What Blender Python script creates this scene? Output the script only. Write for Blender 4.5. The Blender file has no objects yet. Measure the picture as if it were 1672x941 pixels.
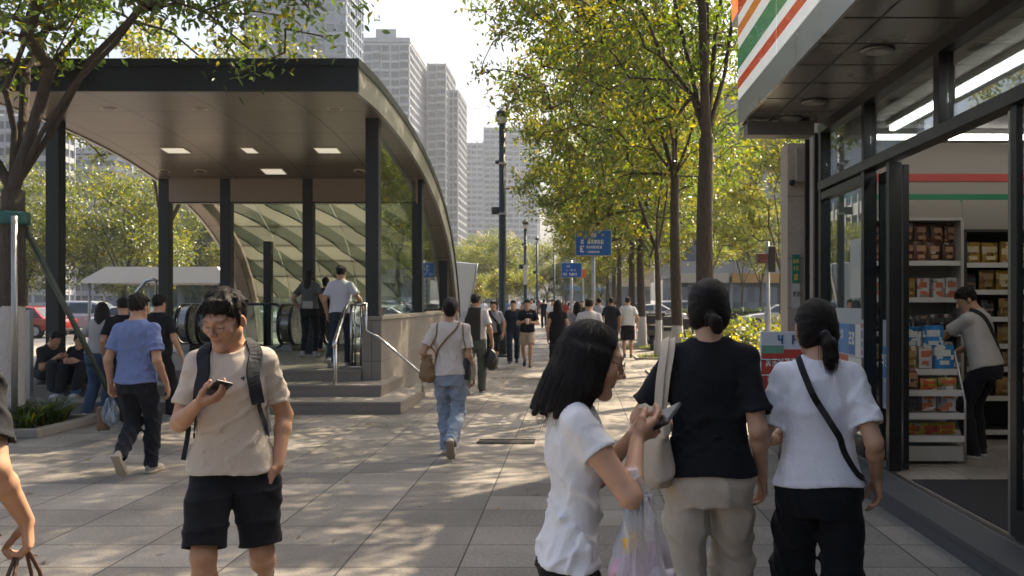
import bpy, bmesh, math, random
import numpy as np
from mathutils import Vector, Matrix
PI = math.pi
R = math.radians
SC = bpy.context.scene
COL = SC.collection
F, CX, CY, EYE = 1500.0, 940.0, 490.0, 1.6      # focal length in photo pixels, vanishing point, eye height

def at(px, py, D):
    """world point seen at photo pixel px,py at distance D along the street"""
    return Vector(((px - CX) * D / F, D, EYE - (py - CY) * D / F))

# ------------------------------------------------------------------ materials
_M = {}
def nodes(name):
    m = bpy.data.materials.new(name); m.use_nodes = True
    nt = m.node_tree; b = nt.nodes['Principled BSDF']
    return m, nt, b
def N(nt, t, **kw):
    n = nt.nodes.new(t)
    for k, v in kw.items(): setattr(n, k, v)
    return n
def L(nt, a, b): nt.links.new(a, b)
def rgba(c): return (c[0], c[1], c[2], 1.0)

def mat(name, col, rough=.6, metal=0.0, var=.12, scale=6.0, bump=.0, bscale=60.0, spec=.5, coat=0, emit=None, estr=0, dirt=0.0):
    if name in _M: return _M[name]
    m, nt, b = nodes(name)
    tc = N(nt, 'ShaderNodeTexCoord')
    no = N(nt, 'ShaderNodeTexNoise'); no.inputs['Scale'].default_value = scale; no.inputs['Detail'].default_value = 5
    L(nt, tc.outputs['Object'], no.inputs['Vector'])
    cr = N(nt, 'ShaderNodeMix', data_type='RGBA')
    cr.inputs[6].default_value = rgba([max(0, c * (1 - var)) for c in col])
    cr.inputs[7].default_value = rgba([min(1, c * (1 + var)) for c in col])
    L(nt, no.outputs['Fac'], cr.inputs[0])
    L(nt, cr.outputs[2], b.inputs['Base Color'])
    mr = N(nt, 'ShaderNodeMapRange'); mr.inputs[3].default_value = max(.02, rough - .08); mr.inputs[4].default_value = min(1, rough + .08)
    L(nt, no.outputs['Fac'], mr.inputs[0]); L(nt, mr.outputs[0], b.inputs['Roughness'])
    b.inputs['Metallic'].default_value = metal
    b.inputs['Specular IOR Level'].default_value = spec
    b.inputs['Coat Weight'].default_value = coat
    if bump:
        n2 = N(nt, 'ShaderNodeTexNoise'); n2.inputs['Scale'].default_value = bscale; n2.inputs['Detail'].default_value = 4
        L(nt, tc.outputs['Object'], n2.inputs['Vector'])
        bp = N(nt, 'ShaderNodeBump'); bp.inputs['Strength'].default_value = bump; bp.inputs['Distance'].default_value = .02
        L(nt, n2.outputs['Fac'], bp.inputs['Height']); L(nt, bp.outputs[0], b.inputs['Normal'])
    if emit:
        b.inputs['Emission Color'].default_value = rgba(emit); b.inputs['Emission Strength'].default_value = estr
    _M[name] = m
    return m

def attr_mat(name, rough=.6, bump=.05, bscale=200, sss=0.0, spec=.4, sheen=0):
    """material whose colour comes from the mesh's own colour attribute (makeup of skin, soles, leaves)"""
    if name in _M: return _M[name]
    m, nt, b = nodes(name)
    at_ = N(nt, 'ShaderNodeAttribute', attribute_name='Col')
    tc = N(nt, 'ShaderNodeTexCoord')
    no = N(nt, 'ShaderNodeTexNoise'); no.inputs['Scale'].default_value = 18; no.inputs['Detail'].default_value = 6
    L(nt, tc.outputs['Object'], no.inputs['Vector'])
    mr = N(nt, 'ShaderNodeMapRange'); mr.inputs[3].default_value = .84; mr.inputs[4].default_value = 1.14
    L(nt, no.outputs['Fac'], mr.inputs[0])
    mx = N(nt, 'ShaderNodeMix', data_type='RGBA', blend_type='MULTIPLY'); mx.inputs[0].default_value = 1
    L(nt, at_.outputs['Color'], mx.inputs[6]); L(nt, mr.outputs[0], mx.inputs[7])
    L(nt, mx.outputs[2], b.inputs['Base Color'])
    b.inputs['Roughness'].default_value = rough; b.inputs['Specular IOR Level'].default_value = spec
    b.inputs['Subsurface Weight'].default_value = sss; b.inputs['Subsurface Radius'].default_value = (.01, .004, .002)
    b.inputs['Subsurface Scale'].default_value = 1.0
    b.inputs['Sheen Weight'].default_value = sheen
    if bump:
        n2 = N(nt, 'ShaderNodeTexNoise'); n2.inputs['Scale'].default_value = bscale; n2.inputs['Detail'].default_value = 3
        L(nt, tc.outputs['Object'], n2.inputs['Vector'])
        bp = N(nt, 'ShaderNodeBump'); bp.inputs['Strength'].default_value = bump; bp.inputs['Distance'].default_value = .005
        L(nt, n2.outputs['Fac'], bp.inputs['Height']); L(nt, bp.outputs[0], b.inputs['Normal'])
    _M[name] = m
    return m

def cloth(name, col, rough=.9, fold=.35, var=.1):
    key = 'cloth ' + name
    if key in _M: return _M[key]
    m, nt, b = nodes(key)
    tc = N(nt, 'ShaderNodeTexCoord')
    no = N(nt, 'ShaderNodeTexNoise'); no.inputs['Scale'].default_value = 7; no.inputs['Detail'].default_value = 7
    L(nt, tc.outputs['Object'], no.inputs['Vector'])
    cr = N(nt, 'ShaderNodeMix', data_type='RGBA')
    cr.inputs[6].default_value = rgba([c * (1 - var) for c in col]); cr.inputs[7].default_value = rgba([min(1, c * (1 + var)) for c in col])
    L(nt, no.outputs['Fac'], cr.inputs[0]); L(nt, cr.outputs[2], b.inputs['Base Color'])
    b.inputs['Roughness'].default_value = rough; b.inputs['Specular IOR Level'].default_value = .25
    b.inputs['Sheen Weight'].default_value = .04; b.inputs['Sheen Roughness'].default_value = .5
    mp = N(nt, 'ShaderNodeMapping'); mp.inputs['Scale'].default_value = (1, 1, .55); mp.inputs['Rotation'].default_value = (.35, .4, 0)
    L(nt, tc.outputs['Object'], mp.inputs['Vector'])
    n2 = N(nt, 'ShaderNodeTexNoise'); n2.inputs['Scale'].default_value = 11; n2.inputs['Detail'].default_value = 3; n2.inputs['Distortion'].default_value = .6
    L(nt, mp.outputs[0], n2.inputs['Vector'])
    n3 = N(nt, 'ShaderNodeTexNoise'); n3.inputs['Scale'].default_value = 420; n3.inputs['Detail'].default_value = 1
    L(nt, tc.outputs['Object'], n3.inputs['Vector'])
    b1 = N(nt, 'ShaderNodeBump'); b1.inputs['Strength'].default_value = fold; b1.inputs['Distance'].default_value = .03
    L(nt, n2.outputs['Fac'], b1.inputs['Height'])
    b2 = N(nt, 'ShaderNodeBump'); b2.inputs['Strength'].default_value = .12; b2.inputs['Distance'].default_value = .003
    L(nt, n3.outputs['Fac'], b2.inputs['Height']); L(nt, b1.outputs[0], b2.inputs['Normal']); L(nt, b2.outputs[0], b.inputs['Normal'])
    _M[key] = m
    return m

def glass(name, tint=(.9, .95, .93), refl=.05, power=4.0, rough=.0, gain=.75):
    if name in _M: return _M[name]
    m = bpy.data.materials.new(name); m.use_nodes = True; nt = m.node_tree; nt.nodes.clear()
    o = N(nt, 'ShaderNodeOutputMaterial'); t = N(nt, 'ShaderNodeBsdfTransparent'); t.inputs[0].default_value = rgba(tint)
    g = N(nt, 'ShaderNodeBsdfGlossy'); g.inputs['Roughness'].default_value = rough; g.inputs['Color'].default_value = (.9, .95, 1, 1)
    lw = N(nt, 'ShaderNodeLayerWeight'); lw.inputs[0].default_value = .5
    p = N(nt, 'ShaderNodeMath', operation='POWER'); p.inputs[1].default_value = power
    L(nt, lw.outputs['Facing'], p.inputs[0])
    ma = N(nt, 'ShaderNodeMath', operation='MULTIPLY_ADD'); ma.inputs[1].default_value = gain; ma.inputs[2].default_value = refl
    L(nt, p.outputs[0], ma.inputs[0])
    mx = N(nt, 'ShaderNodeMixShader'); L(nt, ma.outputs[0], mx.inputs[0]); L(nt, t.outputs[0], mx.inputs[1]); L(nt, g.outputs[0], mx.inputs[2])
    L(nt, mx.outputs[0], o.inputs[0])
    _M[name] = m
    return m

# ------------------------------------------------------------------ objects
def mesh_np(name, V, Fq, col=None, smooth=True, extra=None, fmat=None):
    """mesh from numpy verts and an int array of quads or tris"""
    V = np.asarray(V, np.float32); Fq = np.asarray(Fq, np.int32)
    me = bpy.data.meshes.new(name)
    n, k = Fq.shape if len(Fq) else (0, 4)
    me.vertices.add(len(V)); me.vertices.foreach_set('co', V.ravel())
    me.loops.add(n * k); me.loops.foreach_set('vertex_index', Fq.ravel())
    me.polygons.add(n); me.polygons.foreach_set('loop_start', np.arange(0, n * k, k, dtype=np.int32))
    me.polygons.foreach_set('use_smooth', np.full(n, smooth, bool))
    if fmat is not None: me.polygons.foreach_set('material_index', np.asarray(fmat, np.int32))
    if col is not None:
        a = me.color_attributes.new('Col', 'FLOAT_COLOR', 'POINT')
        c = np.ones((len(V), 4), np.float32); c[:, :3] = col
        a.data.foreach_set('color', c.ravel())
    for k_, v_ in (extra or {}).items():
        a = me.attributes.new(k_, 'FLOAT_VECTOR', 'POINT'); a.data.foreach_set('vector', np.asarray(v_, np.float32).ravel())
    me.update(calc_edges=True)
    return me

def link(name, me, m=None, parent=None, loc=None, rz=0.0):
    o = bpy.data.objects.new(name, me); COL.objects.link(o)
    if m is not None:
        for x in (m if isinstance(m, (list, tuple)) else [m]): me.materials.append(x)
    if parent is not None: o.parent = parent
    if loc is not None: o.location = loc
    if rz: o.rotation_euler = (0, 0, rz)
    return o

def tag(o, label=None, cat=None, group=None, kind=None):
    if label: o['label'] = label
    if cat: o['category'] = cat
    if group: o['group'] = group
    if kind: o['kind'] = kind
    return o

def empty(name, label, cat, loc=(0, 0, 0), rz=0.0, group=None):
    o = bpy.data.objects.new(name, None); COL.objects.link(o)
    o.location = loc; o.rotation_euler = (0, 0, rz); o.empty_display_size = .2
    return tag(o, label, cat, group)

def dup(root, loc, rz=0.0, label=None, group=None, scale=None):
    r = root.copy(); COL.objects.link(r); r.location = loc; r.rotation_euler = (0, 0, rz)
    if scale: r.scale = (scale,) * 3
    if label: r['label'] = label
    if group: r['group'] = group
    for ch in list(root.children):
        c = ch.copy(); COL.objects.link(c); c.parent = r
        for g in list(ch.children):
            d = g.copy(); COL.objects.link(d); d.parent = c
    return r

class MB:
    """collects shapes into one mesh"""
    def __init__(s): s.bm = bmesh.new(); s.smooth = False
    def box(s, x0, x1, y0, y1, z0, z1, bev=0.0, rot=None):
        vs = [s.bm.verts.new((x, y, z)) for x in (x0, x1) for y in (y0, y1) for z in (z0, z1)]
        q = [(0, 1, 3, 2), (4, 6, 7, 5), (0, 4, 5, 1), (2, 3, 7, 6), (0, 2, 6, 4), (1, 5, 7, 3)]
        fs = [s.bm.faces.new([vs[i] for i in f]) for f in q]
        if bev:
            es = list({e for f in fs for e in f.edges})
            bmesh.ops.bevel(s.bm, geom=es, offset=bev, segments=2, affect='EDGES', profile=.6)
        return s
    def obox(s, c, ax, ay, az, hx, hy, hz, bev=0):
        """oriented box by centre, axes and half sizes"""
        c, ax, ay, az = map(Vector, (c, ax, ay, az))
        vs = [s.bm.verts.new(c + ax * hx * i + ay * hy * j + az * hz * k) for i in (-1, 1) for j in (-1, 1) for k in (-1, 1)]
        q = [(0, 1, 3, 2), (4, 6, 7, 5), (0, 4, 5, 1), (2, 3, 7, 6), (0, 2, 6, 4), (1, 5, 7, 3)]
        fs = [s.bm.faces.new([vs[i] for i in f]) for f in q]
        if bev:
            es = list({e for f in fs for e in f.edges})
            bmesh.ops.bevel(s.bm, geom=es, offset=bev, segments=2, affect='EDGES', profile=.6)
        return s
    def bar(s, a, b, w, h=None, bev=0):
        a, b = Vector(a), Vector(b); d = (b - a); l = d.length; d.normalize()
        up = Vector((0, 0, 1)) if abs(d.z) < .95 else Vector((0, 1, 0))
        x = d.cross(up).normalized(); y = x.cross(d).normalized()
        return s.obox((a + b) / 2, d, x, y, l / 2, w / 2, (h or w) / 2, bev)
    def tube(s, pts, rad, n=10, cap=True):
        pts = [Vector(p) for p in pts]; rs = rad if isinstance(rad, (list, tuple)) else [rad] * len(pts)
        prev = None; rings = []
        for i, p in enumerate(pts):
            d = (pts[min(i + 1, len(pts) - 1)] - pts[max(i - 1, 0)]).normalized()
            if prev is None:
                u = d.cross(Vector((0, 0, 1)) if abs(d.z) < .9 else Vector((1, 0, 0))).normalized()
            else:
                u = (prev - d * prev.dot(d)).normalized()
            prev = u; v = d.cross(u)
            rings.append([s.bm.verts.new(p + (u * math.cos(2 * PI * k / n) + v * math.sin(2 * PI * k / n)) * rs[i]) for k in range(n)])
        for a, b in zip(rings, rings[1:]):
            for k in range(n):
                f = s.bm.faces.new((a[k], a[(k + 1) % n], b[(k + 1) % n], b[k])); f.smooth = True
        if cap:
            s.bm.faces.new(rings[0][::-1]); s.bm.faces.new(rings[-1])
        return s
    def lathe(s, prof, c=(0, 0, 0), n=20):
        """profile [(r,z)] turned about z"""
        c = Vector(c); rings = [[s.bm.verts.new(c + Vector((max(r, 1e-4) * math.cos(2 * PI * k / n), max(r, 1e-4) * math.sin(2 * PI * k / n), z))) for k in range(n)] for r, z in prof]
        for a, b in zip(rings, rings[1:]):
            for k in range(n):
                f = s.bm.faces.new((a[k], a[(k + 1) % n], b[(k + 1) % n], b[k])); f.smooth = True
        s.bm.faces.new(rings[0][::-1]); s.bm.faces.new(rings[-1])
        return s
    def prism(s, poly, axis, a0, a1):
        """polygon (2d) extruded along axis: 'x' -> (y,z), 'y' -> (x,z), 'z' -> (x,y)"""
        def P(p, a): return {'x': (a, p[0], p[1]), 'y': (p[0], a, p[1]), 'z': (p[0], p[1], a)}[axis]
        A = [s.bm.verts.new(P(p, a0)) for p in poly]; B = [s.bm.verts.new(P(p, a1)) for p in poly]
        n = len(poly)
        s.bm.faces.new(A[::-1]); s.bm.faces.new(B)
        for k in range(n): s.bm.faces.new((A[k], A[(k + 1) % n], B[(k + 1) % n], B[k]))
        return s
    def quad(s, *p):
        s.bm.faces.new([s.bm.verts.new(q) for q in p]); return s
    def build(s, name, m, parent=None, loc=None, rz=0.0, bevel=0.0):
        bmesh.ops.recalc_face_normals(s.bm, faces=s.bm.faces)
        me = bpy.data.meshes.new(name); s.bm.to_mesh(me); s.bm.free()
        o = link(name, me, m, parent, loc, rz)
        if bevel:
            md = o.modifiers.new('bevel', 'BEVEL'); md.width = bevel; md.segments = 2; md.limit_method = 'ANGLE'; md.angle_limit = R(40)
        return o

def ribbon(pts, nrm, width, thick):
    """flat band through pts; nrm = outward normals"""
    mb = MB(); rows = []
    for i, p in enumerate(pts):
        p = Vector(p); d = (Vector(pts[min(i + 1, len(pts) - 1)]) - Vector(pts[max(i - 1, 0)])).normalized()
        n = Vector(nrm[i]); n = (n - d * n.dot(d)).normalized(); u = d.cross(n)
        rows.append([mb.bm.verts.new(p + u * width / 2 * a + n * thick * b) for a, b in ((-1, 0), (-1, 1), (1, 1), (1, 0))])
    for a, b in zip(rows, rows[1:]):
        for k in range(4):
            f = mb.bm.faces.new((a[k], a[(k + 1) % 4], b[(k + 1) % 4], b[k]))
    mb.bm.faces.new(rows[0][::-1]); mb.bm.faces.new(rows[-1])
    return mb
# ------------------------------------------------------------------ signed distance modelling (people, bags, cloth)
def V3(*a): return np.array(a[0] if len(a) == 1 else a, float)
def unit(v): v = V3(v); return v / (np.linalg.norm(v) + 1e-12)
def Rx(a): c, s = math.cos(a), math.sin(a); return np.array([[1, 0, 0], [0, c, -s], [0, s, c]])
def Ry(a): c, s = math.cos(a), math.sin(a); return np.array([[c, 0, s], [0, 1, 0], [-s, 0, c]])
def Rz(a): c, s = math.cos(a), math.sin(a); return np.array([[c, -s, 0], [s, c, 0], [0, 0, 1]])

class Grid:
    def __init__(s, lo, hi, h):
        s.h = h; s.lo = V3(lo); s.n = np.ceil((V3(hi) - s.lo) / h).astype(int) + 1
        s.f = np.full(s.n, 10.0, np.float32)
        s.ax = [(s.lo[i] + h * np.arange(s.n[i])).astype(np.float32) for i in range(3)]
    def sub(s, lo, hi):
        i0 = np.clip(np.floor((V3(lo) - s.lo) / s.h).astype(int), 0, s.n); i1 = np.clip(np.ceil((V3(hi) - s.lo) / s.h).astype(int) + 1, 0, s.n)
        sl = tuple(slice(a, b) for a, b in zip(i0, i1))
        X = s.ax[0][sl[0]][:, None, None]; Y = s.ax[1][sl[1]][None, :, None]; Z = s.ax[2][sl[2]][None, None, :]
        return sl, X, Y, Z
    def _comb(s, sl, d, k, op):
        if d.size == 0: return
        a = s.f[sl]
        if op == 'sub': d = -d
        if k > 0:
            h = np.maximum(k - np.abs(a - d), 0) / k
            e = h * h * k * .25
            s.f[sl] = (np.minimum(a, d) - e) if op == 'add' else (np.maximum(a, d) + e)
        else:
            s.f[sl] = np.minimum(a, d) if op == 'add' else np.maximum(a, d)
    def cone(s, a, b, ra, rb, k=.0, op='add', m=.05):
        a, b = V3(a), V3(b); r = max(ra, rb) + m + k
        sl, X, Y, Z = s.sub(np.minimum(a, b) - r, np.maximum(a, b) + r)
        ba = b - a; L2 = ba.dot(ba) + 1e-12
        px, py, pz = X - a[0], Y - a[1], Z - a[2]
        t = np.clip((px * ba[0] + py * ba[1] + pz * ba[2]) / L2, 0, 1)
        d = np.sqrt((px - t * ba[0]) ** 2 + (py - t * ba[1]) ** 2 + (pz - t * ba[2]) ** 2) - (ra + (rb - ra) * t)
        s._comb(sl, d.astype(np.float32), k, op)
    def chain(s, pts, rs, k=.01, op='add', m=.05):
        for i in range(len(pts) - 1): s.cone(pts[i], pts[i + 1], rs[i], rs[i + 1], k, op, m)
    def ell(s, c, r, rot=None, k=.0, op='add', m=.05):
        c, r = V3(c), V3(r); R_ = np.eye(3) if rot is None else rot
        e = np.abs(R_) @ r + m + k
        sl, X, Y, Z = s.sub(c - e, c + e)
        px, py, pz = X - c[0], Y - c[1], Z - c[2]
        q = [(R_[0, i] * px + R_[1, i] * py + R_[2, i] * pz) / r[i] for i in range(3)]
        k0 = np.sqrt(q[0] ** 2 + q[1] ** 2 + q[2] ** 2); k1 = np.sqrt((q[0] / r[0]) ** 2 + (q[1] / r[1]) ** 2 + (q[2] / r[2]) ** 2) + 1e-9
        s._comb(sl, (k0 * (k0 - 1) / k1).astype(np.float32), k, op)
    def box(s, c, hs, rot=None, rad=.0, k=.0, op='add', m=.05):
        c, hs = V3(c), V3(hs); R_ = np.eye(3) if rot is None else rot
        e = np.abs(R_) @ hs + m + k
        sl, X, Y, Z = s.sub(c - e, c + e)
        px, py, pz = X - c[0], Y - c[1], Z - c[2]
        q = [np.abs(R_[0, i] * px + R_[1, i] * py + R_[2, i] * pz) - (hs[i] - rad) for i in range(3)]
        d = np.sqrt(sum(np.maximum(x, 0) ** 2 for x in q)) + np.minimum(np.maximum(np.maximum(q[0], q[1]), q[2]), 0) - rad
        s._comb(sl, d.astype(np.float32), k, op)
    def loft(s, o, rot, st, p=2.3, k=.0, op='add', m=.06, z0=None, z1=None):
        """st rows: z, rx, ry, cx, cy in the frame (o, rot)"""
        o = V3(o); st = np.array(st, float); zs = st[:, 0]
        C = np.array([o + rot @ V3(r[3] + a * r[1], r[4] + b * r[2], r[0]) for r in st for a in (-1, 1) for b in (-1, 1)])
        sl, X, Y, Z = s.sub(C.min(0) - m - k, C.max(0) + m + k)
        px, py, pz = X - o[0], Y - o[1], Z - o[2]
        x = rot[0, 0] * px + rot[1, 0] * py + rot[2, 0] * pz
        y = rot[0, 1] * px + rot[1, 1] * py + rot[2, 1] * pz
        z = rot[0, 2] * px + rot[1, 2] * py + rot[2, 2] * pz
        zz = np.linspace(zs[0], zs[-1], 200)
        def sm(c):
            v = np.interp(zz, zs, c); w = np.ones(13) / 13; vp = np.pad(v, 6, mode='edge'); return np.convolve(vp, w, 'valid')
        g = lambda c: np.interp(z, zz, sm(c)).astype(np.float32)
        rx, ry, cx, cy = g(st[:, 1]), g(st[:, 2]), g(st[:, 3]), g(st[:, 4])
        q = (np.abs((x - cx) / rx) ** p + np.abs((y - cy) / ry) ** p) ** (1 / p)
        d = (q - 1) * np.minimum(rx, ry)
        d = np.maximum(d, np.maximum(z - (zs[-1] if z1 is None else z1), (zs[0] if z0 is None else z0) - z))
        s._comb(sl, d.astype(np.float32), k, op)
    def plane(s, pt, n, op='cut', lo=None, hi=None):
        """remove everything on the n side of the plane"""
        pt, n = V3(pt), unit(n)
        sl, X, Y, Z = s.sub(s.lo if lo is None else lo, (s.lo + s.n * s.h) if hi is None else hi)
        d = ((X - pt[0]) * n[0] + (Y - pt[1]) * n[1] + (Z - pt[2]) * n[2]).astype(np.float32)
        s.f[sl] = np.maximum(s.f[sl], d)
    def displace(s, fn, band=.035):
        I = np.nonzero(np.abs(s.f) < band)
        x, y, z = s.ax[0][I[0]], s.ax[1][I[1]], s.ax[2][I[2]]
        s.f[I] -= fn(x, y, z).astype(np.float32)
    def sample(s, p):
        q = (V3(p) - s.lo) / s.h; q = np.clip(q, 0, s.n - 1.001); i = q.astype(int); t = q - i; v = 0
        for a in (0, 1):
            for b in (0, 1):
                for c in (0, 1):
                    v += s.f[i[0] + a, i[1] + b, i[2] + c] * (t[0] if a else 1 - t[0]) * (t[1] if b else 1 - t[1]) * (t[2] if c else 1 - t[2])
        return float(v)
    def grad(s, p):
        e = s.h * 1.5; p = V3(p)
        return unit([s.sample(p + e * np.eye(3)[i]) - s.sample(p - e * np.eye(3)[i]) for i in range(3)])
    def proj(s, p, off=.004):
        p = V3(p)
        for _ in range(14):
            g = s.grad(p); p = p - g * (s.sample(p) - off) * .8
        return p, s.grad(p)
    def mesh(s, smooth=1):
        f = s.f; sg = f < 0; n = s.n
        c = np.zeros(n - 1, np.int8)
        for a in (0, 1):
            for b in (0, 1):
                for d in (0, 1): c += sg[a:n[0] - 1 + a, b:n[1] - 1 + b, d:n[2] - 1 + d]
        I = np.argwhere((c > 0) & (c < 8))
        if len(I) == 0: return np.zeros((0, 3)), np.zeros((0, 4), int)
        idx = np.full(n - 1, -1, np.int32); idx[tuple(I.T)] = np.arange(len(I))
        cor = [(a, b, d) for a in (0, 1) for b in (0, 1) for d in (0, 1)]
        val = {k: f[I[:, 0] + k[0], I[:, 1] + k[1], I[:, 2] + k[2]] for k in cor}
        acc = np.zeros((len(I), 3)); cnt = np.zeros(len(I))
        for k in cor:
            for ax in range(3):
                if k[ax] == 0:
                    k2 = list(k); k2[ax] = 1; k2 = tuple(k2)
                    va, vb = val[k], val[k2]; m = (va < 0) != (vb < 0)
                    t = np.where(m, va / np.where(m, va - vb, 1), 0)
                    p = np.tile(np.array(k, float), (len(I), 1)); p[:, ax] = t
                    acc[m] += p[m]; cnt[m] += 1
        Vv = s.lo + (I + acc / cnt[:, None]) * s.h
        Q = []
        for ax in range(3):
            b, d = [(1, 2), (2, 0), (0, 1)][ax]
            sa = [slice(None)] * 3; sb = [slice(None)] * 3; sa[ax] = slice(0, -1); sb[ax] = slice(1, None)
            A, B = sg[tuple(sa)], sg[tuple(sb)]
            E = np.argwhere(A != B); E = E[(E[:, b] > 0) & (E[:, d] > 0) & (E[:, b] < n[b] - 1) & (E[:, d] < n[d] - 1)]
            if len(E) == 0: continue
            fl = A[tuple(E.T)]
            def at_(ob, od):
                e = E.copy(); e[:, b] -= ob; e[:, d] -= od; return idx[tuple(e.T)]
            q = np.stack([at_(1, 1), at_(0, 1), at_(0, 0), at_(1, 0)], 1)
            q[~fl] = q[~fl][:, ::-1]
            Q.append(q)
        Q = np.concatenate(Q)
        for _ in range(smooth):
            e = np.concatenate([Q[:, [0, 1]], Q[:, [1, 2]], Q[:, [2, 3]], Q[:, [3, 0]]])
            acc = np.zeros_like(Vv); cn = np.bincount(e[:, 0], minlength=len(Vv)) + np.bincount(e[:, 1], minlength=len(Vv))
            for i in range(3):
                acc[:, i] = np.bincount(e[:, 0], Vv[e[:, 1], i], len(Vv)) + np.bincount(e[:, 1], Vv[e[:, 0], i], len(Vv))
            Vv = Vv * .5 + .5 * acc / np.maximum(cn, 1)[:, None]
        return Vv, Q

def folds(seed, wl=.09, amp=.006, tilt=.5, n=5):
    """random cloth folds: narrow ridges running mostly downwards, gathered in patches"""
    rg = np.random.RandomState(seed)
    P = []
    for i in range(n):
        a = rg.uniform(0, 2 * PI); d = np.array([math.cos(a), math.sin(a), rg.normal(0, tilt)]); d /= np.linalg.norm(d)
        P.append((d * 2 * PI / (wl * rg.uniform(.7, 1.7)), rg.uniform(0, 7), rg.normal(0, 5, 3), rg.uniform(0, 7), rg.normal(0, 9, 3), rg.uniform(0, 7), rg.normal(0, 4, 3), rg.uniform(0, 7)))
    def fn(x, y, z):
        t = np.zeros_like(x)
        for d, p0, w1, p1, w2, p2, w3, p3 in P:
            ph = d[0] * x + d[1] * y + d[2] * z + p0 + 1.6 * np.sin(w1[0] * x + w1[1] * y + w1[2] * z + p1) + .9 * np.sin(w2[0] * x + w2[1] * y + w2[2] * z + p2)
            mk = np.clip(.5 + .9 * np.sin(w3[0] * x + w3[1] * y + w3[2] * z + p3), 0, 1)
            t += mk * (1 - np.abs(np.sin(ph * .5))) ** 1.6
        return amp * (t - .55 * n / 2.4)
    return fn

def ik(a, t, l1, l2, pole):
    a, t, pole = V3(a), V3(t), V3(pole); d = t - a; D = np.linalg.norm(d); u = d / D
    D = min(D, (l1 + l2) * .999); x = (l1 * l1 - l2 * l2 + D * D) / (2 * D); h = math.sqrt(max(l1 * l1 - x * x, 1e-8))
    w = unit(pole - u * pole.dot(u))
    return a + u * x + w * h, a + u * D
# ------------------------------------------------------------------ people
SKIN = (.47, .265, .165); HAIRC = (.011, .0085, .0075)
STAT = {  # z above pelvis centre, half width, half depth, cx, cy
 'm': [(-.14, .140, .095, 0, 0), (0, .160, .108, 0, 0), (.10, .146, .100, 0, .004), (.20, .143, .10, 0, .006), (.32, .163, .115, 0, .004), (.41, .160, .108, 0, -.006), (.47, .125, .085, 0, -.014), (.51, .07, .06, 0, -.02)],
 'f': [(-.14, .150, .100, 0, 0), (0, .168, .112, 0, -.004), (.10, .138, .095, 0, .004), (.18, .124, .09, 0, .006), (.31, .146, .118, 0, .010), (.40, .145, .10, 0, -.002), (.46, .115, .08, 0, -.012), (.50, .06, .055, 0, -.018)]}

class Ctx: pass
def cuff(g, pt, d, half, wall, depth):
    """cut a sleeve or trouser leg square at pt and hollow its mouth"""
    half = V3(half) if np.ndim(half) else V3(half, half, half)
    sl, X, Y, Z = g.sub(V3(pt) - half, V3(pt) + half)
    S = g.f[sl]; dp = ((X - pt[0]) * d[0] + (Y - pt[1]) * d[1] + (Z - pt[2]) * d[2])
    g.f[sl] = np.maximum(np.maximum(S, dp), -np.maximum(S + wall, -(dp + depth))).astype(np.float32)

def hand(g, W, d, n, side, curl=(.5, .6, .65, .7), thumb=(.5, .25), sc=1.0, k=.006, spread=.03, lite=False):
    """palm, four jointed fingers and a thumb; d = finger direction, n = palm normal"""
    W, d = V3(W), unit(d); n = V3(n); n = unit(n - d * n.dot(d)); u = side * np.cross(d, n)
    off = [.031, .0105, -.0100, -.0295]
    kn = [W + (d * (.090 - .006 * abs(i - 1.2)) + u * off[i]) * sc for i in range(4)]
    for i in range(4):
        g.cone(W + (d * .012 + u * off[i] * .45) * sc, kn[i], .0165 * sc, .0125 * sc, .012 * sc)
    g.ell(W + (d * .045 + u * .018 + n * .008) * sc, V3(.028, .02, .014) * sc, np.stack([d, u, n], 1), .012 * sc)
    ln = [(.042, .025, .021), (.046, .029, .022), (.043, .027, .022), (.034, .020, .019)]
    tips = []
    for i in range(4):
        p = kn[i]; a = 0; pts = [p]; c = curl[i]
        for j, l in enumerate(ln[i]):
            a += c * (.75, 1.0, .7)[j]
            dd = d * math.cos(a) + n * math.sin(a) + u * (spread * (1.2 - i))
            p = p + unit(dd) * l * sc; pts.append(p)
        g.chain(pts, [.0102 * sc, .0092 * sc, .0084 * sc, .0066 * sc], .004 if not lite else .008)
        tips.append(p)
    b = W + (d * .022 + u * .026 + n * .006) * sc
    t1 = b + unit(d * .75 + u * (.75 - thumb[1]) + n * thumb[0]) * .044 * sc
    t2 = t1 + unit(d * .95 + u * (.35 - thumb[1]) + n * thumb[0] * 1.1) * .033 * sc
    t3 = t2 + unit(d * 1.0 + u * (.1 - thumb[1]) + n * thumb[0] * 1.3) * .026 * sc
    g.chain([b, t1, t2, t3], [.0175 * sc, .0125 * sc, .0108 * sc, .008 * sc], .008 * sc)
    return tips, t3

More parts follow.
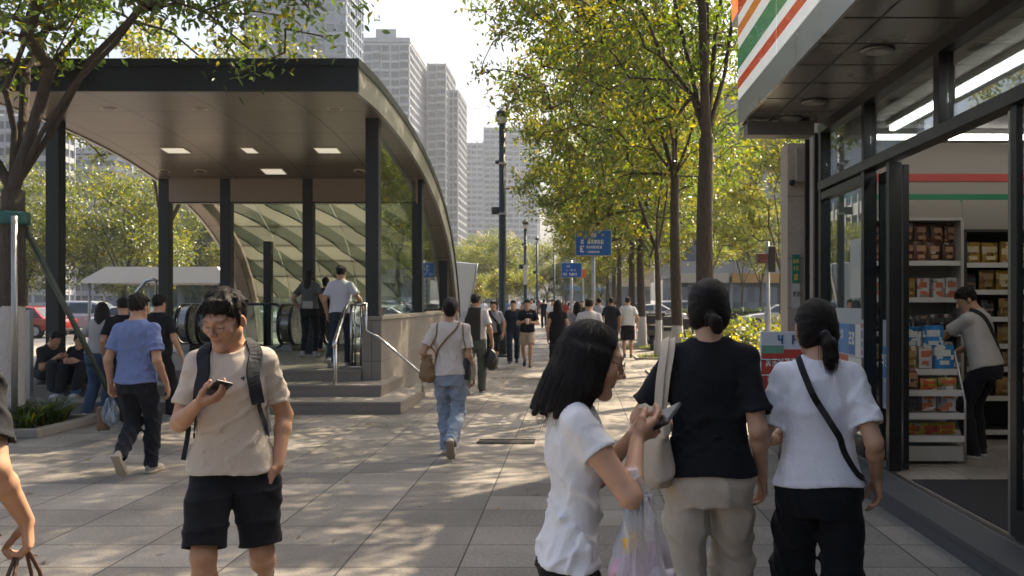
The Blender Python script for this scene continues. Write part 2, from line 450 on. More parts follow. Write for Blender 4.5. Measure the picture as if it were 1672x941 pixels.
def head(g, C, Rh, s, sex, detail, down=False):
    def T(p): return C + Rh @ (V3(p) * s)
    E = lambda c, r, k=.01, op='add', rot=None: g.ell(T(c), V3(r) * s, Rh if rot is None else Rh @ rot, k * s, op, .03)
    K = lambda a, b, ra, rb, k=.01, op='add': g.cone(T(a), T(b), ra * s, rb * s, k * s, op, .03)
    E((0, -.017, .028), (.074, .093, .087), 0)
    E((0, .022, -.03), (.057 if sex == 'm' else .054, .064, .080), .02)
    for q in (-1, 1): K((q * .048, -.004, -.055), (q * .017, .062, -.098), .016, .012, .03)
    E((0, .069, -.100), (.022, .019, .017), .025)
    if not detail:
        K((0, .088, .005), (0, .104, -.028), .008, .011, .012)
        for q in (-1, 1): E((q * .077, -.008, -.008), (.008, .018, .029), .006)
        return
    K((-.034, .078, .022), (.034, .078, .022), .013, .013, .022)
    for q in (-1, 1):
        E((q * .043, .058, -.024), (.022, .022, .020), .025)
        E((q * .031, .099, .002), (.019, .016, .0115), .012, 'sub')
        E((q * .031, .0735, .001), (.0145, .0135, .0125), .004)
        E((q * .031, .0765, .0065 if not down else .002), (.0165, .0125, .0075 if not down else .011), .004)   # upper lid
        E((q * .078, -.008, -.008), (.0075, .018, .030), .006, rot=Rz(q * .35) @ Rx(-.15))
        E((q * .086, .002, -.006), (.005, .009, .018), .005, 'sub')
        E((q * .0125, .097, -.035), (.0085, .010, .0075), .007)
    K((0, .080, .018), (0, .106, -.024), .0070, .0080, .014)
    E((0, .110, -.030), (.0100, .0105, .0085), .008)
    E((0, .079, -.050), (.020, .012, .012), .014)
    E((0, .0835, -.0565), (.022, .0085, .0055), .005)
    E((0, .0825, -.0675), (.019, .0085, .0065), .005)

def head_colour(V, C, Rh, s, col, down=False):
    q = (V - C) @ Rh / s; x, y, z = np.abs(q[:, 0]), q[:, 1], q[:, 2]
    m = (np.linalg.norm(q, axis=1) < .16)
    def mixc(w, c): col[:] = col * (1 - w[:, None]) + np.array(c) * w[:, None]
    f = m & (y > .05)
    mixc(np.where(f, .45 * np.exp(-((x / .021) ** 4 + ((z + .062) / .011) ** 4)), 0), (.40, .13, .105))
    mixc(np.where(f, .6 * np.exp(-((x / .021) ** 4 + ((z + .0618) / .0022) ** 2)), 0), (.12, .04, .035))
    mixc(np.where(f, .72 * np.exp(-(((x - .032) / .019) ** 4 + ((z - .0245 - .05 * (x - .03) + 2.5 * (x - .03) ** 2) / .0042) ** 2)), 0), (.03, .02, .016))
    if down:
        mixc(np.where(f, .85 * np.exp(-(((x - .031) / .0145) ** 4 + ((z + .006 - 8 * (x - .031) ** 2) / .0030) ** 2)), 0), (.02, .014, .012))
    else:
        mixc(np.where(f, .8 * np.exp(-(((x - .031) / .0125) ** 4 + ((z + .000) / .0045) ** 4)), 0), (.55, .50, .47))
        mixc(np.where(f, .95 * np.exp(-(((x - .030) / .0052) ** 4 + ((z + .000) / .0055) ** 4)), 0), (.02, .012, .01))
        mixc(np.where(f, .9 * np.exp(-(((x - .031) / .0145) ** 4 + ((z - .0062 + 10 * (x - .031) ** 2) / .0024) ** 2)), 0), (.02, .014, .012))
    mixc(np.where(m & (y > .02), .22 * np.exp(-(((x - .045) / .02) ** 2 + ((z + .022) / .018) ** 2)), 0), (.50, .19, .13))
    mixc(np.where(m & (x > .066) & (y < .03), .3, 0), (.46, .17, .11))

HAIR_AXIS = {}
def make_hair(P, style, seed, vox):
    C, Rh, s = P.headC, P.Rh, P.s * P.head_s
    def T(p): return C + Rh @ (V3(p) * s)
    lo = C - .36 * s; hi = C + .24 * s
    if style not in ('long', 'longback', 'longtail'): lo = C - .24 * s; hi = C + .19 * s
    g = Grid(lo, hi, vox)
    E = lambda c, r, k=.01, op='add', rot=None: g.ell(T(c), V3(r) * s, Rh if rot is None else Rh @ rot, k * s, op)
    K = lambda a, b, ra, rb, k=.01, op='add': g.cone(T(a), T(b), ra * s, rb * s, k * s, op)
    rg = np.random.RandomState(seed)
    tie = V3(0, -.112, -.012)
    if style.startswith('short'):
        E((0, -.019, .030), (.0775, .0965, .0895), 0)
        g.plane(T((0, .080, .062)), Rh @ V3(0, .64, -.77))
        E((0, -.016, .060), (.068, .083, .062), .02)
        for q in (-1, 1): K((q * .0735, .010, .03), (q * .0735, .016, -.020), .009, .004, .012)
        for i in range(11):     # fringe swept to one side
            x = -.056 + i * .0112 + rg.normal(0, .003)
            K((x * .8 - .014, .058 - abs(x) * .2, .098 + rg.normal(0, .003)), (x * 1.0 + .012 + rg.normal(0, .005), .0885 - abs(x) * .36, .060 + rg.normal(0, .009)), .0105, .003, .008)
        for i in range(44):     # tufts
            a = rg.uniform(0, 2 * PI); e = rg.uniform(.2, 1.5)
            p = V3(math.cos(a) * math.cos(e) * .070, -.02 + math.sin(a) * math.cos(e) * .085, .045 + math.sin(e) * .076)
            t = unit(V3(math.cos(a) + rg.normal(0, .3), math.sin(a) + .6, -.25 + rg.normal(0, .35)))
            K(p, p + t * rg.uniform(.018, .032), .012, .0035, .010)
    else:
        E((0, -.019, .033), (.0790, .0965, .0885), 0)
        g.plane(T((0, .070, .078)), Rh @ V3(0, .60, -.80))
        E((0, .125, -.03), (.070, .078, .085), .02, 'sub')
        if style not in ('bun', 'updo'):
            for q in (-1, 1): E((q * .045, -.03, -.03), (.036, .060, .058), .03)
        if style in ('pony', 'knot', 'bun', 'updo'):
            E((0, -.06, -.02), (.058, .045, .06), .03)
            for q in (-1, 1): E((q * .092, .0, -.03), (.020, .026, .046), .012, 'sub')
        if style == 'pony':
            K((0, -.098, -.035), (0, -.118, -.05), .020, .014, .012)
            g.chain([T((0, -.118, -.05)), T((.004, -.135, -.085)), T((.008, -.128, -.135)), T((.01, -.115, -.175))], [.014 * s, .030 * s, .028 * s, .008 * s], .012 * s)
        if style == 'knot':
            K((0, -.100, -.045), (0, -.122, -.052), .022, .016, .012)
            g.chain([T((0, -.122, -.052)), T((.012, -.136, -.075)), T((.022, -.126, -.100)), T((.03, -.110, -.108))], [.016 * s, .026 * s, .022 * s, .008 * s], .01 * s)
            K((-.012, -.13, -.06), (-.02, -.122, -.092), .016, .006, .008)
        if style == 'bun':
            E((0, -.108, .0), (.040, .030, .036), .012); E((.008, -.12, -.025), (.03, .024, .024), .01)
        if style == 'updo':
            E((.006, -.098, .045), (.040, .030, .036), .012); E((-.012, -.112, .030), (.022, .02, .03), .01); K((-.03, -.095, .06), (.03, -.10, .02), .012, .010, .01); K((0, -.10, .0), (.012, -.085, -.06), .016, .008, .012)
        if style in ('long', 'longback', 'longtail'):
            for q in (-1, 1):
                for j in range(3):
                    g.chain([T((q * .006, .044 - j * .01, .095)), T((q * (.048 + .004 * j), .044 - j * .012, .054)), T((q * (.068 + .003 * j), .030 - j * .014, -.01)), T((q * .076, .010 - j * .012, -.13 - .02 * j))], [.008 * s, .009 * s, .012 * s, .006 * s], .01 * s)
            bot = -.195 if style == 'long' else (-.25 if style == 'longtail' else -.32)
            for i in range(15):
                a = -2.15 + i * 4.3 / 14; sx, cy = math.sin(a), math.cos(a)
                if style == 'longtail' and abs(sx) > .8: continue
                top = V3(sx * .074, -.022 - cy * .078, .02)
                mid = V3(sx * .080, -.028 - cy * .085, -.085)
                fl = 1.15 + .12 * rg.rand()
                end = V3(sx * .080 * fl, -.045 - cy * .080 * fl, bot + rg.normal(0, .016))
                if cy < -.1: end[2] += .035; end[1] -= .01
                g.chain([T(top), T(mid), T(end)], [.021 * s, .023 * s, .010 * s], .016 * s)
            E((0, -.03, -.13), (.058, .050, .16), .004, 'sub') if style == 'long' else None
    if P.vox < .007:
        fr = 46
        ax = unit(tie) if not style.startswith('short') else unit(V3(0, -.35, .9))
        if style in ('long', 'longback', 'longtail'): ax = unit(V3(0, .1, 1))
        b1 = unit(np.cross(ax, V3(1, .01, 0))); b2 = np.cross(ax, b1)
        def st(x, y, z):
            q = (np.stack([x, y, z], 1) - C) @ Rh / s - V3(0, -.02, .02)
            th = np.arctan2(q @ b2, q @ b1); h = q @ ax
            w = np.sin(th * fr + 3 * np.sin(h * 22 + th * 3) + 2 * np.sin(th * 9)) + .6 * np.sin(th * 23 + 2 * np.sin(h * 30))
            return (.0013 * w + .002 * np.sin(th * 11 + h * 30)) * (1 if style.startswith('short') else .45)
        g.displace(st)
    V, Q = g.mesh(1)
    q = (V - C) @ Rh / s - V3(0, -.02, .02)
    ax = unit(V3(0, -.95, -.15)) if style in ('pony', 'knot', 'bun', 'updo') else (unit(V3(0, -.35, .9)) if style.startswith('short') else V3(0, .05, 1.))
    ax = unit(ax); b1 = unit(np.cross(ax, V3(1, .01, 0))); b2 = np.cross(ax, b1)
    th = np.arctan2(q @ b2, q @ b1); rad = np.arccos(np.clip((q @ ax) / (np.linalg.norm(q, axis=1) + 1e-9), -1, 1))
    uv = np.stack([np.cos(th) * 2.2, np.sin(th) * 2.2, rad * .35 + (q @ ax) * 1.2], 1)
    me = mesh_np('hair', V, Q, extra={'strand': uv})
    o = link('hair', me, hair_mat(), P.obj)
    # loose single strands lying on the surface
    if P.vox < .005 and len(V):
        cu = bpy.data.meshes.new('hair_strand'); mb = MB()
        nrm = np.zeros(len(V) * 3, np.float32); me.vertices.foreach_get('normal', nrm); nrm = nrm.reshape(-1, 3)
        pick = rg.choice(len(V), 1500 if style.startswith('short') else (1100 if style == 'long' else 700))
        for i in pick:
            p, n = V[i], nrm[i]
            qq = (p - C) @ Rh / s - V3(0, -.02, .02)
            t = ax - unit(qq) * unit(qq).dot(ax)
            t = -t if style.startswith('short') or style.startswith('long') else t
            t = unit(Rh @ t + rg.normal(0, .16, 3)); t = unit(t - n * t.dot(n))
            if style in ('pony', 'knot') and qq[1] < -.09: continue
            if style.startswith('long') and qq[2] < -.14: continue
            if style.startswith('long') and qq[2] < -.02: t = unit(V3(0, 0, -1) + rg.normal(0, .08, 3))
            l = rg.uniform(.02, .05) * s * (1.5 if style.startswith('long') else .8); w = .0009 if style.startswith('short') else .0007
            sd = np.cross(t, n) * w; lift = rg.uniform(.0, .0045 if style.startswith('short') else .002)
            a = p + n * .0006; b = p + t * l * .5 + n * (.002 + lift * .4); c = p + t * l + n * (lift - .004)
            vs = [mb.bm.verts.new(v) for v in (a - sd, a + sd, b + sd * .8, b - sd * .8, c)]
            mb.bm.faces.new((vs[0], vs[1], vs[2], vs[3])); mb.bm.faces.new((vs[3], vs[2], vs[4]))
        curves = []
        if style == 'pony':
            for i in range(260):
                j = rg.normal(0, 1, 2); curves.append([V3(j[0] * .005, -.118 + j[1] * .004, -.05), V3(.004 + j[0] * .015, -.138 + j[1] * .011, -.09), V3(.008 + j[0] * .017, -.13 + j[1] * .012, -.14), V3(.01 + j[0] * .012, -.117 + j[1] * .009, -.185 + rg.normal(0, .014))])
        if style == 'long':
            for i in range(620):
                a = rg.uniform(-2.2, 2.2); sx, cy = math.sin(a), math.cos(a); k = rg.uniform(1.0, 1.26); e = -.215 + rg.normal(0, .018) + (.03 if cy < -.1 else 0)
                curves.append([V3(sx * .080, -.026 - cy * .084, .0), V3(sx * .086 * k, -.03 - cy * .090 * k, -.08), V3(sx * .088 * k, -.04 - cy * .090 * k, -.15), V3(sx * .082 * k, -.045 - cy * .084 * k, e)])
        for cv_ in curves:
            cv_ = [C + Rh @ (p * s) for p in cv_]; w0 = .0011; rows = []
            for k, p in enumerate(cv_):
                t = cv_[min(k + 1, 3)] - cv_[max(k - 1, 0)]; rad_ = p - (C + Rh @ V3(0, -.02 * s, 0)); sd = unit(np.cross(t, rad_)) * w0 * (1, 1, .8, .12)[k]
                rows.append((mb.bm.verts.new(p - sd), mb.bm.verts.new(p + sd)))
            for (a, b), (c, d) in zip(rows, rows[1:]): mb.bm.faces.new((a, b, d, c))
        x = mb.build('hair_strand', hair_mat(), o); x['kind'] = 'stuff'
    return o

def hair_mat():
    if 'hair' in _M: return _M['hair']
    m, nt, b = nodes('hair')
    a = N(nt, 'ShaderNodeAttribute', attribute_name='strand')
    n1 = N(nt, 'ShaderNodeTexNoise'); n1.inputs['Scale'].default_value = 26; n1.inputs['Detail'].default_value = 6; n1.inputs['Distortion'].default_value = .2
    L(nt, a.outputs['Vector'], n1.inputs['Vector'])
    mx = N(nt, 'ShaderNodeMix', data_type='RGBA'); mx.inputs[6].default_value = (.006, .005, .0045, 1); mx.inputs[7].default_value = (.016, .011, .008, 1)
    L(nt, n1.outputs['Fac'], mx.inputs[0]); L(nt, mx.outputs[2], b.inputs['Base Color'])
    b.inputs['Roughness'].default_value = .48; b.inputs['Specular IOR Level'].default_value = .2
    bp = N(nt, 'ShaderNodeBump'); bp.inputs['Strength'].default_value = .9; bp.inputs['Distance'].default_value = .006
    L(nt, n1.outputs['Fac'], bp.inputs['Height']); L(nt, bp.outputs[0], b.inputs['Normal'])
    _M['hair'] = m
    return m

def person(label, pos, heading=0, H=1.70, sex='m', vox=.009, lean=4, twist=0, pelvis=None, head_rot=(0, 0, 0),
           feet=None, hands=None, top=('tee', (.8, .8, .8)), bottom=('trousers', (.02, .02, .025)), shoe=(.05, .05, .05), sole=(.5, .48, .45),
           hair='short', group=None, seed=0, eyes_down=False, wide=1.0, sleeve=.72, hem=-.06, fit=1.0, cat='person', sock=None, head_s=1.0, deep=1.0, pocket=()):
    """one person. pose: feet = [(ankle xyz, toe pitch, toe yaw)], hands = [dict(w=wrist, e=elbow hint, d=, n=, curl=, thumb=)] as (right, left)"""
    P = Ctx(); s = P.s = H / 1.7; P.vox = vox; P.head_s = head_s; rg = np.random.RandomState(seed + 11); detail = vox < .0075
    hero = vox < .0065
    if feet is None: feet = [((.085, .18, .08), 0, -4), ((-.085, -.20, .11), 25, 4)]
    if pelvis is None:
        pelvis = (0, 0, .90)
    pc = V3(pelvis) * s
    Rt = Rz(R(twist)) @ Rx(-R(lean)); P.Rt, P.pc = Rt, pc
    T = lambda p: pc + Rt @ (V3(p) * s)
    sw = (.156 if sex == 'm' else .138) * wide
    Sh = [T((q * sw, -.012, .430)) for q in (1, -1)]; P.Sh = Sh
    nb = T((0, -.02, .50)); Rh = Rz(R(head_rot[1])) @ Rx(-R(head_rot[0])) @ Ry(R(head_rot[2])); P.Rh = Rh
    piv = nb + Rt @ (V3(0, .018, .034) * s); C = piv + Rh @ (V3(0, .018, .098) * s * head_s); P.headC = C
    # joints
    Hp = [pc + Rz(R(twist * .5)) @ (V3(q * .088, 0, -.02) * s) for q in (1, -1)]
    An = [V3(f[0]) * s for f in feet]
    Kn = []; An2 = []
    for i in range(2):
        q = 1 - 2 * i; pole = V3(q * .1, 1, .15) if len(feet[i]) < 4 else V3(feet[i][3])
        k_, a_ = ik(Hp[i], An[i], .425 * s, .405 * s, pole); Kn.append(k_); An2.append(a_)
    An = An2; P.Hp, P.Kn, P.An = Hp, Kn, An
    if hands is None: hands = [{}, {}]
    El, Wr, HD, HN = [], [], [], []
    for i in range(2):
        q = 1 - 2 * i; h = hands[i]
        w = h.get('w', (q * (sw + .075), .03, .84)); pole = h.get('e', (q * .5, -1, .0))
        e_, w_ = ik(Sh[i], V3(w) * s, .285 * s, .245 * s, pole); El.append(e_); Wr.append(w_)
        fd = unit(w_ - e_); HD.append(unit(V3(h['d'])) if 'd' in h else unit(fd + V3(0, 0, -.3))); HN.append(V3(h['n']) if 'n' in h else V3(-q, -.25, 0))
    P.El, P.Wr, P.HD, P.HN = El, Wr, HD, HN
    allp = np.array(Sh + El + Wr + Hp + Kn + An + [C]); lo = allp.min(0) - .27 * s; hi = allp.max(0) + .25 * s
    lo[2] = min(a[2] for a in An) - .14 * s
    ttype, tcol = top; btype, bcol = bottom
    # ---- body (one continuous skin mesh)
    g = Grid(lo, hi, vox); P.gb = g
    S_ = [(z * s, rx * s * .92, ry * s * (.92 if deep == 1 else .8 * deep), cx * s, cy * s) for z, rx, ry, cx, cy in STAT[sex]]
    g.loft(pc, Rt, S_)
    head(g, C, Rh, s * head_s, sex, detail, eyes_down)
    g.chain([T((0, -.028, .44)), nb, C + Rh @ (V3(0, -.022, -.06) * s)], [.062 * s, (.056 if sex == 'm' else .049) * s, (.054 if sex == 'm' else .047) * s], .03 * s)
    for i in range(2):
        q = 1 - 2 * i
        g.cone(T((q * .045, -.022, .465)), Sh[i], .032 * s, .042 * s, .03 * s)
        fat = 1.0 if sex == 'm' else .92
        up = Sh[i] + (El[i] - Sh[i]) * .4
        g.chain([Sh[i], up, El[i]], [.042 * s * fat, .047 * s * fat, .039 * s * fat], .02 * s)
        fm = El[i] + (Wr[i] - El[i]) * .28
        g.chain([El[i], fm, Wr[i]], [.036 * s * fat, .037 * s * fat, .0255 * s * fat], .02 * s)
        h = hands[i]
        if not h.get('hide'):
            P_t = hand(g, Wr[i], HD[i], HN[i], q, h.get('curl', (.35, .42, .48, .55)), h.get('thumb', (.4, .3)), s * (1.0 if sex == 'm' else .92), .006 if hero else .01, lite=not hero)
            if i == 0: P.tipR = P_t
            else: P.tipL = P_t
        calf = Kn[i] + (An[i] - Kn[i]) * .3 + unit(np.cross(unit(An[i] - Kn[i]), V3(1, 0, 0))) * -.014 * s
        g.chain([Hp[i], Hp[i] + (Kn[i] - Hp[i]) * .5, Kn[i]], [.068 * s, .060 * s, .050 * s], .02 * s)
        g.chain([Kn[i], calf, An[i]], [.052 * s, .053 * s, .035 * s], .03 * s)
        g.ell(Kn[i] + V3(0, .02, 0) * s, V3(.036, .034, .042) * s, None, .03 * s)
    V, Q = g.mesh(1)
    tone = 1 + rg.normal(0, .07)
    col = np.tile(np.array(SKIN) * tone * ((1.08, 1.1, 1.12) if sex == 'f' else 1), (len(V), 1))
    for i in range(2):      # knuckles and elbows are a little redder
        dd = np.linalg.norm(V - (Wr[i] + HD[i] * .1 * s), axis=1); w = .25 * np.exp(-(dd / (.05 * s)) ** 2)
        col = col * (1 - w[:, None]) + np.array((.50, .22, .14)) * w[:, None]
        dd = np.linalg.norm(V - Kn[i], axis=1); w = .25 * np.exp(-(dd / (.05 * s)) ** 2); col = col * (1 - w[:, None]) + np.array((.34, .15, .09)) * w[:, None]
    if detail: head_colour(V, C, Rh, s * head_s, col, eyes_down)
    P.obj = o = link('person', mesh_np('person', V, Q, np.clip(col, 0, 1)), attr_mat('skin', .52, .10, 260, .10 if hero else 0, .4), None, pos, R(heading))
    tag(o, label, cat, group)
    # ---- lower garment
    hv = max(vox, .0052)
    gp = Grid(lo, hi, hv); P.gp = gp
    Rp = Rz(R(twist * .5)) @ Rx(-R(lean * .4))
    gp.loft(pc, Rp, [(a * s, b * s, c * s * deep, 0, d * s) for a, b, c, d in ((-.15, .13, .105, -.006), (-.06, .166, .120, -.008), (.02, .160, .114, -.002), (.09, .138, .10, .004))])
    kw = {'trousers': (.090, .078, .073, .066), 'wide': (.092, .094, .098, .102), 'slim': (.084, .064, .056, .044), 'jeans': (.090, .076, .074, .072), 'shorts': (.094, .094, 0, 0), 'longshorts': (.096, .104, 0, 0)}[btype]
    for i in range(2):
        gp.chain([Hp[i] + V3(0, -.004, -.02) * s, Hp[i] + (Kn[i] - Hp[i]) * .5, Kn[i]], [kw[0] * s, (kw[0] + kw[1]) / 2 * s, kw[1] * s], .035 * s)
        if kw[2]:
            dn = unit(An[i] - Kn[i]); low = An[i] + dn * (.01 * s if btype != 'slim' else -.03 * s)
            gp.chain([Kn[i], Kn[i] + (low - Kn[i]) * .4, low], [kw[1] * s, kw[2] * s, kw[3] * s], .03 * s)
    gp0 = gp.f.copy()
    for i in pocket: gp.chain([Wr[i] + HD[i] * .065 * s, Wr[i] + HD[i] * .16 * s], [.045 * s, .050 * s], .03 * s)
    if detail:
        f3 = folds(seed + 21, .10, .012 if hero else .008, 1.0); f4 = folds(seed + 29, .055, .008, 3.0)
        def pw(x, y, z):
            w = np.zeros_like(x)
            for i in range(2):
                for J, rr in ((Kn[i], .12), (An[i] + V3(0, 0, .06) * s, .10), (Hp[i] + V3(0, .05, -.06) * s, .07)):
                    w += np.exp(-(((x - J[0]) ** 2 + (y - J[1]) ** 2 + (z - J[2]) ** 2) / (rr * s) ** 2))
            return f3(x, y, z) * .7 + f4(x, y, z) * np.clip(w, 0, 1)
        f0 = gp.f.copy(); gp.displace(pw); gp.f = np.minimum(gp.f, f0 + .009)
    for i in range(2):
        if kw[2]:
            dn = unit(An[i] - Kn[i]); low = An[i] + dn * (.01 * s if btype != 'slim' else -.03 * s)
            cuff(gp, low + dn * .012 * s, dn, .15 * s, .016, .05)
        else:
            dn = unit(Kn[i] - Hp[i]); c0 = Hp[i] + (Kn[i] - Hp[i]) * (.93 if btype == 'longshorts' else .80)
            cuff(gp, c0, dn, (.145, .16, .2), .018, .06)
    V, Q = gp.mesh(1)
    nm = 'shorts' if 'shorts' in btype else ('jeans' if btype == 'jeans' else 'trousers')
    P.bot = link(nm, mesh_np(nm, V, Q), cloth('%s %.3f %.3f %.3f' % ((nm,) + bcol), bcol, fold=.3, var=.2 if btype == 'jeans' else .1), o)
    # ---- upper garment
    gt = Grid(lo, hi, hv); P.gt = gt
    f = fit
    if sex == 'm': st = [(hem - .05, .186 * f, .130 * f, 0, 0), (.02, .184 * f, .128 * f, 0, 0), (.12, .174 * f, .122 * f, 0, .004), (.22, .170 * f, .120 * f, 0, .006), (.33, .174, .128, 0, .004), (.40, .166, .120, 0, -.008), (.45, .138, .104, 0, -.014), (.485, .10, .082, 0, -.02), (.515, .075, .07, 0, -.02)]
    else: st = [(hem - .05, .190 * f, .136 * f, 0, 0), (.02, .184 * f, .130 * f, 0, 0), (.10, .162 * f, .116 * f, 0, .004), (.19, .150 * f, .110 * f, 0, .006), (.31, .156, .134, 0, .012), (.39, .152, .116, 0, -.002), (.44, .126, .100, 0, -.012), (.475, .09, .080, 0, -.018), (.505, .068, .066, 0, -.018)]
    st = [(z * s, rx * s * (wide if z > .25 else 1), ry * s * (deep if z < .25 else (1 + deep) / 2), cx, cy * s) for z, rx, ry, cx, cy in st]
    gt.loft(pc, Rt, st, p=2.35)
    for i in range(2):
        q = 1 - 2 * i
        gt.cone(T((q * .048, -.022, .470)), Sh[i] + Rt @ (V3(q * .004, 0, .004) * s), .050 * s, .052 * s, .035 * s)
    if ttype != 'vest':
        gz = Grid(lo, hi, hv)
        for i in range(2):
            q = 1 - 2 * i; so = Sh[i] + Rt @ (V3(q * .004, 0, .004) * s)
            el = Sh[i] + (El[i] - Sh[i]) * sleeve; ed = unit(El[i] - Sh[i])
            gz.cone(so, el + ed * .05 * s, .053 * s, .071 * s * f, .0)
        if detail:
            f0 = gz.f.copy(); gz.displace(folds(seed + 13, .09, .006, 1.0)); gz.f = np.minimum(gz.f, f0 + .0045)
        for i in range(2):
            el = Sh[i] + (El[i] - Sh[i]) * sleeve; ed = unit(El[i] - Sh[i])
            if hero:
                sl, X, Y, Z = gz.sub(el - .125 * s, el + .125 * s); dp = (X - el[0]) * ed[0] + (Y - el[1]) * ed[1] + (Z - el[2]) * ed[2]
                gz.f[sl] = (gz.f[sl] - .0022 / (1 + np.exp(np.clip((-dp - .022) / .0012, -30, 30)))).astype(np.float32)
            cuff(gz, el, ed, .125 * s, .020, .045)
        a, b, k = gt.f, gz.f, .03 * s; h = np.maximum(k - np.abs(a - b), 0) / k; gt.f = np.minimum(a, b) - h * h * k * .25
    if detail:
        amp = .0125 if hero else .0085
        fl = folds(seed + 3, .085, amp, .45); f2 = folds(seed + 7, .11, amp * .8, 1.4)
        def tee_w(x, y, z):
            q = (np.stack([x, y, z], 1) - pc) @ Rt / s
            low = np.clip((.34 - q[:, 2]) / .25, .22, 1)
            return fl(x, y, z) * low + f2(x, y, z) * (.3 + .6 * np.exp(-((q[:, 2] - .12) / .09) ** 2))
        f0 = gt.f.copy(); gt.displace(tee_w); gt.f = np.minimum(gt.f, f0 + .0055)     # folds never sink into the body
    # the shirt hangs outside the waistband
    a, b, k = gt.f, (gp0 if len(pocket) else gp.f) - .007, .012
    zz = (gt.ax[0][:, None, None] - pc[0]) * Rt[0, 2] + (gt.ax[1][None, :, None] - pc[1]) * Rt[1, 2] + (gt.ax[2][None, None, :] - pc[2]) * Rt[2, 2]
    b = np.maximum(b, (hem * s - .04) - zz); h = np.maximum(k - np.abs(a - b), 0) / k; gt.f = np.minimum(a, b) - h * h * k * .25
    ph = rg.uniform(0, 6, 3)
    xx, yy = gt.ax[0][:, None, None], gt.ax[1][None, :, None]
    wave = hem * s + .006 * s * np.sin(xx * 17 + ph[0]) + .006 * s * np.sin(yy * 19 + ph[1])
    if hero: gt.f = (gt.f - .0022 / (1 + np.exp(np.clip((zz - wave - .024) / .0012, -30, 30)))).astype(np.float32)     # turned hem
    gt.f = np.maximum(gt.f, wave - zz).astype(np.float32)
    if hero:    # ribbed collar stands slightly proud
        gr = Grid(lo, hi, hv); gr.f[:] = 10; gr.loft(nb + Rt @ (V3(0, .012, -.024) * s), Rt @ Rx(-R(24)), [(0, .072 * s, .078 * s, 0, 0), (.06 * s, .082 * s, .088 * s, 0, 0), (.14 * s, .11 * s, .11 * s, 0, 0)], p=2)
        gt.f = (gt.f - .0024 / (1 + np.exp(np.clip(gr.f / .0012, -30, 30)))).astype(np.float32)
    gt.loft(nb + Rt @ (V3(0, .012, -.012) * s), Rt @ Rx(-R(24)), [(0, .062 * s, .068 * s, 0, 0), (.05 * s, .070 * s, .075 * s, 0, 0), (.14 * s, .10 * s, .10 * s, 0, 0)], p=2, k=.005, op='sub', m=.01)
    V, Q = gt.mesh(1)
    nm = {'tee': 't_shirt', 'polo': 'polo_shirt', 'vest': 'vest', 'shirt': 'shirt'}[ttype]
    P.top = link(nm, mesh_np(nm, V, Q), cloth('%s %.3f %.3f %.3f' % ((nm,) + tcol), tcol, fold=.4 if hero else .25), o)
    # ---- shoes
    for i in range(2):
        q = 1 - 2 * i; pit, yaw = feet[i][1], feet[i][2]
        Rf = Rz(R(yaw)) @ Rx(-R(pit)); a = An[i]
        base = a + Rf @ (V3(0, 0, -.08) * s)
        B = lambda p: a + Rf @ (V3(p) * s - V3(0, 0, .08) * s)
        lo_ = a - .24 * s; hi_ = a + .24 * s
        gs = Grid(lo_, hi_, max(.005, vox * .8))
        gs.ell(B((0, .085, .035)), V3(.044, .095, .038) * s, Rf)
        gs.ell(B((0, -.028, .042)), V3(.036, .045, .045) * s, Rf, .03 * s)
        gs.cone(B((0, -.02, .05)), B((0, -.018, .085)), .036 * s, .038 * s, .02 * s)
        gs.ell(B((0, .125, .028)), V3(.042, .055, .030) * s, Rf, .02 * s)
        gs.box(B((0, .045, .014)), V3(.040, .118, .014) * s, Rf, .013 * s, .008 * s)
        gs.ell(B((0, .125, .014)), V3(.046, .055, .0145) * s, Rf, .01 * s)
        gs.plane(B((0, 0, 0)), Rf @ V3(0, 0, -1))
        gs.cone(B((0, -.018, .075)), B((0, -.018, .13)), .030 * s, .034 * s, .004, 'sub', 0)
        V, Q = gs.mesh(1)
        qz = (V - base) @ Rf[:, 2] / s
        cc = np.where((qz < .024)[:, None], np.array(sole), np.array(shoe))
        if sock is not None and False: pass
        link('shoe', mesh_np('shoe', V, Q, cc), attr_mat('shoe', .7, .15, 120), o)
    if hair: P.hair = make_hair(P, hair, seed, max(.0042, vox * .8) if vox < .0075 else vox)
    P.loc = Vector(pos); P.Rw = Rz(R(heading))
    return P

def W2(P, p):
    """person space -> world"""
    return Vector(P.loc) + Vector(P.Rw @ V3(p))

def strap_on(P, ctrl, grid, width, thick, m, name, parent, off=.003, n=26, world=False, lift=None):
    """band that follows a garment through control points (person space)"""
    c = [V3(p) for p in ctrl]; seg = [np.linalg.norm(b - a) for a, b in zip(c, c[1:])]; cum = np.concatenate([[0], np.cumsum(seg)])
    pts, nr = [], []
    for k in range(n + 1):
        t = cum[-1] * k / n; p = np.array([np.interp(t, cum, [q[i] for q in c]) for i in range(3)])
        d = grid.sample(p)
        g0 = grid.grad(p)
        if d < .06: p, g0 = grid.proj(p, off)
        pts.append(p); nr.append(g0)
    for _ in range(2):
        pts = [pts[0]] + [(pts[i - 1] + 2 * pts[i] + pts[i + 1]) / 4 for i in range(1, len(pts) - 1)] + [pts[-1]]
        nr = [nr[0]] + [unit(nr[i - 1] + 2 * nr[i] + nr[i + 1]) for i in range(1, len(nr) - 1)] + [nr[-1]]
    mb = ribbon(pts, nr, width, thick)
    return mb.build(name, m, parent)

def carry(P, name, label, cat, group=None):
    """an object's Empty placed in the same frame as the person who carries it (still a thing of its own)"""
    e = empty(name, label, cat, P.loc, math.atan2(P.Rw[1, 0], P.Rw[0, 0]), group)
    return e
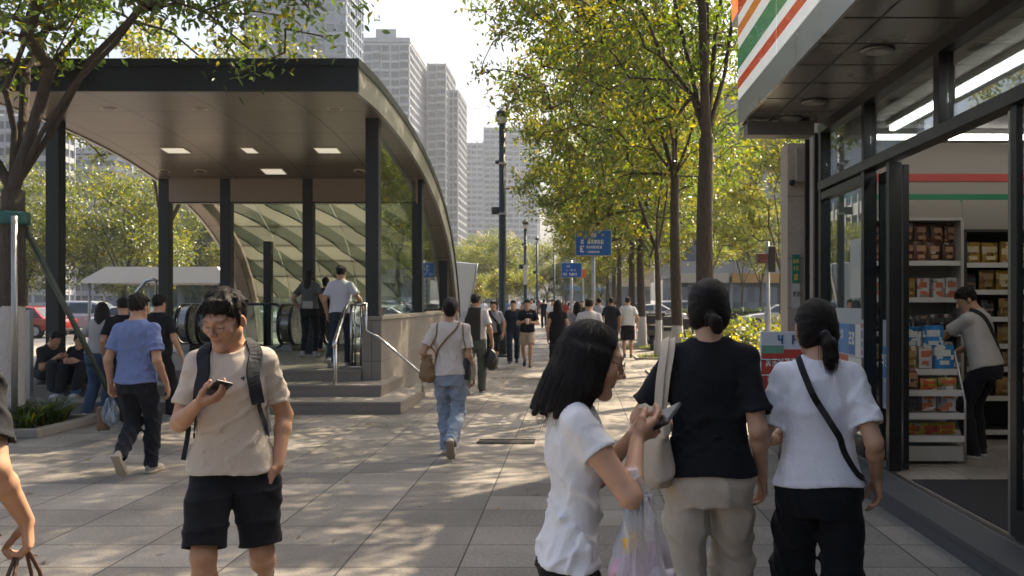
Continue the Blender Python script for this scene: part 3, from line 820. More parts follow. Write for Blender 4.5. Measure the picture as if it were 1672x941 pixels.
# ------------------------------------------------------------------ camera, sky, sun
cam = bpy.data.cameras.new('camera'); co = bpy.data.objects.new('camera', cam); COL.objects.link(co)
co.location = (0, 0, EYE); co.rotation_euler = (R(90), 0, 0)
cam.sensor_width = 36; cam.lens = 36 * F / 1672
cam.shift_x = -(CX - 836) / 1672; cam.shift_y = (CY - 470.5) / 1672
cam.clip_start = .05; cam.clip_end = 4000
cam.dof.use_dof = True; cam.dof.focus_distance = 5.0; cam.dof.aperture_fstop = 6.3
SC.camera = co
SUN_AZ, SUN_EL = R(41), R(51)
w = bpy.data.worlds.new('World'); SC.world = w; w.use_nodes = True
nt = w.node_tree; bg = nt.nodes['Background']
sk = nt.nodes.new('ShaderNodeTexSky'); sk.sky_type = 'NISHITA'; sk.sun_disc = False
sk.sun_elevation = SUN_EL; sk.sun_rotation = SUN_AZ; sk.air_density = 1.0; sk.dust_density = 7.0; sk.ozone_density = 1.0
nt.links.new(sk.outputs[0], bg.inputs[0]); bg.inputs[1].default_value = .105
sl = bpy.data.lights.new('sun', 'SUN'); sl.energy = 5.0; sl.angle = R(.5); sl.color = (1.0, .83, .61)
so = bpy.data.objects.new('sun', sl); COL.objects.link(so)
sd = Vector((math.sin(SUN_AZ) * math.cos(SUN_EL), math.cos(SUN_AZ) * math.cos(SUN_EL), math.sin(SUN_EL)))
so.rotation_euler = sd.to_track_quat('Z', 'Y').to_euler(); so.location = (30, 40, 60)
vs_ = SC.view_settings; vs_.view_transform = 'Standard'; vs_.look = 'None'; vs_.exposure = 1.4; vs_.gamma = 1; vs_.use_curve_mapping = False
SC.cycles.max_bounces = 8; SC.cycles.transparent_max_bounces = 16; SC.cycles.use_denoising = True
SC.cycles.sample_clamp_indirect = 6; SC.cycles.caustics_reflective = False; SC.cycles.caustics_refractive = False
# ------------------------------------------------------------------ the people close to the camera
BLK = (.012, .012, .014); WHT = (.78, .78, .79); CREAM = (.62, .55, .46); NAVY = (.016, .02, .032)
phone_m = mat('phone black', (.015, .015, .018), .25, .2, .05); scr_m = mat('phone screen', (.02, .022, .03), .3, 0, .05, spec=.25)

def phone(P, W, up, nrm, label):
    """a hand-held phone: up = long axis, nrm = screen normal, person space"""
    e = carry(P, 'phone', label, 'phone')
    W, up, nrm = V3(W), unit(up), V3(nrm); nrm = unit(nrm - up * nrm.dot(up)); x = np.cross(up, nrm)
    MB().obox(W, x, up, nrm, .036, .074, .0055, bev=.003).build('case', phone_m, e)
    MB().obox(W + nrm * .0062, x, up, nrm, .0325, .0695, .0006).build('screen', scr_m, e)
    mb = MB()
    for dx, dy in ((.022, .06), (.022, .042)):
        mb.obox(W + x * dx + up * dy - nrm * .0055, x, up, nrm, .006, .006, .0012, bev=.001)
    mb.build('lens', scr_m, e)
    return e

# ---- young man with phone
A = person('young man in cream t-shirt and black shorts reading his phone as he walks', (-1.58, 4.22, 0), 193, 1.69, 'm', .0042, lean=3, head_s=1.08, head_rot=(20, -26, -2), pocket=(1,),
           feet=[((.085, .10, .08), 0, -8), ((-.120, -.30, .25), 50, 6)], pelvis=(0, 0, .895),
           hands=[dict(w=(.110, .235, 1.155), e=(.5, -.5, -1), d=(-.90, .22, .30), n=(.25, -.25, .95), curl=(.55, .62, .68, .75), thumb=(.75, .35)),
                  dict(w=(-.208, .04, .845), e=(-.5, -1, 0), thumb=(.2, .8), d=(.30, .03, -1), curl=(.2, .2, .2, .2))],
           top=('tee', (.56, .49, .405)), bottom=('longshorts', (.010, .011, .014)), shoe=(.03, .03, .035), sole=(.6, .6, .6), hair='short', seed=4, eyes_down=True, wide=.93, fit=.92, hem=-.065)
pk = A.Wr[0] + A.HD[0] * .085 + V3(0, -.012, .030)
phone(A, pk + V3(-.005, .0, .012), (-.42, .62, .35), (.1, -.62, .62), 'black phone in the hand of the young man in cream')
bk = cloth('backpack', (.014, .016, .022), .75)
e = carry(A, 'backpack', 'dark navy backpack on the shoulders of the young man in cream', 'backpack')
gb_ = Grid(A.pc + V3(-.25, -.40, -.10), A.pc + V3(.25, .0, .60), .008)
gb_.box(A.pc + V3(0, -.215, .25), (.145, .085, .215), None, .06); gb_.box(A.pc + V3(0, -.30, .18), (.11, .04, .12), None, .035, .02)
gb_.displace(folds(77, .09, .006, .8)); V, Q = gb_.mesh(1); link('bag_body', mesh_np('bag_body', V, Q), bk, e)
for q in (1, -1):
    sx = q * .112
    top_ = A.pc + A.Rt @ V3(sx, -.10, .46); tp = A.pc + A.Rt @ V3(sx, .0, .56); fr = A.pc + A.Rt @ V3(sx * 1.08, .14, .40); lo_ = A.pc + A.Rt @ V3(q * .142, .115, .24); lo2 = A.pc + A.Rt @ V3(q * .172, .02, .10)
    s_ = strap_on(A, [top_, tp, fr, lo_], A.gt, .058, .012, bk, 'shoulder_strap', e)
    strap_on(A, [lo_ + V3(0, .0, .02), lo2, A.pc + V3(q * .165, -.13, .06)], A.gt, .022, .004, bk, 'webbing', e)
wb = A.pc + V3(.178, .03, .10)
ribbon([wb + V3(0, 0, .04), wb + V3(.006, .01, -.02), wb + V3(.022, .012, -.11)], [V3(.3, 1, 0)] * 3, .022, .003).build('webbing', bk, e)
# glasses
ge = carry(A, 'glasses', 'thin metal framed glasses worn by the young man in cream', 'glasses')
gm = mat('glasses wire', (.10, .10, .11), .3, .9, .05)
def glasses(P, ge, gm, rad=.0008):
    Tq = lambda p: P.headC + P.Rh @ (V3(p) * P.s)
    mb = MB()
    for q in (-1, 1):
        pts = [Tq((q * .034 + .0245 * math.cos(a), .108 - .10 * abs(q * .034 + .0245 * math.cos(a)), -.006 + .0205 * math.sin(a))) for a in np.linspace(0, 2 * PI, 25)]
        mb.tube(pts, rad * 1.2, 6, False)
        mb.tube([Tq((q * .058, .102, .004)), Tq((q * .074, .09, .006)), Tq((q * .082, .01, .008)), Tq((q * .083, -.008, -.01))], rad * 1.2, 6)
    mb.tube([Tq((-.0105, .1065, .0)), Tq((0, .1105, .003)), Tq((.0105, .1065, .0))], rad * 1.2, 6)
    mb.build('rim', gm, ge)
    for q in (-1, 1):
        ml = MB(); c = [Tq((q * .034 + .0228 * math.cos(a), .108 - .10 * abs(q * .034 + .0228 * math.cos(a)), -.006 + .019 * math.sin(a))) for a in np.linspace(0, 2 * PI, 21)[:-1]]
        dn = P.Rh @ V3(0, .0008, 0)
        a_ = [ml.bm.verts.new(p) for p in c]; b_ = [ml.bm.verts.new(p + dn) for p in c]
        ml.bm.faces.new(a_); ml.bm.faces.new(b_[::-1])
        for k in range(20): ml.bm.faces.new((a_[k], a_[(k + 1) % 20], b_[(k + 1) % 20], b_[k]))
        ml.build('lens', glass('lens glass', (.99, .99, .99), .015, 4, 0, .25), ge)
glasses(A, ge, gm)
# chest mark of the shirt
p_, n_ = A.gt.proj(A.pc + V3(-.072, .15, .362), .001); u_ = unit(np.cross(V3(0, 0, 1), n_)); v_ = np.cross(n_, u_)
mb = MB()
for a, b, cw, ch in ((0, 0, .0025, .010), (-.005, .004, .005, .0025), (-.005, -.001, .004, .0022), (.004, .003, .0018, .006)):
    mb.obox(p_ + u_ * a + v_ * b, u_, v_, n_, cw, ch, .0008)
mb.build('chest_mark', mat('print dark', (.05, .05, .06)), A.top)

# ---- woman in profile with phone and plastic bag
B = person('woman in white t-shirt seen from the side, long dark hair, typing on a phone', (-.022, 2.86, 0), -84, 1.575, 'f', .0040, head_s=1.07, lean=4, deep=.74, head_rot=(15, 2, 0),
           feet=[((.08, -.14, .09), 15, 0), ((-.08, .16, .08), 0, 0)],
           hands=[dict(w=(.050, .225, 1.265), e=(1.25, -1.0, -.6), d=(-.40, .80, .45), n=(-.75, -.10, .55), curl=(.50, .6, .7, .8), thumb=(.5, .3)),
                  dict(w=(-.095, .235, 1.255), e=(-.7, -.8, -.8), d=(.35, .85, .35), n=(.65, -.35, .45), curl=(.6, .7, .8, .9), thumb=(.5, .4))],
           top=('tee', WHT), bottom=('trousers', BLK), shoe=(.5, .5, .5), hair='long', seed=9, eyes_down=True, hem=-.045, fit=1.0, sleeve=.43)
phone(B, (B.Wr[0] + B.HD[0] * .10 + B.Wr[1] + B.HD[1] * .10) / 2 + V3(.01, .012, .022), (-.80, .47, .31), (.03, -.55, .83), 'dark phone held in both hands by the woman in profile')
ge = carry(B, 'glasses', 'fine framed glasses on the woman seen in profile', 'glasses'); glasses(B, ge, gm, .0011)

def plastic_mat(name, tint=(.93, .93, .94), op=.5):
    if name in _M: return _M[name]
    m = bpy.data.materials.new(name); m.use_nodes = True; nt = m.node_tree; nt.nodes.clear()
    o = N(nt, 'ShaderNodeOutputMaterial'); t = N(nt, 'ShaderNodeBsdfTransparent'); t.inputs[0].default_value = (1, 1, 1, 1)
    d = N(nt, 'ShaderNodeBsdfDiffuse'); d.inputs[0].default_value = rgba(tint); tr = N(nt, 'ShaderNodeBsdfTranslucent'); tr.inputs[0].default_value = rgba(tint)
    g = N(nt, 'ShaderNodeBsdfGlossy'); g.inputs['Roughness'].default_value = .22
    tc = N(nt, 'ShaderNodeTexCoord'); no = N(nt, 'ShaderNodeTexNoise'); no.inputs['Scale'].default_value = 22; no.inputs['Detail'].default_value = 4; no.inputs['Distortion'].default_value = 1.5
    mp = N(nt, 'ShaderNodeMapping'); mp.inputs['Scale'].default_value = (1, 1, .35); L(nt, tc.outputs['Object'], mp.inputs[0]); L(nt, mp.outputs[0], no.inputs['Vector'])
    bp = N(nt, 'ShaderNodeBump'); bp.inputs['Strength'].default_value = .9; bp.inputs['Distance'].default_value = .02; L(nt, no.outputs['Fac'], bp.inputs['Height'])
    for s_ in (d, g, tr): L(nt, bp.outputs[0], s_.inputs['Normal'])
    m1 = N(nt, 'ShaderNodeMixShader'); m1.inputs[0].default_value = .5; L(nt, d.outputs[0], m1.inputs[1]); L(nt, tr.outputs[0], m1.inputs[2])
    m2 = N(nt, 'ShaderNodeMixShader'); m2.inputs[0].default_value = .16; L(nt, m1.outputs[0], m2.inputs[1]); L(nt, g.outputs[0], m2.inputs[2])
    lw = N(nt, 'ShaderNodeLayerWeight'); lw.inputs[0].default_value = .45
    mr = N(nt, 'ShaderNodeMapRange'); mr.inputs[3].default_value = op * .55; mr.inputs[4].default_value = min(1, op * 1.7); L(nt, lw.outputs['Facing'], mr.inputs[0])
    m3 = N(nt, 'ShaderNodeMixShader'); L(nt, mr.outputs[0], m3.inputs[0]); L(nt, t.outputs[0], m3.inputs[1]); L(nt, m2.outputs[0], m3.inputs[2])
    L(nt, m3.outputs[0], o.inputs[0]); _M[name] = m
    return m

def sack(name, parent, c, w, d, h, mouth, m, seed=1, n=44, rows=26, fold=.010, handles=None):
    """thin bag skin hanging from a gathered mouth: c = bottom centre"""
    rg = np.random.RandomState(seed); V = []; ph = rg.uniform(0, 6, 8)
    for j in range(rows):
        t = j / (rows - 1)
        prof = math.sin(min(1, t * 3.2) * PI / 2) * (1 - .0 * t) if t < .32 else 1 - (1 - mouth) * ((t - .32) / .68) ** 1.15
        for k in range(n):
            a = 2 * PI * k / n
            cs, sn = math.cos(a), math.sin(a); q = (abs(cs) ** 2.8 + abs(sn) ** 2.8) ** (-1 / 2.8)
            f = fold * (.25 + t) * (math.sin(9 * a + ph[0] + 2 * t) + .7 * math.sin(17 * a + ph[1] - 3 * t) + .5 * math.sin(5 * a + ph[2] + 6 * t)) + fold * .5 * math.sin(4 * a + 11 * t + ph[3])
            V.append((c[0] + cs * q * (w / 2 * prof + f), c[1] + sn * q * (d / 2 * prof + f), c[2] + h * t + .006 * math.sin(3 * a + ph[4])))
    Q = [(j * n + k, j * n + (k + 1) % n, (j + 1) * n + (k + 1) % n, (j + 1) * n + k) for j in range(rows - 1) for k in range(n)]
    V.append((c[0], c[1], c[2] - .004)); b = len(V) - 1
    Q += [(b, (k + 1) % n, k, k) for k in range(n)]
    me = bpy.data.meshes.new(name); me.from_pydata([tuple(v) for v in V], [], [tuple(dict.fromkeys(q)) for q in Q]); me.update()
    for p in me.polygons: p.use_smooth = True
    o = link(name, me, m, parent); md = o.modifiers.new('sheet', 'SOLIDIFY'); md.thickness = .0006
    return o
fa = B.El[0] + (B.Wr[0] - B.El[0]) * .24          # hangs on the right forearm
pe = carry(B, 'plastic_bag', 'translucent white shopping bag hanging from the forearm of the woman in profile', 'bag')
pm = plastic_mat('thin plastic', (.90, .89, .90), .52)
bc = fa + V3(.03, .025, -.37)
sack('bag_film', pe, bc, .24, .17, .34, .13, pm, 3, fold=.013)
for q in (-1, 1):
    hp = [fa + V3(.03, .025, -.05), fa + V3(.020 + .012 * q, .02 + .014 * q, -.015), fa + V3(.034 * q, .006 * q, .018), fa + V3(.018 * q, .0, .040), fa + V3(0, .0, .044)]
    ribbon(hp, [V3(1, .3, 0), V3(1, .3, 0), V3(q, .3, 0), V3(.6 * q, 0, .6), V3(0, 0, 1)], .030, .0012).build('handle', pm, pe)
def packet(name, label, cat, P, c, hs, rot, m, seed, group=None, text=None):
    e = carry(P, name, label, cat, group)
    g = Grid(V3(c) - max(hs) * 1.9, V3(c) + max(hs) * 1.9, .006); g.box(c, hs, rot, min(hs) * .8); g.displace(folds(seed, .07, .006, 1)); V, Q = g.mesh(1)
    link('wrapper', mesh_np('wrapper', V, Q), m, e)
    return e
packet('snack_packet', 'pink wrapped packet inside the translucent shopping bag', 'packet', B, bc + V3(.0, .0, .12), (.055, .085, .065), Rx(.4), mat('pink wrap', (.62, .36, .45), .4, 0, .2), 5)
packet('fruit', 'yellow round fruit at the top inside the translucent shopping bag', 'fruit', B, bc + V3(.03, -.03, .21), (.035, .035, .032), Rx(.1), mat('yellow fruit', (.75, .46, .04), .45), 6)
jar = packet('tub', 'pale tub with dark lettering inside the translucent shopping bag', 'tub', B, bc + V3(.05, .05, .10), (.035, .045, .05), Rz(.2), mat('pale tub', (.62, .55, .60), .4), 8)

# ---- woman in black with tote
C_ = person('woman in black t-shirt and beige trousers walking away, black hair in a low knot', (.545, 3.74, 0), -5, 1.735, 'f', .0044, lean=2, head_rot=(13, 2, 0),
            feet=[((.09, .16, .08), 0, -4), ((-.09, -.16, .10), 20, 6)],
            hands=[dict(w=(.212, .05, .865), e=(.02, -1, 0), curl=(.3, .45, .55, .6)), dict(w=(-.15, .24, 1.03), e=(-.9, -.8, -.3), d=(.2, .9, .2))],
            top=('tee', (.011, .0115, .014)), bottom=('wide', (.56, .485, .39)), shoe=(.5, .5, .5), hair='knot', seed=14, wide=1.0, fit=1.0, hem=-.02, head_s=1.03, sleeve=.78)
# ---- woman in white with crossbody strap
D_ = person('woman in white t-shirt and black trousers with a ponytail walking past the shop', (.985, 3.72, 0), -9, 1.645, 'f', .0044, lean=3, head_rot=(12, 14, 0),
            feet=[((.09, -.14, .10), 18, -4), ((-.09, .18, .08), 0, 6)],
            hands=[dict(w=(.245, .07, .90), e=(.05, -1, 0), curl=(.35, .5, .6, .7), n=(-1, -.1, 0), d=(.12, .25, -1)), dict(w=(-.17, .22, 1.03), e=(-.6, -1, -.6), d=(.3, .9, .1))],
            top=('tee', (.76, .76, .80)), bottom=('wide', (.010, .010, .012)), shoe=(.04, .04, .04), hair='pony', seed=23, wide=.98, fit=1.0, hem=-.015, head_s=1.06, sleeve=.76)
st_m = cloth('black strap', (.012, .012, .013), .7, .15)
e = carry(D_, 'crossbody_bag', 'black crossbody bag strapped over the back of the woman in white', 'bag')
s = D_.s; T_ = lambda p: D_.pc + D_.Rt @ (V3(p) * s)
strap_on(D_, [T_((-.085, .05, .52)), T_((-.10, -.05, .53)), T_((-.05, -.18, .38)), T_((.06, -.18, .20)), T_((.175, -.10, .035)), T_((.195, .05, .0)), T_((.175, .14, -.01))], D_.gt, .026, .004, st_m, 'strap', e, n=34)
gq = Grid(T_((.05, .03, -.16)), T_((.30, .30, .08)), .008); gq.box(T_((.165, .165, -.04)), (.03, .09, .06), None, .02); V, Q = gq.mesh(1); link('bag_body', mesh_np('bag_body', V, Q), st_m, e)
e2 = carry(D_, 'hair_tie', 'grey elastic tie round the ponytail of the woman in white', 'hair tie'); 
tt = MB(); hc = D_.headC + D_.Rh @ (V3(0, -.113, -.046) * s); ax_ = D_.Rh @ unit(V3(0, -.75, -.6)); u1 = unit(np.cross(ax_, V3(1, 0, 0))); u2 = np.cross(ax_, u1)
tt.tube([hc + (u1 * math.cos(a) + u2 * math.sin(a)) * .0175 for a in np.linspace(0, 2 * PI, 17)], .004, 6, False); tt.build('band', mat('tie', (.12, .12, .13)), e2)
# tote bag on the left shoulder of the woman in black
e = carry(C_, 'tote_bag', 'beige canvas tote bag on the shoulder of the woman in black', 'tote bag')
cv = cloth('canvas', (.52, .44, .34), .85, .35); s = C_.s; T_ = lambda p: C_.pc + C_.Rt @ (V3(p) * s)
gt_ = Grid(T_((-.48, -.32, -.12)), T_((-.06, .30, .42)), .006)
Rb = Rz(.62) @ Ry(-.05)
gt_.loft(T_((-.255, -.035, .10)), Rb, [(-.175, .045, .135, 0, .0), (-.14, .060, .148, 0, 0), (0, .052, .142, 0, -.025), (.09, .030, .118, 0, -.05), (.14, .014, .100, 0, -.058), (.165, .010, .092, 0, -.06)], p=4)
gt_.displace(folds(31, .13, .008, .3)); V, Q = gt_.mesh(3); link('bag_body', mesh_np('bag_body', V, Q), cv, e)
for q in (-1, 1):
    a0 = T_((-.255, -.035, .10)) + Rb @ V3(q * .012, -.115, .14); a1 = T_((-.255, -.035, .10)) + Rb @ V3(q * .012, .0, .14)
    sp = [a0, T_((-.185 + q * .012, -.115, .36)), T_((-.168 + q * .012, -.085, .455)), T_((-.160 + q * .012, -.02, .525)), T_((-.168 + q * .012, .06, .475)), T_((-.20, .09, .36)), a1]
    c = [V3(p) for p in sp]; tq = np.linspace(0, len(c) - 1, 40); pts = [np.array([np.interp(t, range(len(c)), [p[i] for p in c]) for i in range(3)]) for t in tq]
    for _ in range(6): pts = [pts[0]] + [(pts[i - 1] + 2 * pts[i] + pts[i + 1]) / 4 for i in range(1, 39)] + [pts[-1]]
    out = []; nr = []
    for p in pts:
        d = C_.gt.sample(p)
        if d < .012: p, n_ = C_.gt.proj(p, .006 + .004 * (q > 0))
        else: n_ = C_.gt.grad(p)
        out.append(p); nr.append(n_)
    for _ in range(3): out = [out[0]] + [(out[i - 1] + 2 * out[i] + out[i + 1]) / 4 for i in range(1, 39)] + [out[-1]]; nr = [nr[0]] + [unit(nr[i - 1] + 2 * nr[i] + nr[i + 1]) for i in range(1, 39)] + [nr[-1]]
    ribbon(out, nr, .034, .004).build('handle', cv, e)

# ---- man cut by the left edge of the picture
E_ = person('man in black t-shirt at the left edge carrying a bag by its brown handles', (-2.07, 2.95, 0), 4, 1.70, 'm', .0048, lean=3, head_rot=(5, 0, 0),
            feet=[((.085, -.20, .10), 18, -4), ((-.085, .2, .08), 0, 4)],
            hands=[dict(w=(.258, .07, .87), e=(.2, -1, 0), d=(.06, .10, -1), n=(-.9, -.3, 0), curl=(.95, 1.0, 1.05, 1.1), thumb=(.8, .5)), {}],
            top=('tee', (.011, .012, .015)), bottom=('trousers', (.02, .022, .03)), hair='short', seed=41)
e = carry(E_, 'handbag', 'brown leather bag hanging from the hand of the man at the left edge', 'handbag')
lh = mat('brown leather', (.085, .042, .02), .5, 0, .3, 30, .2, 80); hw = E_.Wr[0] + E_.HD[0] * .105 + V3(-.022, -.005, 0)
gq = Grid(hw + V3(-.14, -.26, -.52), hw + V3(.14, .26, -.1), .008); gq.loft(hw + V3(0, 0, -.32), np.eye(3), [(-.14, .06, .18, 0, 0), (.0, .06, .18, 0, 0), (.12, .025, .16, 0, 0), (.14, .02, .16, 0, 0)], p=3); gq.displace(folds(61, .1, .006)); V, Q = gq.mesh(1)
link('bag_body', mesh_np('bag_body', V, Q), lh, e)
for q in (-1, 1):
    MB().tube([hw + V3(q * .02, -.12, -.19), hw + V3(q * .014, -.085, -.09), hw + V3(q * .004, -.035, -.008), hw + V3(0, 0, .006), hw + V3(q * .004, .035, -.008), hw + V3(q * .014, .085, -.09), hw + V3(q * .02, .12, -.19)], .0065, 8).build('handle', lh, e)
# ------------------------------------------------------------------ people further off
def spot(px, D, z=0.0): return ((px - CX) * D / F, D, z)
ARMS = [{}, {}]
walkR = [((.085, -.30, .17), 42, -5), ((-.08, .14, .08), 0, 5)]     # right foot trailing, heel up
walkL = [((.08, .16, .08), 0, -5), ((-.085, -.28, .15), 38, 5)]
stand = [((.10, .02, .08), 0, -10), ((-.10, -.02, .08), 0, 10)]
# man in blue seen from behind
Fm = person('man in blue t-shirt and dark trousers walking to the station steps with a carrier bag', spot(222, 8.35), -2, 1.70, 'm', .0062, lean=3, head_rot=(2, -10, 0), feet=[((.06, .16, .08), 0, -4), ((-.03, -.22, .22), 55, 2)],
    hands=[dict(w=(.245, .07, .84), e=(.1, -1, 0)), dict(w=(-.245, .02, .835), e=(-.2, -1, 0), curl=(.9, 1, 1, 1.1))], top=('tee', (.155, .20, .37)), bottom=('trousers', (.016, .017, .022)), shoe=(.30, .27, .23), sole=(.45, .38, .28), hair='short', seed=51, hem=-.06)
e = carry(Fm, 'carrier_bag', 'small blue and white carrier bag in the left hand of the man in blue', 'bag'); hw = Fm.Wr[1] + Fm.HD[1] * .11
sack('bag_film', e, hw + V3(-.005, -.02, -.30), .16, .10, .27, .2, plastic_mat('bag blue', (.42, .52, .62), .75), 7, fold=.012)
MB().tube([hw + V3(0, -.03, -.05), hw + V3(0, -.015, -.01), hw + V3(0, .01, .0), hw + V3(0, .02, -.05)], .005, 6).build('handle', plastic_mat('bag blue'), e)
e = carry(Fm, 'paper_bag', 'brown paper bag held beside the blue carrier bag by the man in blue', 'bag')
gq = Grid(hw + V3(-.16, -.16, -.34), hw + V3(.08, .12, .0), .008); gq.loft(hw + V3(-.06, -.03, -.2), Rz(.3), [(-.12, .06, .04, 0, 0), (0, .058, .036, 0, 0), (.08, .056, .028, 0, 0), (.10, .055, .024, 0, 0)], p=3); gq.displace(folds(3, .05, .006)); V, Q = gq.mesh(1)
link('bag_body', mesh_np('bag_body', V, Q), mat('kraft paper', (.15, .085, .045), .8), e)
# woman with brown shoulder bag
Gw = person('woman in cream t-shirt and light blue jeans walking away, hair pinned up', spot(735, 9.35), -1, 1.665, 'f', .0062, lean=2, head_rot=(3, 2, 0), feet=[((.045, -.26, .20), 58, 2), ((-.06, .18, .08), 0, 4)],
    hands=[dict(w=(.225, .10, .84), e=(.1, -1, 0), curl=(.5, .6, .7, .8)), dict(w=(-.215, .11, .95), e=(-.5, -1, 0))], top=('tee', (.58, .52, .46)), bottom=('jeans', (.25, .30, .37)), shoe=(.46, .42, .36), sole=(.30, .24, .17), hair='updo', seed=52, hem=-.05, wide=1.12, head_s=1.05)
tan = mat('tan leather', (.20, .115, .05), .6, 0, .25, 20, .3, 70)
e = carry(Gw, 'shoulder_bag', 'slouchy tan shoulder bag worn across by the woman in cream and jeans', 'bag'); s = Gw.s; T_ = lambda p: Gw.pc + Gw.Rt @ (V3(p) * s)
gq = Grid(T_((-.42, -.22, -.16)), T_((-.10, .22, .22)), .008); gq.loft(T_((-.235, -.03, .0)), Rz(.5), [(-.12, .05, .09, 0, 0), (-.06, .08, .135, 0, 0), (.05, .06, .13, 0, 0), (.13, .03, .11, 0, 0), (.16, .012, .10, 0, 0)], p=2.4); gq.displace(folds(33, .09, .012, .4)); V, Q = gq.mesh(2); link('bag_body', mesh_np('bag_body', V, Q), tan, e)
strap_on(Gw, [T_((-.19, -.08, .12)), T_((-.12, -.14, .22)), T_((-.01, -.14, .34)), T_((.085, -.11, .44)), T_((.10, -.02, .51)), T_((.09, .08, .45))], Gw.gt, .022, .004, tan, 'strap', e, n=30)
strap_on(Gw, [T_((-.19, -.09, .12)), T_((-.155, -.13, .25)), T_((-.135, -.11, .40)), T_((-.125, -.04, .50)), T_((-.12, .08, .44))], Gw.gt, .016, .004, tan, 'strap', e, n=26)
e = carry(Gw, 'black_bag', 'black leather bag under the right arm of the woman in cream and jeans', 'bag'); bl = mat('black leather', (.016, .016, .017), .42, 0, .2, 20, .2, 60)
gq = Grid(T_((.08, -.22, -.16)), T_((.36, .22, .22)), .008); gq.loft(T_((.195, .02, .02)), Rz(-.35), [(-.12, .035, .10, 0, 0), (-.05, .05, .125, 0, 0), (.06, .04, .115, 0, 0), (.12, .02, .10, 0, 0)], p=2.6); gq.displace(folds(35, .09, .007, .4)); V, Q = gq.mesh(2); link('bag_body', mesh_np('bag_body', V, Q), bl, e)
strap_on(Gw, [T_((.18, -.04, .12)), T_((.165, -.11, .28)), T_((.145, -.09, .41)), T_((.132, -.01, .50)), T_((.15, .08, .40))], Gw.gt, .014, .004, tan, 'strap', e, n=26)
# the group at the steps
STEP1, STEP2, PLAT = .17, .34, .51
Hm = person('man in dark printed t-shirt sitting on the station steps looking at his hands', spot(72, 13.80, 0), -118, 1.68, 'm', .0085, lean=24, pelvis=(0, 0, .46), head_rot=(24, 6, 0),
    feet=[((.16, .46, .25), 0, -10), ((-.12, .50, .25), 0, 10)], hands=[dict(w=(.06, .40, .76), e=(.7, -.4, -1), d=(-.4, .9, 0), n=(-.6, 0, .6)), dict(w=(-.05, .40, .77), e=(-.7, -.4, -1), d=(.4, .9, 0), n=(.6, 0, .6))], top=('tee', (.03, .032, .037)), bottom=('trousers', (.30, .30, .28)), shoe=(.35, .34, .34), sole=(.55, .54, .52), hair='short', seed=53, hem=.02)
Iw = person('woman in pale grey t-shirt with long dark hair bending beside the seated man', spot(158, 12.55), -20, 1.63, 'f', .0085, lean=10, head_rot=(10, 150 - 100, 0), feet=[((.08, .06, .08), 0, 0), ((-.08, -.10, .08), 0, 0)],
    hands=[dict(w=(.20, .20, .92), e=(.5, -1, 0)), dict(w=(-.30, .15, .92), e=(-.7, -1, 0))], top=('tee', (.40, .38, .37)), bottom=('jeans', (.05, .085, .15)), shoe=(.5, .5, .5), hair='longback', seed=54, hem=.0)
Xm = person('person in dark top and blue jeans sitting on the steps beside the seated man', spot(143, 13.9), 176, 1.66, 'm', .0095, lean=22, pelvis=(0, 0, .46), head_rot=(30, 30, 0), feet=[((.12, .50, .25), 0, -10), ((-.10, .46, .25), 0, 10)], hands=[dict(w=(.10, .40, .72), e=(.7, -.4, -1), d=(-.4, .9, 0)), dict(w=(-.10, .42, .72), e=(-.7, -.4, -1), d=(.4, .9, 0))], top=('tee', (.018, .018, .022)), bottom=('jeans', (.06, .10, .19)), shoe=(.5, .5, .5), hair='short', seed=71, hem=.02)
Jm = person('man in plain black t-shirt just left of the man in blue by the steps', spot(201, 12.3), 20, 1.68, 'm', .0095, lean=3, feet=stand, top=('tee', (.012, .012, .014)), bottom=('trousers', (.012, .012, .015)), shoe=(.4, .4, .4), hair='short', seed=55, head_rot=(10, 10, 0))
Km = person('man in black t-shirt with a small print standing right of the man in blue', spot(257, 12.2), -14, 1.72, 'm', .0095, lean=3, feet=walkL, hands=[dict(w=(.30, .10, .84), e=(.4, -1, 0)), {}], top=('tee', (.014, .014, .015)), bottom=('trousers', (.014, .014, .017)), shoe=(.2, .2, .2), hair='short', seed=56)
p_, n_ = Km.gt.proj(Km.pc + V3(-.02, -.2, .36), .001); u_ = unit(np.cross(V3(0, 0, 1), n_)); v_ = np.cross(n_, u_); mb = MB()
for a, b, cw in ((-.03, 0, .006), (-.015, .006, .008), (.004, -.004, .006), (.02, .004, .008)): mb.obox(p_ + u_ * a + v_ * b, u_, v_, n_, cw * .5, .010, .0015)
mb.build('back_print', mat('print gold', (.32, .22, .08)), Km.top)
# at the escalators
Lw = person('woman in grey t-shirt and black leggings stepping on the escalator, long ponytail', spot(505, 17.6, PLAT), -6, 1.73, 'f', .010, lean=3, head_rot=(2, -18, 0), feet=[((.08, .08, .08), 0, 0), ((-.07, -.14, .09), 15, 0)], hands=[dict(w=(.26, .12, .95), e=(.4, -1, 0)), dict(w=(-.26, .12, .95), e=(-.5, -1, 0))], top=('tee', (.11, .115, .12)), bottom=('slim', (.012, .012, .014)), shoe=(.35, .35, .36), hair='longtail', seed=57, hem=.0)
e = carry(Lw, 'waist_bag', 'small white and grey waist bag of the woman in grey at the escalator', 'bag')
gq = Grid(Lw.pc + V3(-.16, -.26, -.05), Lw.pc + V3(.16, -.04, .22), .01); gq.box(Lw.pc + V3(.03, -.155, .08), (.10, .04, .075), None, .03); V, Q = gq.mesh(1); link('bag_body', mesh_np('bag_body', V, Q), cloth('pale bag', (.38, .35, .35)), e)
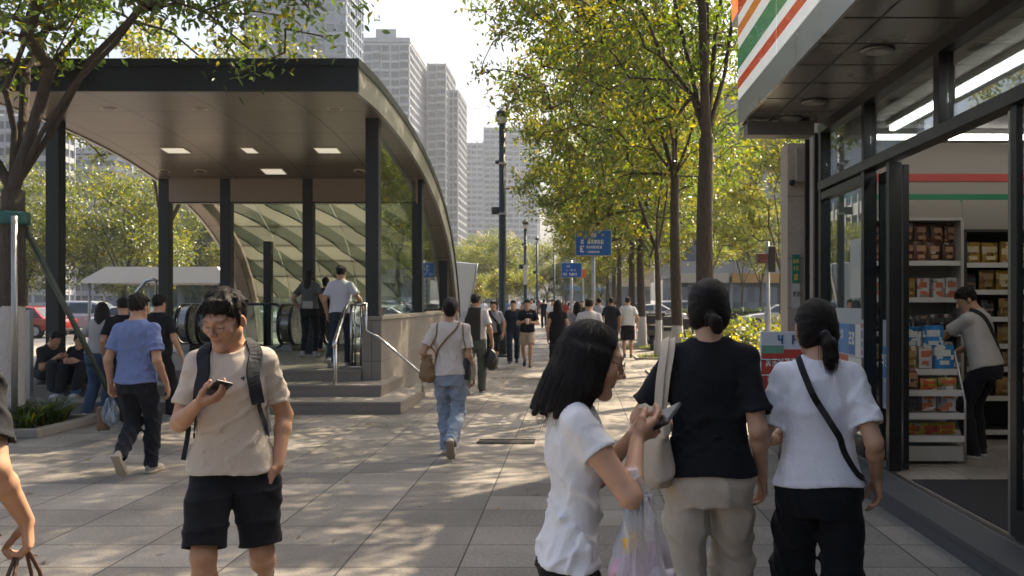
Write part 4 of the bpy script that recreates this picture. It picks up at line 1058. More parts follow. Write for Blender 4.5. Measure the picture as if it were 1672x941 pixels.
Mm = person('man in white t-shirt and navy trousers at the top of the steps by the handrail', spot(556, 15.0, PLAT), -4, 1.70, 'm', .0085, lean=2, head_rot=(2, -8, 0), feet=walkL, hands=[dict(w=(.31, .16, .98), e=(.5, -1, -.1)), dict(w=(-.22, .0, .86), e=(-.4, -1, 0))], top=('tee', (.62, .61, .66)), bottom=('trousers', (.022, .028, .042)), shoe=(.25, .26, .3), hair='short', seed=58, hem=-.02)
Nm = person('person in dark clothes between the woman in grey and the man in white', spot(531, 18.6, PLAT), 0, 1.60, 'f', .013, feet=stand, top=('tee', (.02, .02, .022)), bottom=('slim', (.014, .014, .016)), shoe=(.3, .2, .12), hair='bun', seed=59)
# along the pavement
Om = person('man in a dark vest over a white t-shirt walking away past the granite wall', spot(776, 15.7), -4, 1.75, 'm', .0095, lean=2, head_rot=(0, -14, 0), feet=walkL, hands=[dict(w=(.27, .06, .86), e=(.4, -1, 0)), dict(w=(-.25, .06, .88), e=(-.4, -1, 0))], top=('tee', (.55, .53, .52)), bottom=('trousers', (.085, .10, .085)), shoe=(.03, .03, .035), hair='short', seed=60, hem=.0)
gv = Om.gt; gv.f = gv.f - .010
for i in range(2): gv.cone(Om.Sh[i] + V3((1 - 2 * i) * .02, 0, 0), Om.Wr[i], .10, .12, .01, 'sub')
gv.plane(Om.pc + V3(.11, 0, 0), (1, 0, 0)); gv.plane(Om.pc + V3(-.17, 0, 0), (-1, 0, 0)); V, Q = gv.mesh(1)
link('vest', mesh_np('vest', V, Q), cloth('vest', (.045, .042, .036)), Om.obj)
e = carry(Om, 'backpack', 'black soft bag hanging at the right side of the man in the dark vest', 'bag'); hw = Om.Wr[0] + Om.HD[0] * .1
gq = Grid(hw + V3(-.25, -.25, -.45), hw + V3(.25, .25, .05), .012); gq.ell(hw + V3(-.02, -.03, -.22), (.12, .11, .19), None, .02); gq.displace(folds(39, .09, .012)); V, Q = gq.mesh(1); link('bag_body', mesh_np('bag_body', V, Q), bl, e)
MB().tube([hw + V3(-.02, -.03, -.04), hw + V3(0, 0, .0), hw + V3(-.02, .05, -.06)], .008, 6).build('handle', bl, e)
Pm = person('man in grey t-shirt with black sling bag walking towards the camera by the lamp post', spot(806, 21.6), 178, 1.63, 'm', .011, feet=walkR, top=('tee', (.33, .33, .37)), bottom=('slim', (.02, .022, .026)), shoe=(.06, .06, .06), hair='short', seed=61, hem=-.02)
e = carry(Pm, 'sling_bag', 'black sling bag across the chest of the man in grey by the lamp post', 'bag')
T_ = lambda p: Pm.pc + Pm.Rt @ (V3(p) * Pm.s)
strap_on(Pm, [T_((-.17, .09, .14)), T_((-.06, .16, .28)), T_((.07, .12, .44)), T_((.11, .0, .52))], Pm.gt, .045, .006, st_m, 'strap', e, n=20)
gq = Grid(T_((-.32, -.06, -.12)), T_((-.02, .26, .26)), .012); gq.box(T_((-.155, .12, .07)), (.05, .045, .12), Ry(.2), .03); V, Q = gq.mesh(1); link('bag_body', mesh_np('bag_body', V, Q), st_m, e)
Qm = person('person in navy t-shirt and dark jeans walking towards the camera', spot(838, 23.2), 182, 1.64, 'm', .012, feet=walkL, top=('tee', (.022, .028, .042)), bottom=('jeans', (.025, .035, .055)), shoe=(.06, .05, .05), hair='short', seed=62, hem=-.02)
Rm = person('person in black t-shirt and beige shorts holding a drink walking towards the camera', spot(861, 21.9), 179, 1.66, 'm', .010, feet=walkR, hands=[dict(w=(.05, .26, 1.12), e=(.8, -.4, -.8), d=(-.9, .3, .1), n=(0, -.8, .4)), dict(w=(-.10, .25, 1.10), e=(-.8, -.4, -.8), d=(.9, .3, .1), n=(0, -.8, .4))], top=('tee', (.014, .015, .02)), bottom=('shorts', (.50, .40, .30)), shoe=(.03, .03, .035), hair='short', seed=63, hem=-.04)
e = carry(Rm, 'drink_cup', 'white takeaway cup in the hands of the person in beige shorts', 'cup')
MB().lathe([(.035, -.07), (.045, .05), (.047, .055), (.04, .06)], Rm.pc + V3(-.02, .30, .22), 14).build('cup_body', mat('paper cup', (.72, .72, .72)), e)
p_, n_ = Rm.gt.proj(Rm.pc + V3(-.05, .2, .40), .002); mb = MB(); u_ = unit(np.cross(V3(0, 0, 1), n_)); v_ = np.cross(n_, u_)
for a, b in ((-.03, 0), (.02, .01), (.07, .0)): mb.obox(p_ + u_ * a + v_ * b, u_, v_, n_, .010, .012, .002)
mb.build('chest_print', mat('print pale', (.5, .5, .52)), Rm.top)
Sw = person('woman with long loose black hair in a black top walking away in mid pavement', spot(911, 18.8), 2, 1.66, 'f', .0105, feet=walkL, top=('tee', (.016, .016, .018)), bottom=('trousers', (.014, .014, .016)), shoe=(.3, .3, .3), hair='longback', seed=64, sleeve=.35)
T1 = person('short haired man in pale t-shirt walking away just behind the long haired woman', spot(962, 16.2), 0, 1.68, 'm', .0105, feet=walkR, top=('tee', (.55, .53, .52)), bottom=('trousers', (.03, .03, .04)), hair='short', seed=65)
T2 = person('woman with loose dark hair and grey top walking left of the pale shirted man', spot(943, 19.5), 0, 1.62, 'f', .012, feet=walkL, top=('tee', (.25, .25, .27)), bottom=('trousers', (.03, .03, .035)), hair='longback', seed=66)
T3 = person('man in light grey t-shirt walking away left of the man in a black t-shirt', spot(978, 26.5), -2, 1.72, 'm', .013, feet=walkL, top=('tee', (.46, .46, .48)), bottom=('trousers', (.05, .05, .06)), hair='short', seed=67)
T4 = person('man in black t-shirt and black trousers walking beside the tree row', spot(998, 25.2), 2, 1.72, 'm', .013, feet=walkR, top=('tee', (.014, .016, .02)), bottom=('trousers', (.013, .013, .016)), hair='short', seed=68, hem=-.02)
T5 = person('man in white t-shirt with black back lettering and black shorts', spot(1025, 25.4), -2, 1.73, 'm', .011, feet=[((.09, .05, .08), 0, -5), ((-.09, -.10, .09), 12, 5)], hands=[dict(w=(.26, .08, .88)), dict(w=(-.26, .08, .88))], top=('tee', (.70, .70, .70)), bottom=('longshorts', (.014, .014, .016)), shoe=(.06, .07, .09), hair='short', seed=69, hem=-.03)
# lettering on his back
p_, n_ = T5.gt.proj(T5.pc + V3(0, -.25, .34), .003); mb = MB(); u_ = unit(np.cross(V3(0, 0, 1), n_)) ; v_ = np.cross(n_, u_); u_ = -u_ if u_[0] < 0 else u_
def glyphs(mb, o, u, v, n, text, h, t=.002, wgt=.16):
    """block lettering from strokes on a 3 x 5 grid"""
    G_ = {'T': '111010010010010', 'O': '111101101101111', 'N': '101111111111101', 'H': '101101111101101', 'A': '010101111101101', 'E': '111100110100111', 'L': '100100100100111', '4': '101101111001001', 'I': '010010010010010', 'C': '111100100100111', 'S': '111100111001111', 'R': '110101110101101', 'M': '101111111101101', 'D': '110101101101110', 'P': '111101111100100', 'U': '101101101101111', '-': '000000111000000', ' ': '0' * 15, '0': '111101101101111', '1': '010110010010111', '2': '111001111100111', '8': '111101111101111', '5': '111100111001111', 'G': '111100101101111', 'B': '110101110101110', 'F': '111100110100100', 'Y': '101101010010010', '~': '010111010111101', '#': '111010111010101', '@': '111011110101111', '%': '101111010111010'}
    x = 0; c = h / 5
    for ch in text:
        b = G_[ch]
        for r in range(5):
            k = 0
            while k < 3:
                if b[r * 3 + k] == '1':
                    k2 = k
                    while k2 < 2 and b[r * 3 + k2 + 1] == '1': k2 += 1
                    mb.obox(V3(o) + V3(u) * (x + (k + k2 + 1) / 2 * c) + V3(v) * (h - (r + .5) * c), u, v, n, (k2 - k + 1) / 2 * c * 1.02, c * .5, t); k = k2
                k += 1
        x += 4 * c
    return x
glyphs(mb, p_ - u_ * .105 + v_ * .02, u_, v_, n_, 'TON', .085); glyphs(mb, p_ - u_ * .105 - v_ * .085, u_, v_, n_, 'HAE', .085)
mb.build('back_lettering', mat('print black', (.04, .04, .045)), T5.top)
# shopper inside the shop
Um = person('man in two-tone grey and white t-shirt with a black sling bending to the shop shelf', spot(1594, 8.5, .15), 38, 1.66, 'm', .0075, lean=15, head_rot=(26, 44, 0), feet=stand, pelvis=(0, -.10, .885),
    hands=[dict(w=(.20, .34, .96), e=(.6, -.6, -.6)), dict(w=(-.10, .46, 1.06), e=(-.7, -.4, -.9), d=(-.1, 1, .1), curl=(.7, .7, .8, .8))], top=('tee', (.42, .39, .36)), bottom=('trousers', (.014, .014, .018)), shoe=(.02, .024, .034), sole=(.5, .5, .5), hair='short', seed=70, hem=-.04)
e = carry(Um, 'sling_bag', 'black sling strap over the back of the shopper inside the shop', 'bag'); T_ = lambda p: Um.pc + Um.Rt @ (V3(p) * Um.s)
strap_on(Um, [T_((-.10, -.02, .52)), T_((-.06, -.15, .42)), T_((.06, -.16, .22)), T_((.16, -.10, .06))], Um.gt, .05, .006, st_m, 'strap', e, n=24)
# far pedestrians: two or three bodies shared out along the pavement
far = []
fc = [('white', (.62, .62, .64), (.03, .035, .05), 'm'), ('black', (.016, .016, .02), (.02, .02, .025), 'm'), ('blue', (.10, .16, .30), (.10, .10, .11), 'f'), ('red', (.30, .04, .035), (.03, .03, .04), 'f')]
FS = [(768, 46, 1), (902, 38, 0), (888, 52, 1), (921, 44, 3), (935, 60, 0), (950, 36, 1), (872, 66, 2), (845, 78, 0), (858, 90, 1), (915, 84, 2), (880, 100, 3), (962, 58, 2), (1006, 48, 0), (930, 100, 1), (897, 70, 0), (826, 60, 2), (790, 70, 0), (942, 86, 3), (972, 78, 1), (868, 48, 0), (909, 58, 1)]
proto = {}
for i, (px, D, c) in enumerate(FS):
    nm, tc_, bc_, sx = fc[c]; p = spot(px, D)
    lab = 'far pedestrian in a %s top among the crowd down the pavement' % nm
    if c not in proto:
        Z = person(lab, p, 180 * (i % 2), 1.68, sx, .018, feet=walkL if i % 3 else walkR, top=('tee', tc_), bottom=('trousers', bc_), hair='short' if sx == 'm' else 'longback', seed=80 + i, group='far pedestrians in %s tops' % nm)
        proto[c] = Z.obj
    else: dup(proto[c], p, R(180 * (i % 2) + (i * 7) % 20 - 10), lab, 'far pedestrians in %s tops' % nm, .94 + .03 * (i % 4))
# ------------------------------------------------------------------ ground, pavement, steps
def paving(name, c1, c2, mortar, bw, bh, sun_dirt=.35, bump=.5):
    m, nt, b = nodes(name)
    ge = N(nt, 'ShaderNodeNewGeometry')
    sx = N(nt, 'ShaderNodeSeparateXYZ'); L(nt, ge.outputs['Position'], sx.inputs[0])
    cb = N(nt, 'ShaderNodeCombineXYZ'); L(nt, sx.outputs['X'], cb.inputs['X']); L(nt, sx.outputs['Y'], cb.inputs['Y'])
    br = N(nt, 'ShaderNodeTexBrick', offset=0.0, squash=1.0); br.inputs['Scale'].default_value = 1; br.inputs['Brick Width'].default_value = bw; br.inputs['Row Height'].default_value = bh
    br.inputs['Mortar Size'].default_value = .006; br.inputs['Mortar Smooth'].default_value = .3; br.inputs['Bias'].default_value = 0
    br.inputs['Color1'].default_value = (.0, .0, .0, 1); br.inputs['Color2'].default_value = (1, 1, 1, 1); br.inputs['Mortar'].default_value = (.5, .5, .5, 1)
    L(nt, cb.outputs[0], br.inputs['Vector'])
    tone = N(nt, 'ShaderNodeMix', data_type='RGBA'); tone.inputs[6].default_value = rgba(c1); tone.inputs[7].default_value = rgba(c2); L(nt, br.outputs['Color'], tone.inputs[0])
    last = tone.outputs[2]
    for sc, lo, hi, det in ((140, .50, 1.45, 2), (38, .80, 1.2, 4), (1.1, .66, 1.2, 7), (.16, .85, 1.12, 3)):
        n1 = N(nt, 'ShaderNodeTexNoise'); n1.inputs['Scale'].default_value = sc; n1.inputs['Detail'].default_value = det; L(nt, ge.outputs['Position'], n1.inputs['Vector'])
        r1 = N(nt, 'ShaderNodeMapRange'); r1.inputs[1].default_value = .25; r1.inputs[2].default_value = .75; r1.inputs[3].default_value = lo; r1.inputs[4].default_value = hi; L(nt, n1.outputs['Fac'], r1.inputs[0])
        mm = N(nt, 'ShaderNodeMix', data_type='RGBA', blend_type='MULTIPLY'); mm.inputs[0].default_value = 1; L(nt, last, mm.inputs[6]); L(nt, r1.outputs[0], mm.inputs[7]); last = mm.outputs[2]
    vo = N(nt, 'ShaderNodeTexVoronoi'); vo.inputs['Scale'].default_value = 1.3; L(nt, ge.outputs['Position'], vo.inputs['Vector'])     # gum spots
    rs = N(nt, 'ShaderNodeMapRange'); rs.inputs[1].default_value = .025; rs.inputs[2].default_value = .04; rs.inputs[3].default_value = .55; rs.inputs[4].default_value = 1; L(nt, vo.outputs['Distance'], rs.inputs[0])
    mm = N(nt, 'ShaderNodeMix', data_type='RGBA', blend_type='MULTIPLY'); mm.inputs[0].default_value = 1; L(nt, last, mm.inputs[6]); L(nt, rs.outputs[0], mm.inputs[7]); last = mm.outputs[2]
    mo = N(nt, 'ShaderNodeMix', data_type='RGBA'); L(nt, br.outputs['Fac'], mo.inputs[0]); L(nt, last, mo.inputs[6]); mo.inputs[7].default_value = rgba(mortar)
    L(nt, mo.outputs[2], b.inputs['Base Color']); b.inputs['Roughness'].default_value = .72; b.inputs['Specular IOR Level'].default_value = .35
    nb_ = N(nt, 'ShaderNodeTexNoise'); nb_.inputs['Scale'].default_value = 120; nb_.inputs['Detail'].default_value = 3; L(nt, ge.outputs['Position'], nb_.inputs['Vector'])
    hh = N(nt, 'ShaderNodeMath', operation='MULTIPLY_ADD'); hh.inputs[1].default_value = -3.0; L(nt, br.outputs['Fac'], hh.inputs[0]); L(nt, nb_.outputs['Fac'], hh.inputs[2])
    bp = N(nt, 'ShaderNodeBump'); bp.inputs['Strength'].default_value = bump; bp.inputs['Distance'].default_value = .003; L(nt, hh.outputs[0], bp.inputs['Height']); L(nt, bp.outputs[0], b.inputs['Normal'])
    return m
asphalt = mat('asphalt', (.060, .058, .056), .85, 0, .25, .6, .4, 90)
tag(MB().quad((-1500, -400, -.135), (1500, -400, -.135), (1500, 2500, -.135), (-1500, 2500, -.135)).build('ground', mat('earth asphalt', (.075, .074, .068), .9, 0, .3, .05)), kind='structure')
pv = MB()
for x0, x1, y0, y1 in ((-70, 45, -25, 29), (-6.5, 45, 29, 53), (-6.5, 5.2, 53, 240)): pv.box(x0, x1, y0, y1, -.13, 0)
tag(pv.build('pavement', paving('paving', (.165, .150, .131), (.275, .250, .215), (.034, .030, .026), .70, .50)), kind='structure')
rd = MB().box(-140, -6.52, 30, 63, -.2, -.131).box(5.22, 160, 53.2, 63, -.2, -.131)
tag(rd.build('road', asphalt), kind='structure')
mk = MB()
for k in range(12): mk.box(-60 + k * 5, -58 + k * 5, 46.0, 46.15, -.131, -.127)
for k in range(12): mk.box(8 + k * 5, 10 + k * 5, 58.0, 58.15, -.131, -.127)
tag(mk.build('road_markings', mat('road paint', (.62, .62, .60), .7, 0, .15, 8)), kind='structure')
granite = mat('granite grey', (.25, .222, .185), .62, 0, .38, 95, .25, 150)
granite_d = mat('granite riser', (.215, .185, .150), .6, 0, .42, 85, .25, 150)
st_ = MB(); nose = MB()
XL = -15.0
for z0, z1, xr, yf, yr in ((0, STEP1, -2.46, 12.9, 15.0), (STEP1, STEP2, -2.88, 13.6, 15.3), (STEP2, PLAT, -3.36, 14.3, 26.0)):
    if z1 < PLAT:
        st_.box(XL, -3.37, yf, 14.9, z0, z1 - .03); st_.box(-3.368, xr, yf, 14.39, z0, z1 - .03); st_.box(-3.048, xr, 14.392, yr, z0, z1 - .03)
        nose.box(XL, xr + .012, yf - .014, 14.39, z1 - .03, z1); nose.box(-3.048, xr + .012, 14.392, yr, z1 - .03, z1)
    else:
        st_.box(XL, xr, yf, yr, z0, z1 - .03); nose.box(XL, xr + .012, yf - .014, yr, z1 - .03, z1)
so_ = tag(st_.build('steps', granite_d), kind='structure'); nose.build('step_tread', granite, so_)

# granite parapet beside the stair, carrying the right-hand columns
def slabwall(name):
    m, nt, b = nodes(name)
    tc = N(nt, 'ShaderNodeTexCoord'); sx = N(nt, 'ShaderNodeSeparateXYZ'); L(nt, tc.outputs['Object'], sx.inputs[0])
    ad = N(nt, 'ShaderNodeMath', operation='ADD'); L(nt, sx.outputs['X'], ad.inputs[0]); L(nt, sx.outputs['Y'], ad.inputs[1])
    cb = N(nt, 'ShaderNodeCombineXYZ'); L(nt, ad.outputs[0], cb.inputs['X']); L(nt, sx.outputs['Z'], cb.inputs['Y'])
    br = N(nt, 'ShaderNodeTexBrick', offset=0.0); br.inputs['Scale'].default_value = 1; br.inputs['Brick Width'].default_value = 1.1; br.inputs['Row Height'].default_value = .64; br.inputs['Mortar Size'].default_value = .005
    br.inputs['Color1'].default_value = (.20, .18, .155, 1); br.inputs['Color2'].default_value = (.25, .225, .195, 1); br.inputs['Mortar'].default_value = (.06, .055, .05, 1); L(nt, cb.outputs[0], br.inputs['Vector'])
    n1 = N(nt, 'ShaderNodeTexNoise'); n1.inputs['Scale'].default_value = 70; n1.inputs['Detail'].default_value = 4; L(nt, tc.outputs['Object'], n1.inputs['Vector'])
    r1 = N(nt, 'ShaderNodeMapRange'); r1.inputs[3].default_value = .65; r1.inputs[4].default_value = 1.35; L(nt, n1.outputs['Fac'], r1.inputs[0])
    mm = N(nt, 'ShaderNodeMix', data_type='RGBA', blend_type='MULTIPLY'); mm.inputs[0].default_value = 1; L(nt, br.outputs['Color'], mm.inputs[6]); L(nt, r1.outputs[0], mm.inputs[7]); L(nt, mm.outputs[2], b.inputs['Base Color'])
    b.inputs['Roughness'].default_value = .3
    return m
gw = empty('granite_wall', 'low polished granite parapet wall beside the station steps', 'wall', (-3.2, 14.4, 0))
MB().box(-.15, .15, 0, 9.3, 0, 1.29).build('wall_body', slabwall('granite slabs'), gw)
MB().box(-.175, .175, -.03, 9.3, 1.292, 1.345).build('coping', granite, gw)

# ------------------------------------------------------------------ station canopy
dark = mat('dark steel', (.018, .021, .024), .42, .35, .2, 3); fasc = mat('fascia steel', (.020, .024, .029), .38, .3, .15, 2)
gut = mat('gutter metal', (.42, .42, .41), .38, .7, .15, 4, .05, 8)
def soffit_mat():
    m, nt, b = nodes('soffit panels')
    uv = N(nt, 'ShaderNodeAttribute', attribute_name='flat')
    br = N(nt, 'ShaderNodeTexBrick', offset=0.0); br.inputs['Scale'].default_value = 1; br.inputs['Brick Width'].default_value = 1.36; br.inputs['Row Height'].default_value = 1.45; br.inputs['Mortar Size'].default_value = .011
    br.inputs['Color1'].default_value = (.205, .178, .150, 1); br.inputs['Color2'].default_value = (.23, .20, .170, 1); br.inputs['Mortar'].default_value = (.03, .025, .02, 1); L(nt, uv.outputs['Vector'], br.inputs['Vector'])
    mp = N(nt, 'ShaderNodeMapping'); mp.inputs['Scale'].default_value = (.6, 9, 1); L(nt, uv.outputs['Vector'], mp.inputs[0])
    n1 = N(nt, 'ShaderNodeTexNoise'); n1.inputs['Scale'].default_value = 1.2; n1.inputs['Detail'].default_value = 4; L(nt, mp.outputs[0], n1.inputs['Vector'])
    r1 = N(nt, 'ShaderNodeMapRange'); r1.inputs[3].default_value = .85; r1.inputs[4].default_value = 1.15; L(nt, n1.outputs['Fac'], r1.inputs[0])
    mm = N(nt, 'ShaderNodeMix', data_type='RGBA', blend_type='MULTIPLY'); mm.inputs[0].default_value = 1; L(nt, br.outputs['Color'], mm.inputs[6]); L(nt, r1.outputs[0], mm.inputs[7]); L(nt, mm.outputs[2], b.inputs['Base Color'])
    b.inputs['Metallic'].default_value = .35
    rr = N(nt, 'ShaderNodeMapRange'); rr.inputs[3].default_value = .22; rr.inputs[4].default_value = .42; L(nt, n1.outputs['Fac'], rr.inputs[0]); L(nt, rr.outputs[0], b.inputs['Roughness'])
    bp = N(nt, 'ShaderNodeBump'); bp.inputs['Strength'].default_value = .25; bp.inputs['Distance'].default_value = .01; L(nt, n1.outputs['Fac'], bp.inputs['Height']); L(nt, bp.outputs[0], b.inputs['Normal'])
    return m
PROF = [(12.66, 4.89), (14.1, 4.93), (16.1, 4.81), (17.5, 4.65), (18.8, 4.42), (20.0, 4.13), (21.06, 3.78), (22.0, 3.30), (22.75, 2.75), (23.3, 2.1), (23.7, 1.45), (23.95, .75), (24.05, -.1)]
pd = np.array(PROF); tq = np.linspace(0, len(pd) - 1, 60)
pr = np.stack([np.interp(tq, range(len(pd)), pd[:, i]) for i in (0, 1)], 1)
for _ in range(6): pr[1:-1] = (pr[:-2] + 2 * pr[1:-1] + pr[2:]) / 4
tg = np.gradient(pr, axis=0); tg /= np.linalg.norm(tg, axis=1)[:, None]; nm_ = np.stack([tg[:, 1], -tg[:, 0]], 1)      # points down / inwards
TH = .42
arc = np.concatenate([[0], np.cumsum(np.linalg.norm(np.diff(pr, axis=0), axis=1))])
sc = empty('station_canopy', 'curved metro station canopy on dark steel columns with brown panelled underside', 'canopy', (0, 0, 0))
def shell(name, x0, x1, i0, i1, off0, off1, m, parent):
    """a curved slab following the roof profile between two offsets"""
    V, Fq, fl = [], [], []
    idx = range(i0, i1 + 1)
    for i in idx:
        for x in (x0, x1):
            for o in (off0, off1):
                p = pr[i] + nm_[i] * o; V.append((x, p[0], p[1])); fl.append((x, arc[i], 0))
    n = len(idx)
    for k in range(n - 1):
        a, b = k * 4, k * 4 + 4
        Fq += [(a, a + 2, b + 2, b), (a + 1, b + 1, b + 3, a + 3), (a, b, b + 1, a + 1), (a + 2, a + 3, b + 3, b + 2)]
    Fq += [(0, 1, 3, 2), (n * 4 - 4, n * 4 - 2, n * 4 - 1, n * 4 - 3)]
    me = mesh_np(name, V, Fq, smooth=False, extra={'flat': fl})
    bm = bmesh.new(); bm.from_mesh(me); bmesh.ops.recalc_face_normals(bm, faces=bm.faces); bm.to_mesh(me); bm.free()
    return link(name, me, m, parent)
XR, XLc = -3.0, -8.5
ib = int(np.argmin(np.abs(pr[:, 0] - 18.7)))
sof = soffit_mat()
shell('roof', XLc + .06, XR - .06, 0, ib, .0, TH - .03, fasc, sc)
shell('soffit', XLc + .06, XR - .06, 0, ib, TH - .028, TH, sof, sc)
for x0, x1 in ((XR - .06, XR), (XLc, XLc + .06)):
    shell('edge_trim', x0, x1, 0, 59, .09, TH + .02, gut, sc); shell('gutter', x0 - .02, x1 + .02, 0, 59, -.04, .088, fasc, sc)
shell('rib', XR - .80, XR - .062, ib + 1, 59, .0, TH, sof, sc); shell('rib', XLc + .062, XLc + .36, ib + 1, 59, .0, TH, sof, sc)
MB().box(XLc - .02, XR + .02, 12.58, 12.655, 4.46, 4.80).box(XLc - .04, XR + .04, 12.54, 12.655, 4.802, 4.90).build('front_fascia', fasc, sc)
def roofz(y, off): i = int(np.argmin(np.abs(pr[:, 0] - y))); p = pr[i] + nm_[i] * off; return p[1]
for x, y, z0 in ((-3.22, 14.62, 1.346), (-8.32, 14.7, 0), (-3.22, 18.72, 1.346), (-3.22, 22.4, 1.346), (-8.3, 18.6, PLAT), (-7.06, 18.6, PLAT), (-5.4, 18.6, PLAT)):
    z1 = roofz(y, TH) + .05; z0 = max(z0, PLAT if z0 < 1 else z0)
    MB().box(x - .105, x + .105, y - .105, y + .105, z0, z1, bev=.008).box(x - .14, x + .14, y - .14, y + .14, z0, z0 + .02).build('column', dark, sc)
MB().box(-7.45, -7.27, 21.9, 22.08, PLAT, 3.0, bev=.006).build('column', dark, sc)
MB().box(XLc + .2, XR - .2, 18.5, 18.70, 3.55, 4.06).build('header_beam', mat('header panel', (.21, .165, .125), .4, .3, .1, 2), sc)
MB().box(XLc + .2, XR - .2, 18.492, 18.499, 3.545, 3.575).build('header_trim', dark, sc)
# frosted glass roof behind the columns
def frost(name, col, t=.12):
    m = bpy.data.materials.new(name); m.use_nodes = True; nt = m.node_tree; nt.nodes.clear()
    o = N(nt, 'ShaderNodeOutputMaterial'); d = N(nt, 'ShaderNodeBsdfDiffuse'); d.inputs[0].default_value = rgba(col); tr = N(nt, 'ShaderNodeBsdfTranslucent'); tr.inputs[0].default_value = rgba([min(1, c * 1.25) for c in col])
    tp = N(nt, 'ShaderNodeBsdfTransparent'); tp.inputs[0].default_value = (.85, .92, .88, 1); g = N(nt, 'ShaderNodeBsdfGlossy'); g.inputs['Roughness'].default_value = .15
    a = N(nt, 'ShaderNodeMixShader'); a.inputs[0].default_value = .55; L(nt, d.outputs[0], a.inputs[1]); L(nt, tr.outputs[0], a.inputs[2])
    b = N(nt, 'ShaderNodeMixShader'); b.inputs[0].default_value = t; L(nt, a.outputs[0], b.inputs[1]); L(nt, tp.outputs[0], b.inputs[2])
    c = N(nt, 'ShaderNodeMixShader'); c.inputs[0].default_value = .08; L(nt, b.outputs[0], c.inputs[1]); L(nt, g.outputs[0], c.inputs[2]); L(nt, c.outputs[0], o.inputs[0])
    return m
fro = [frost('frosted glass', (.27, .28, .24), .02), frost('frosted glass light', (.33, .335, .285), .02), frost('frosted glass shade band', (.255, .27, .235), .62)]  # the dark one carries the diagonal shade bands as glass colour
clear = glass('clear glass', (.86, .92, .89), .06, 4, 0, .6)
xs = np.linspace(XLc + .38, XR - .82, 6); cuts = [ib + 1] + [int(np.argmin(np.abs(pr[:, 1] - z))) for z in (3.86, 3.42, 3.0, 2.6, 2.2, 1.78)] + [59]
cuts = sorted(set(cuts))
for r in range(len(cuts) - 1):
    for c in range(5):
        last = cuts[r + 1] == 59
        if last: shell('glass_pane', xs[c] + .012, xs[c + 1] - .012, cuts[r], 59, .10, .118, clear, sc)
        else:   # rows of panes alternate two tints, for the shade bands across the glass
            V, Fq = [], []
            a, b = cuts[r], cuts[r + 1]
            mid = max(a + 1, (a + b) // 2)
            shell('glass_pane', xs[c] + .012, xs[c + 1] - .012, a, b, .10, .118, fro[(c * 2 + r) % 2], sc)
    for x0, x1 in ((xs[0], xs[-1]),):
        p = pr[cuts[r]] + nm_[cuts[r]] * .09
        MB().box(x0, x1, p[0] - .02, p[0] + .02, p[1] - .014, p[1] + .014).build('glazing_bar', dark, sc)
def rp_(x, i, o=.09): p = pr[i] + nm_[i] * o; return (x, p[0], p[1])
for c in range(-4, 6):      # thin dark bars added for the diagonal shade bands on the roof glass
    x = xs[0] + c * 1.02; n0 = ib + 1; n1 = cuts[-2]; pts = []
    for t in np.linspace(0, 1, 22):
        xx = x + t * 3.6
        if xs[0] < xx < xs[-1]: pts.append(rp_(xx, int(n0 + (n1 - n0) * t), .135))
    if len(pts) > 2:
        MB().tube(pts, .012, 5).build('shade_bar', dark, sc)
for c in range(-4, 6, 1):      # diagonal shade bands of the roof, put in as strips of darker glass
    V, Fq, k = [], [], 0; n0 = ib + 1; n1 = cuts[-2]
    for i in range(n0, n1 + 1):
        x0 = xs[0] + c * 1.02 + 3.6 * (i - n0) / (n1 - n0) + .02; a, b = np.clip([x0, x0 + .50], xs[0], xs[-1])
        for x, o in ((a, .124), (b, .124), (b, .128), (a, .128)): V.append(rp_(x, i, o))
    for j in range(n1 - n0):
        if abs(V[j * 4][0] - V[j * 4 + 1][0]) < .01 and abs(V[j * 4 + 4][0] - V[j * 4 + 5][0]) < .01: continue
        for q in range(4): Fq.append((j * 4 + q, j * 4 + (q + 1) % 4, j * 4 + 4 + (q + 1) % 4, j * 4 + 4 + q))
    if Fq: link('shade_band', mesh_np('shade_band', V, Fq, smooth=False), fro[2], sc)
# side glazing on the parapet
for y0, y1 in ((14.80, 18.55), (18.90, 22.25)):
    zt0, zt1 = roofz(y0, TH) - .06, roofz(y1, TH) - .06
    MB().prism([(y0, 1.40), (y1, 1.40), (y1, zt1), (y0, zt0)], 'x', -3.226, -3.214).build('side_glass', clear, sc)
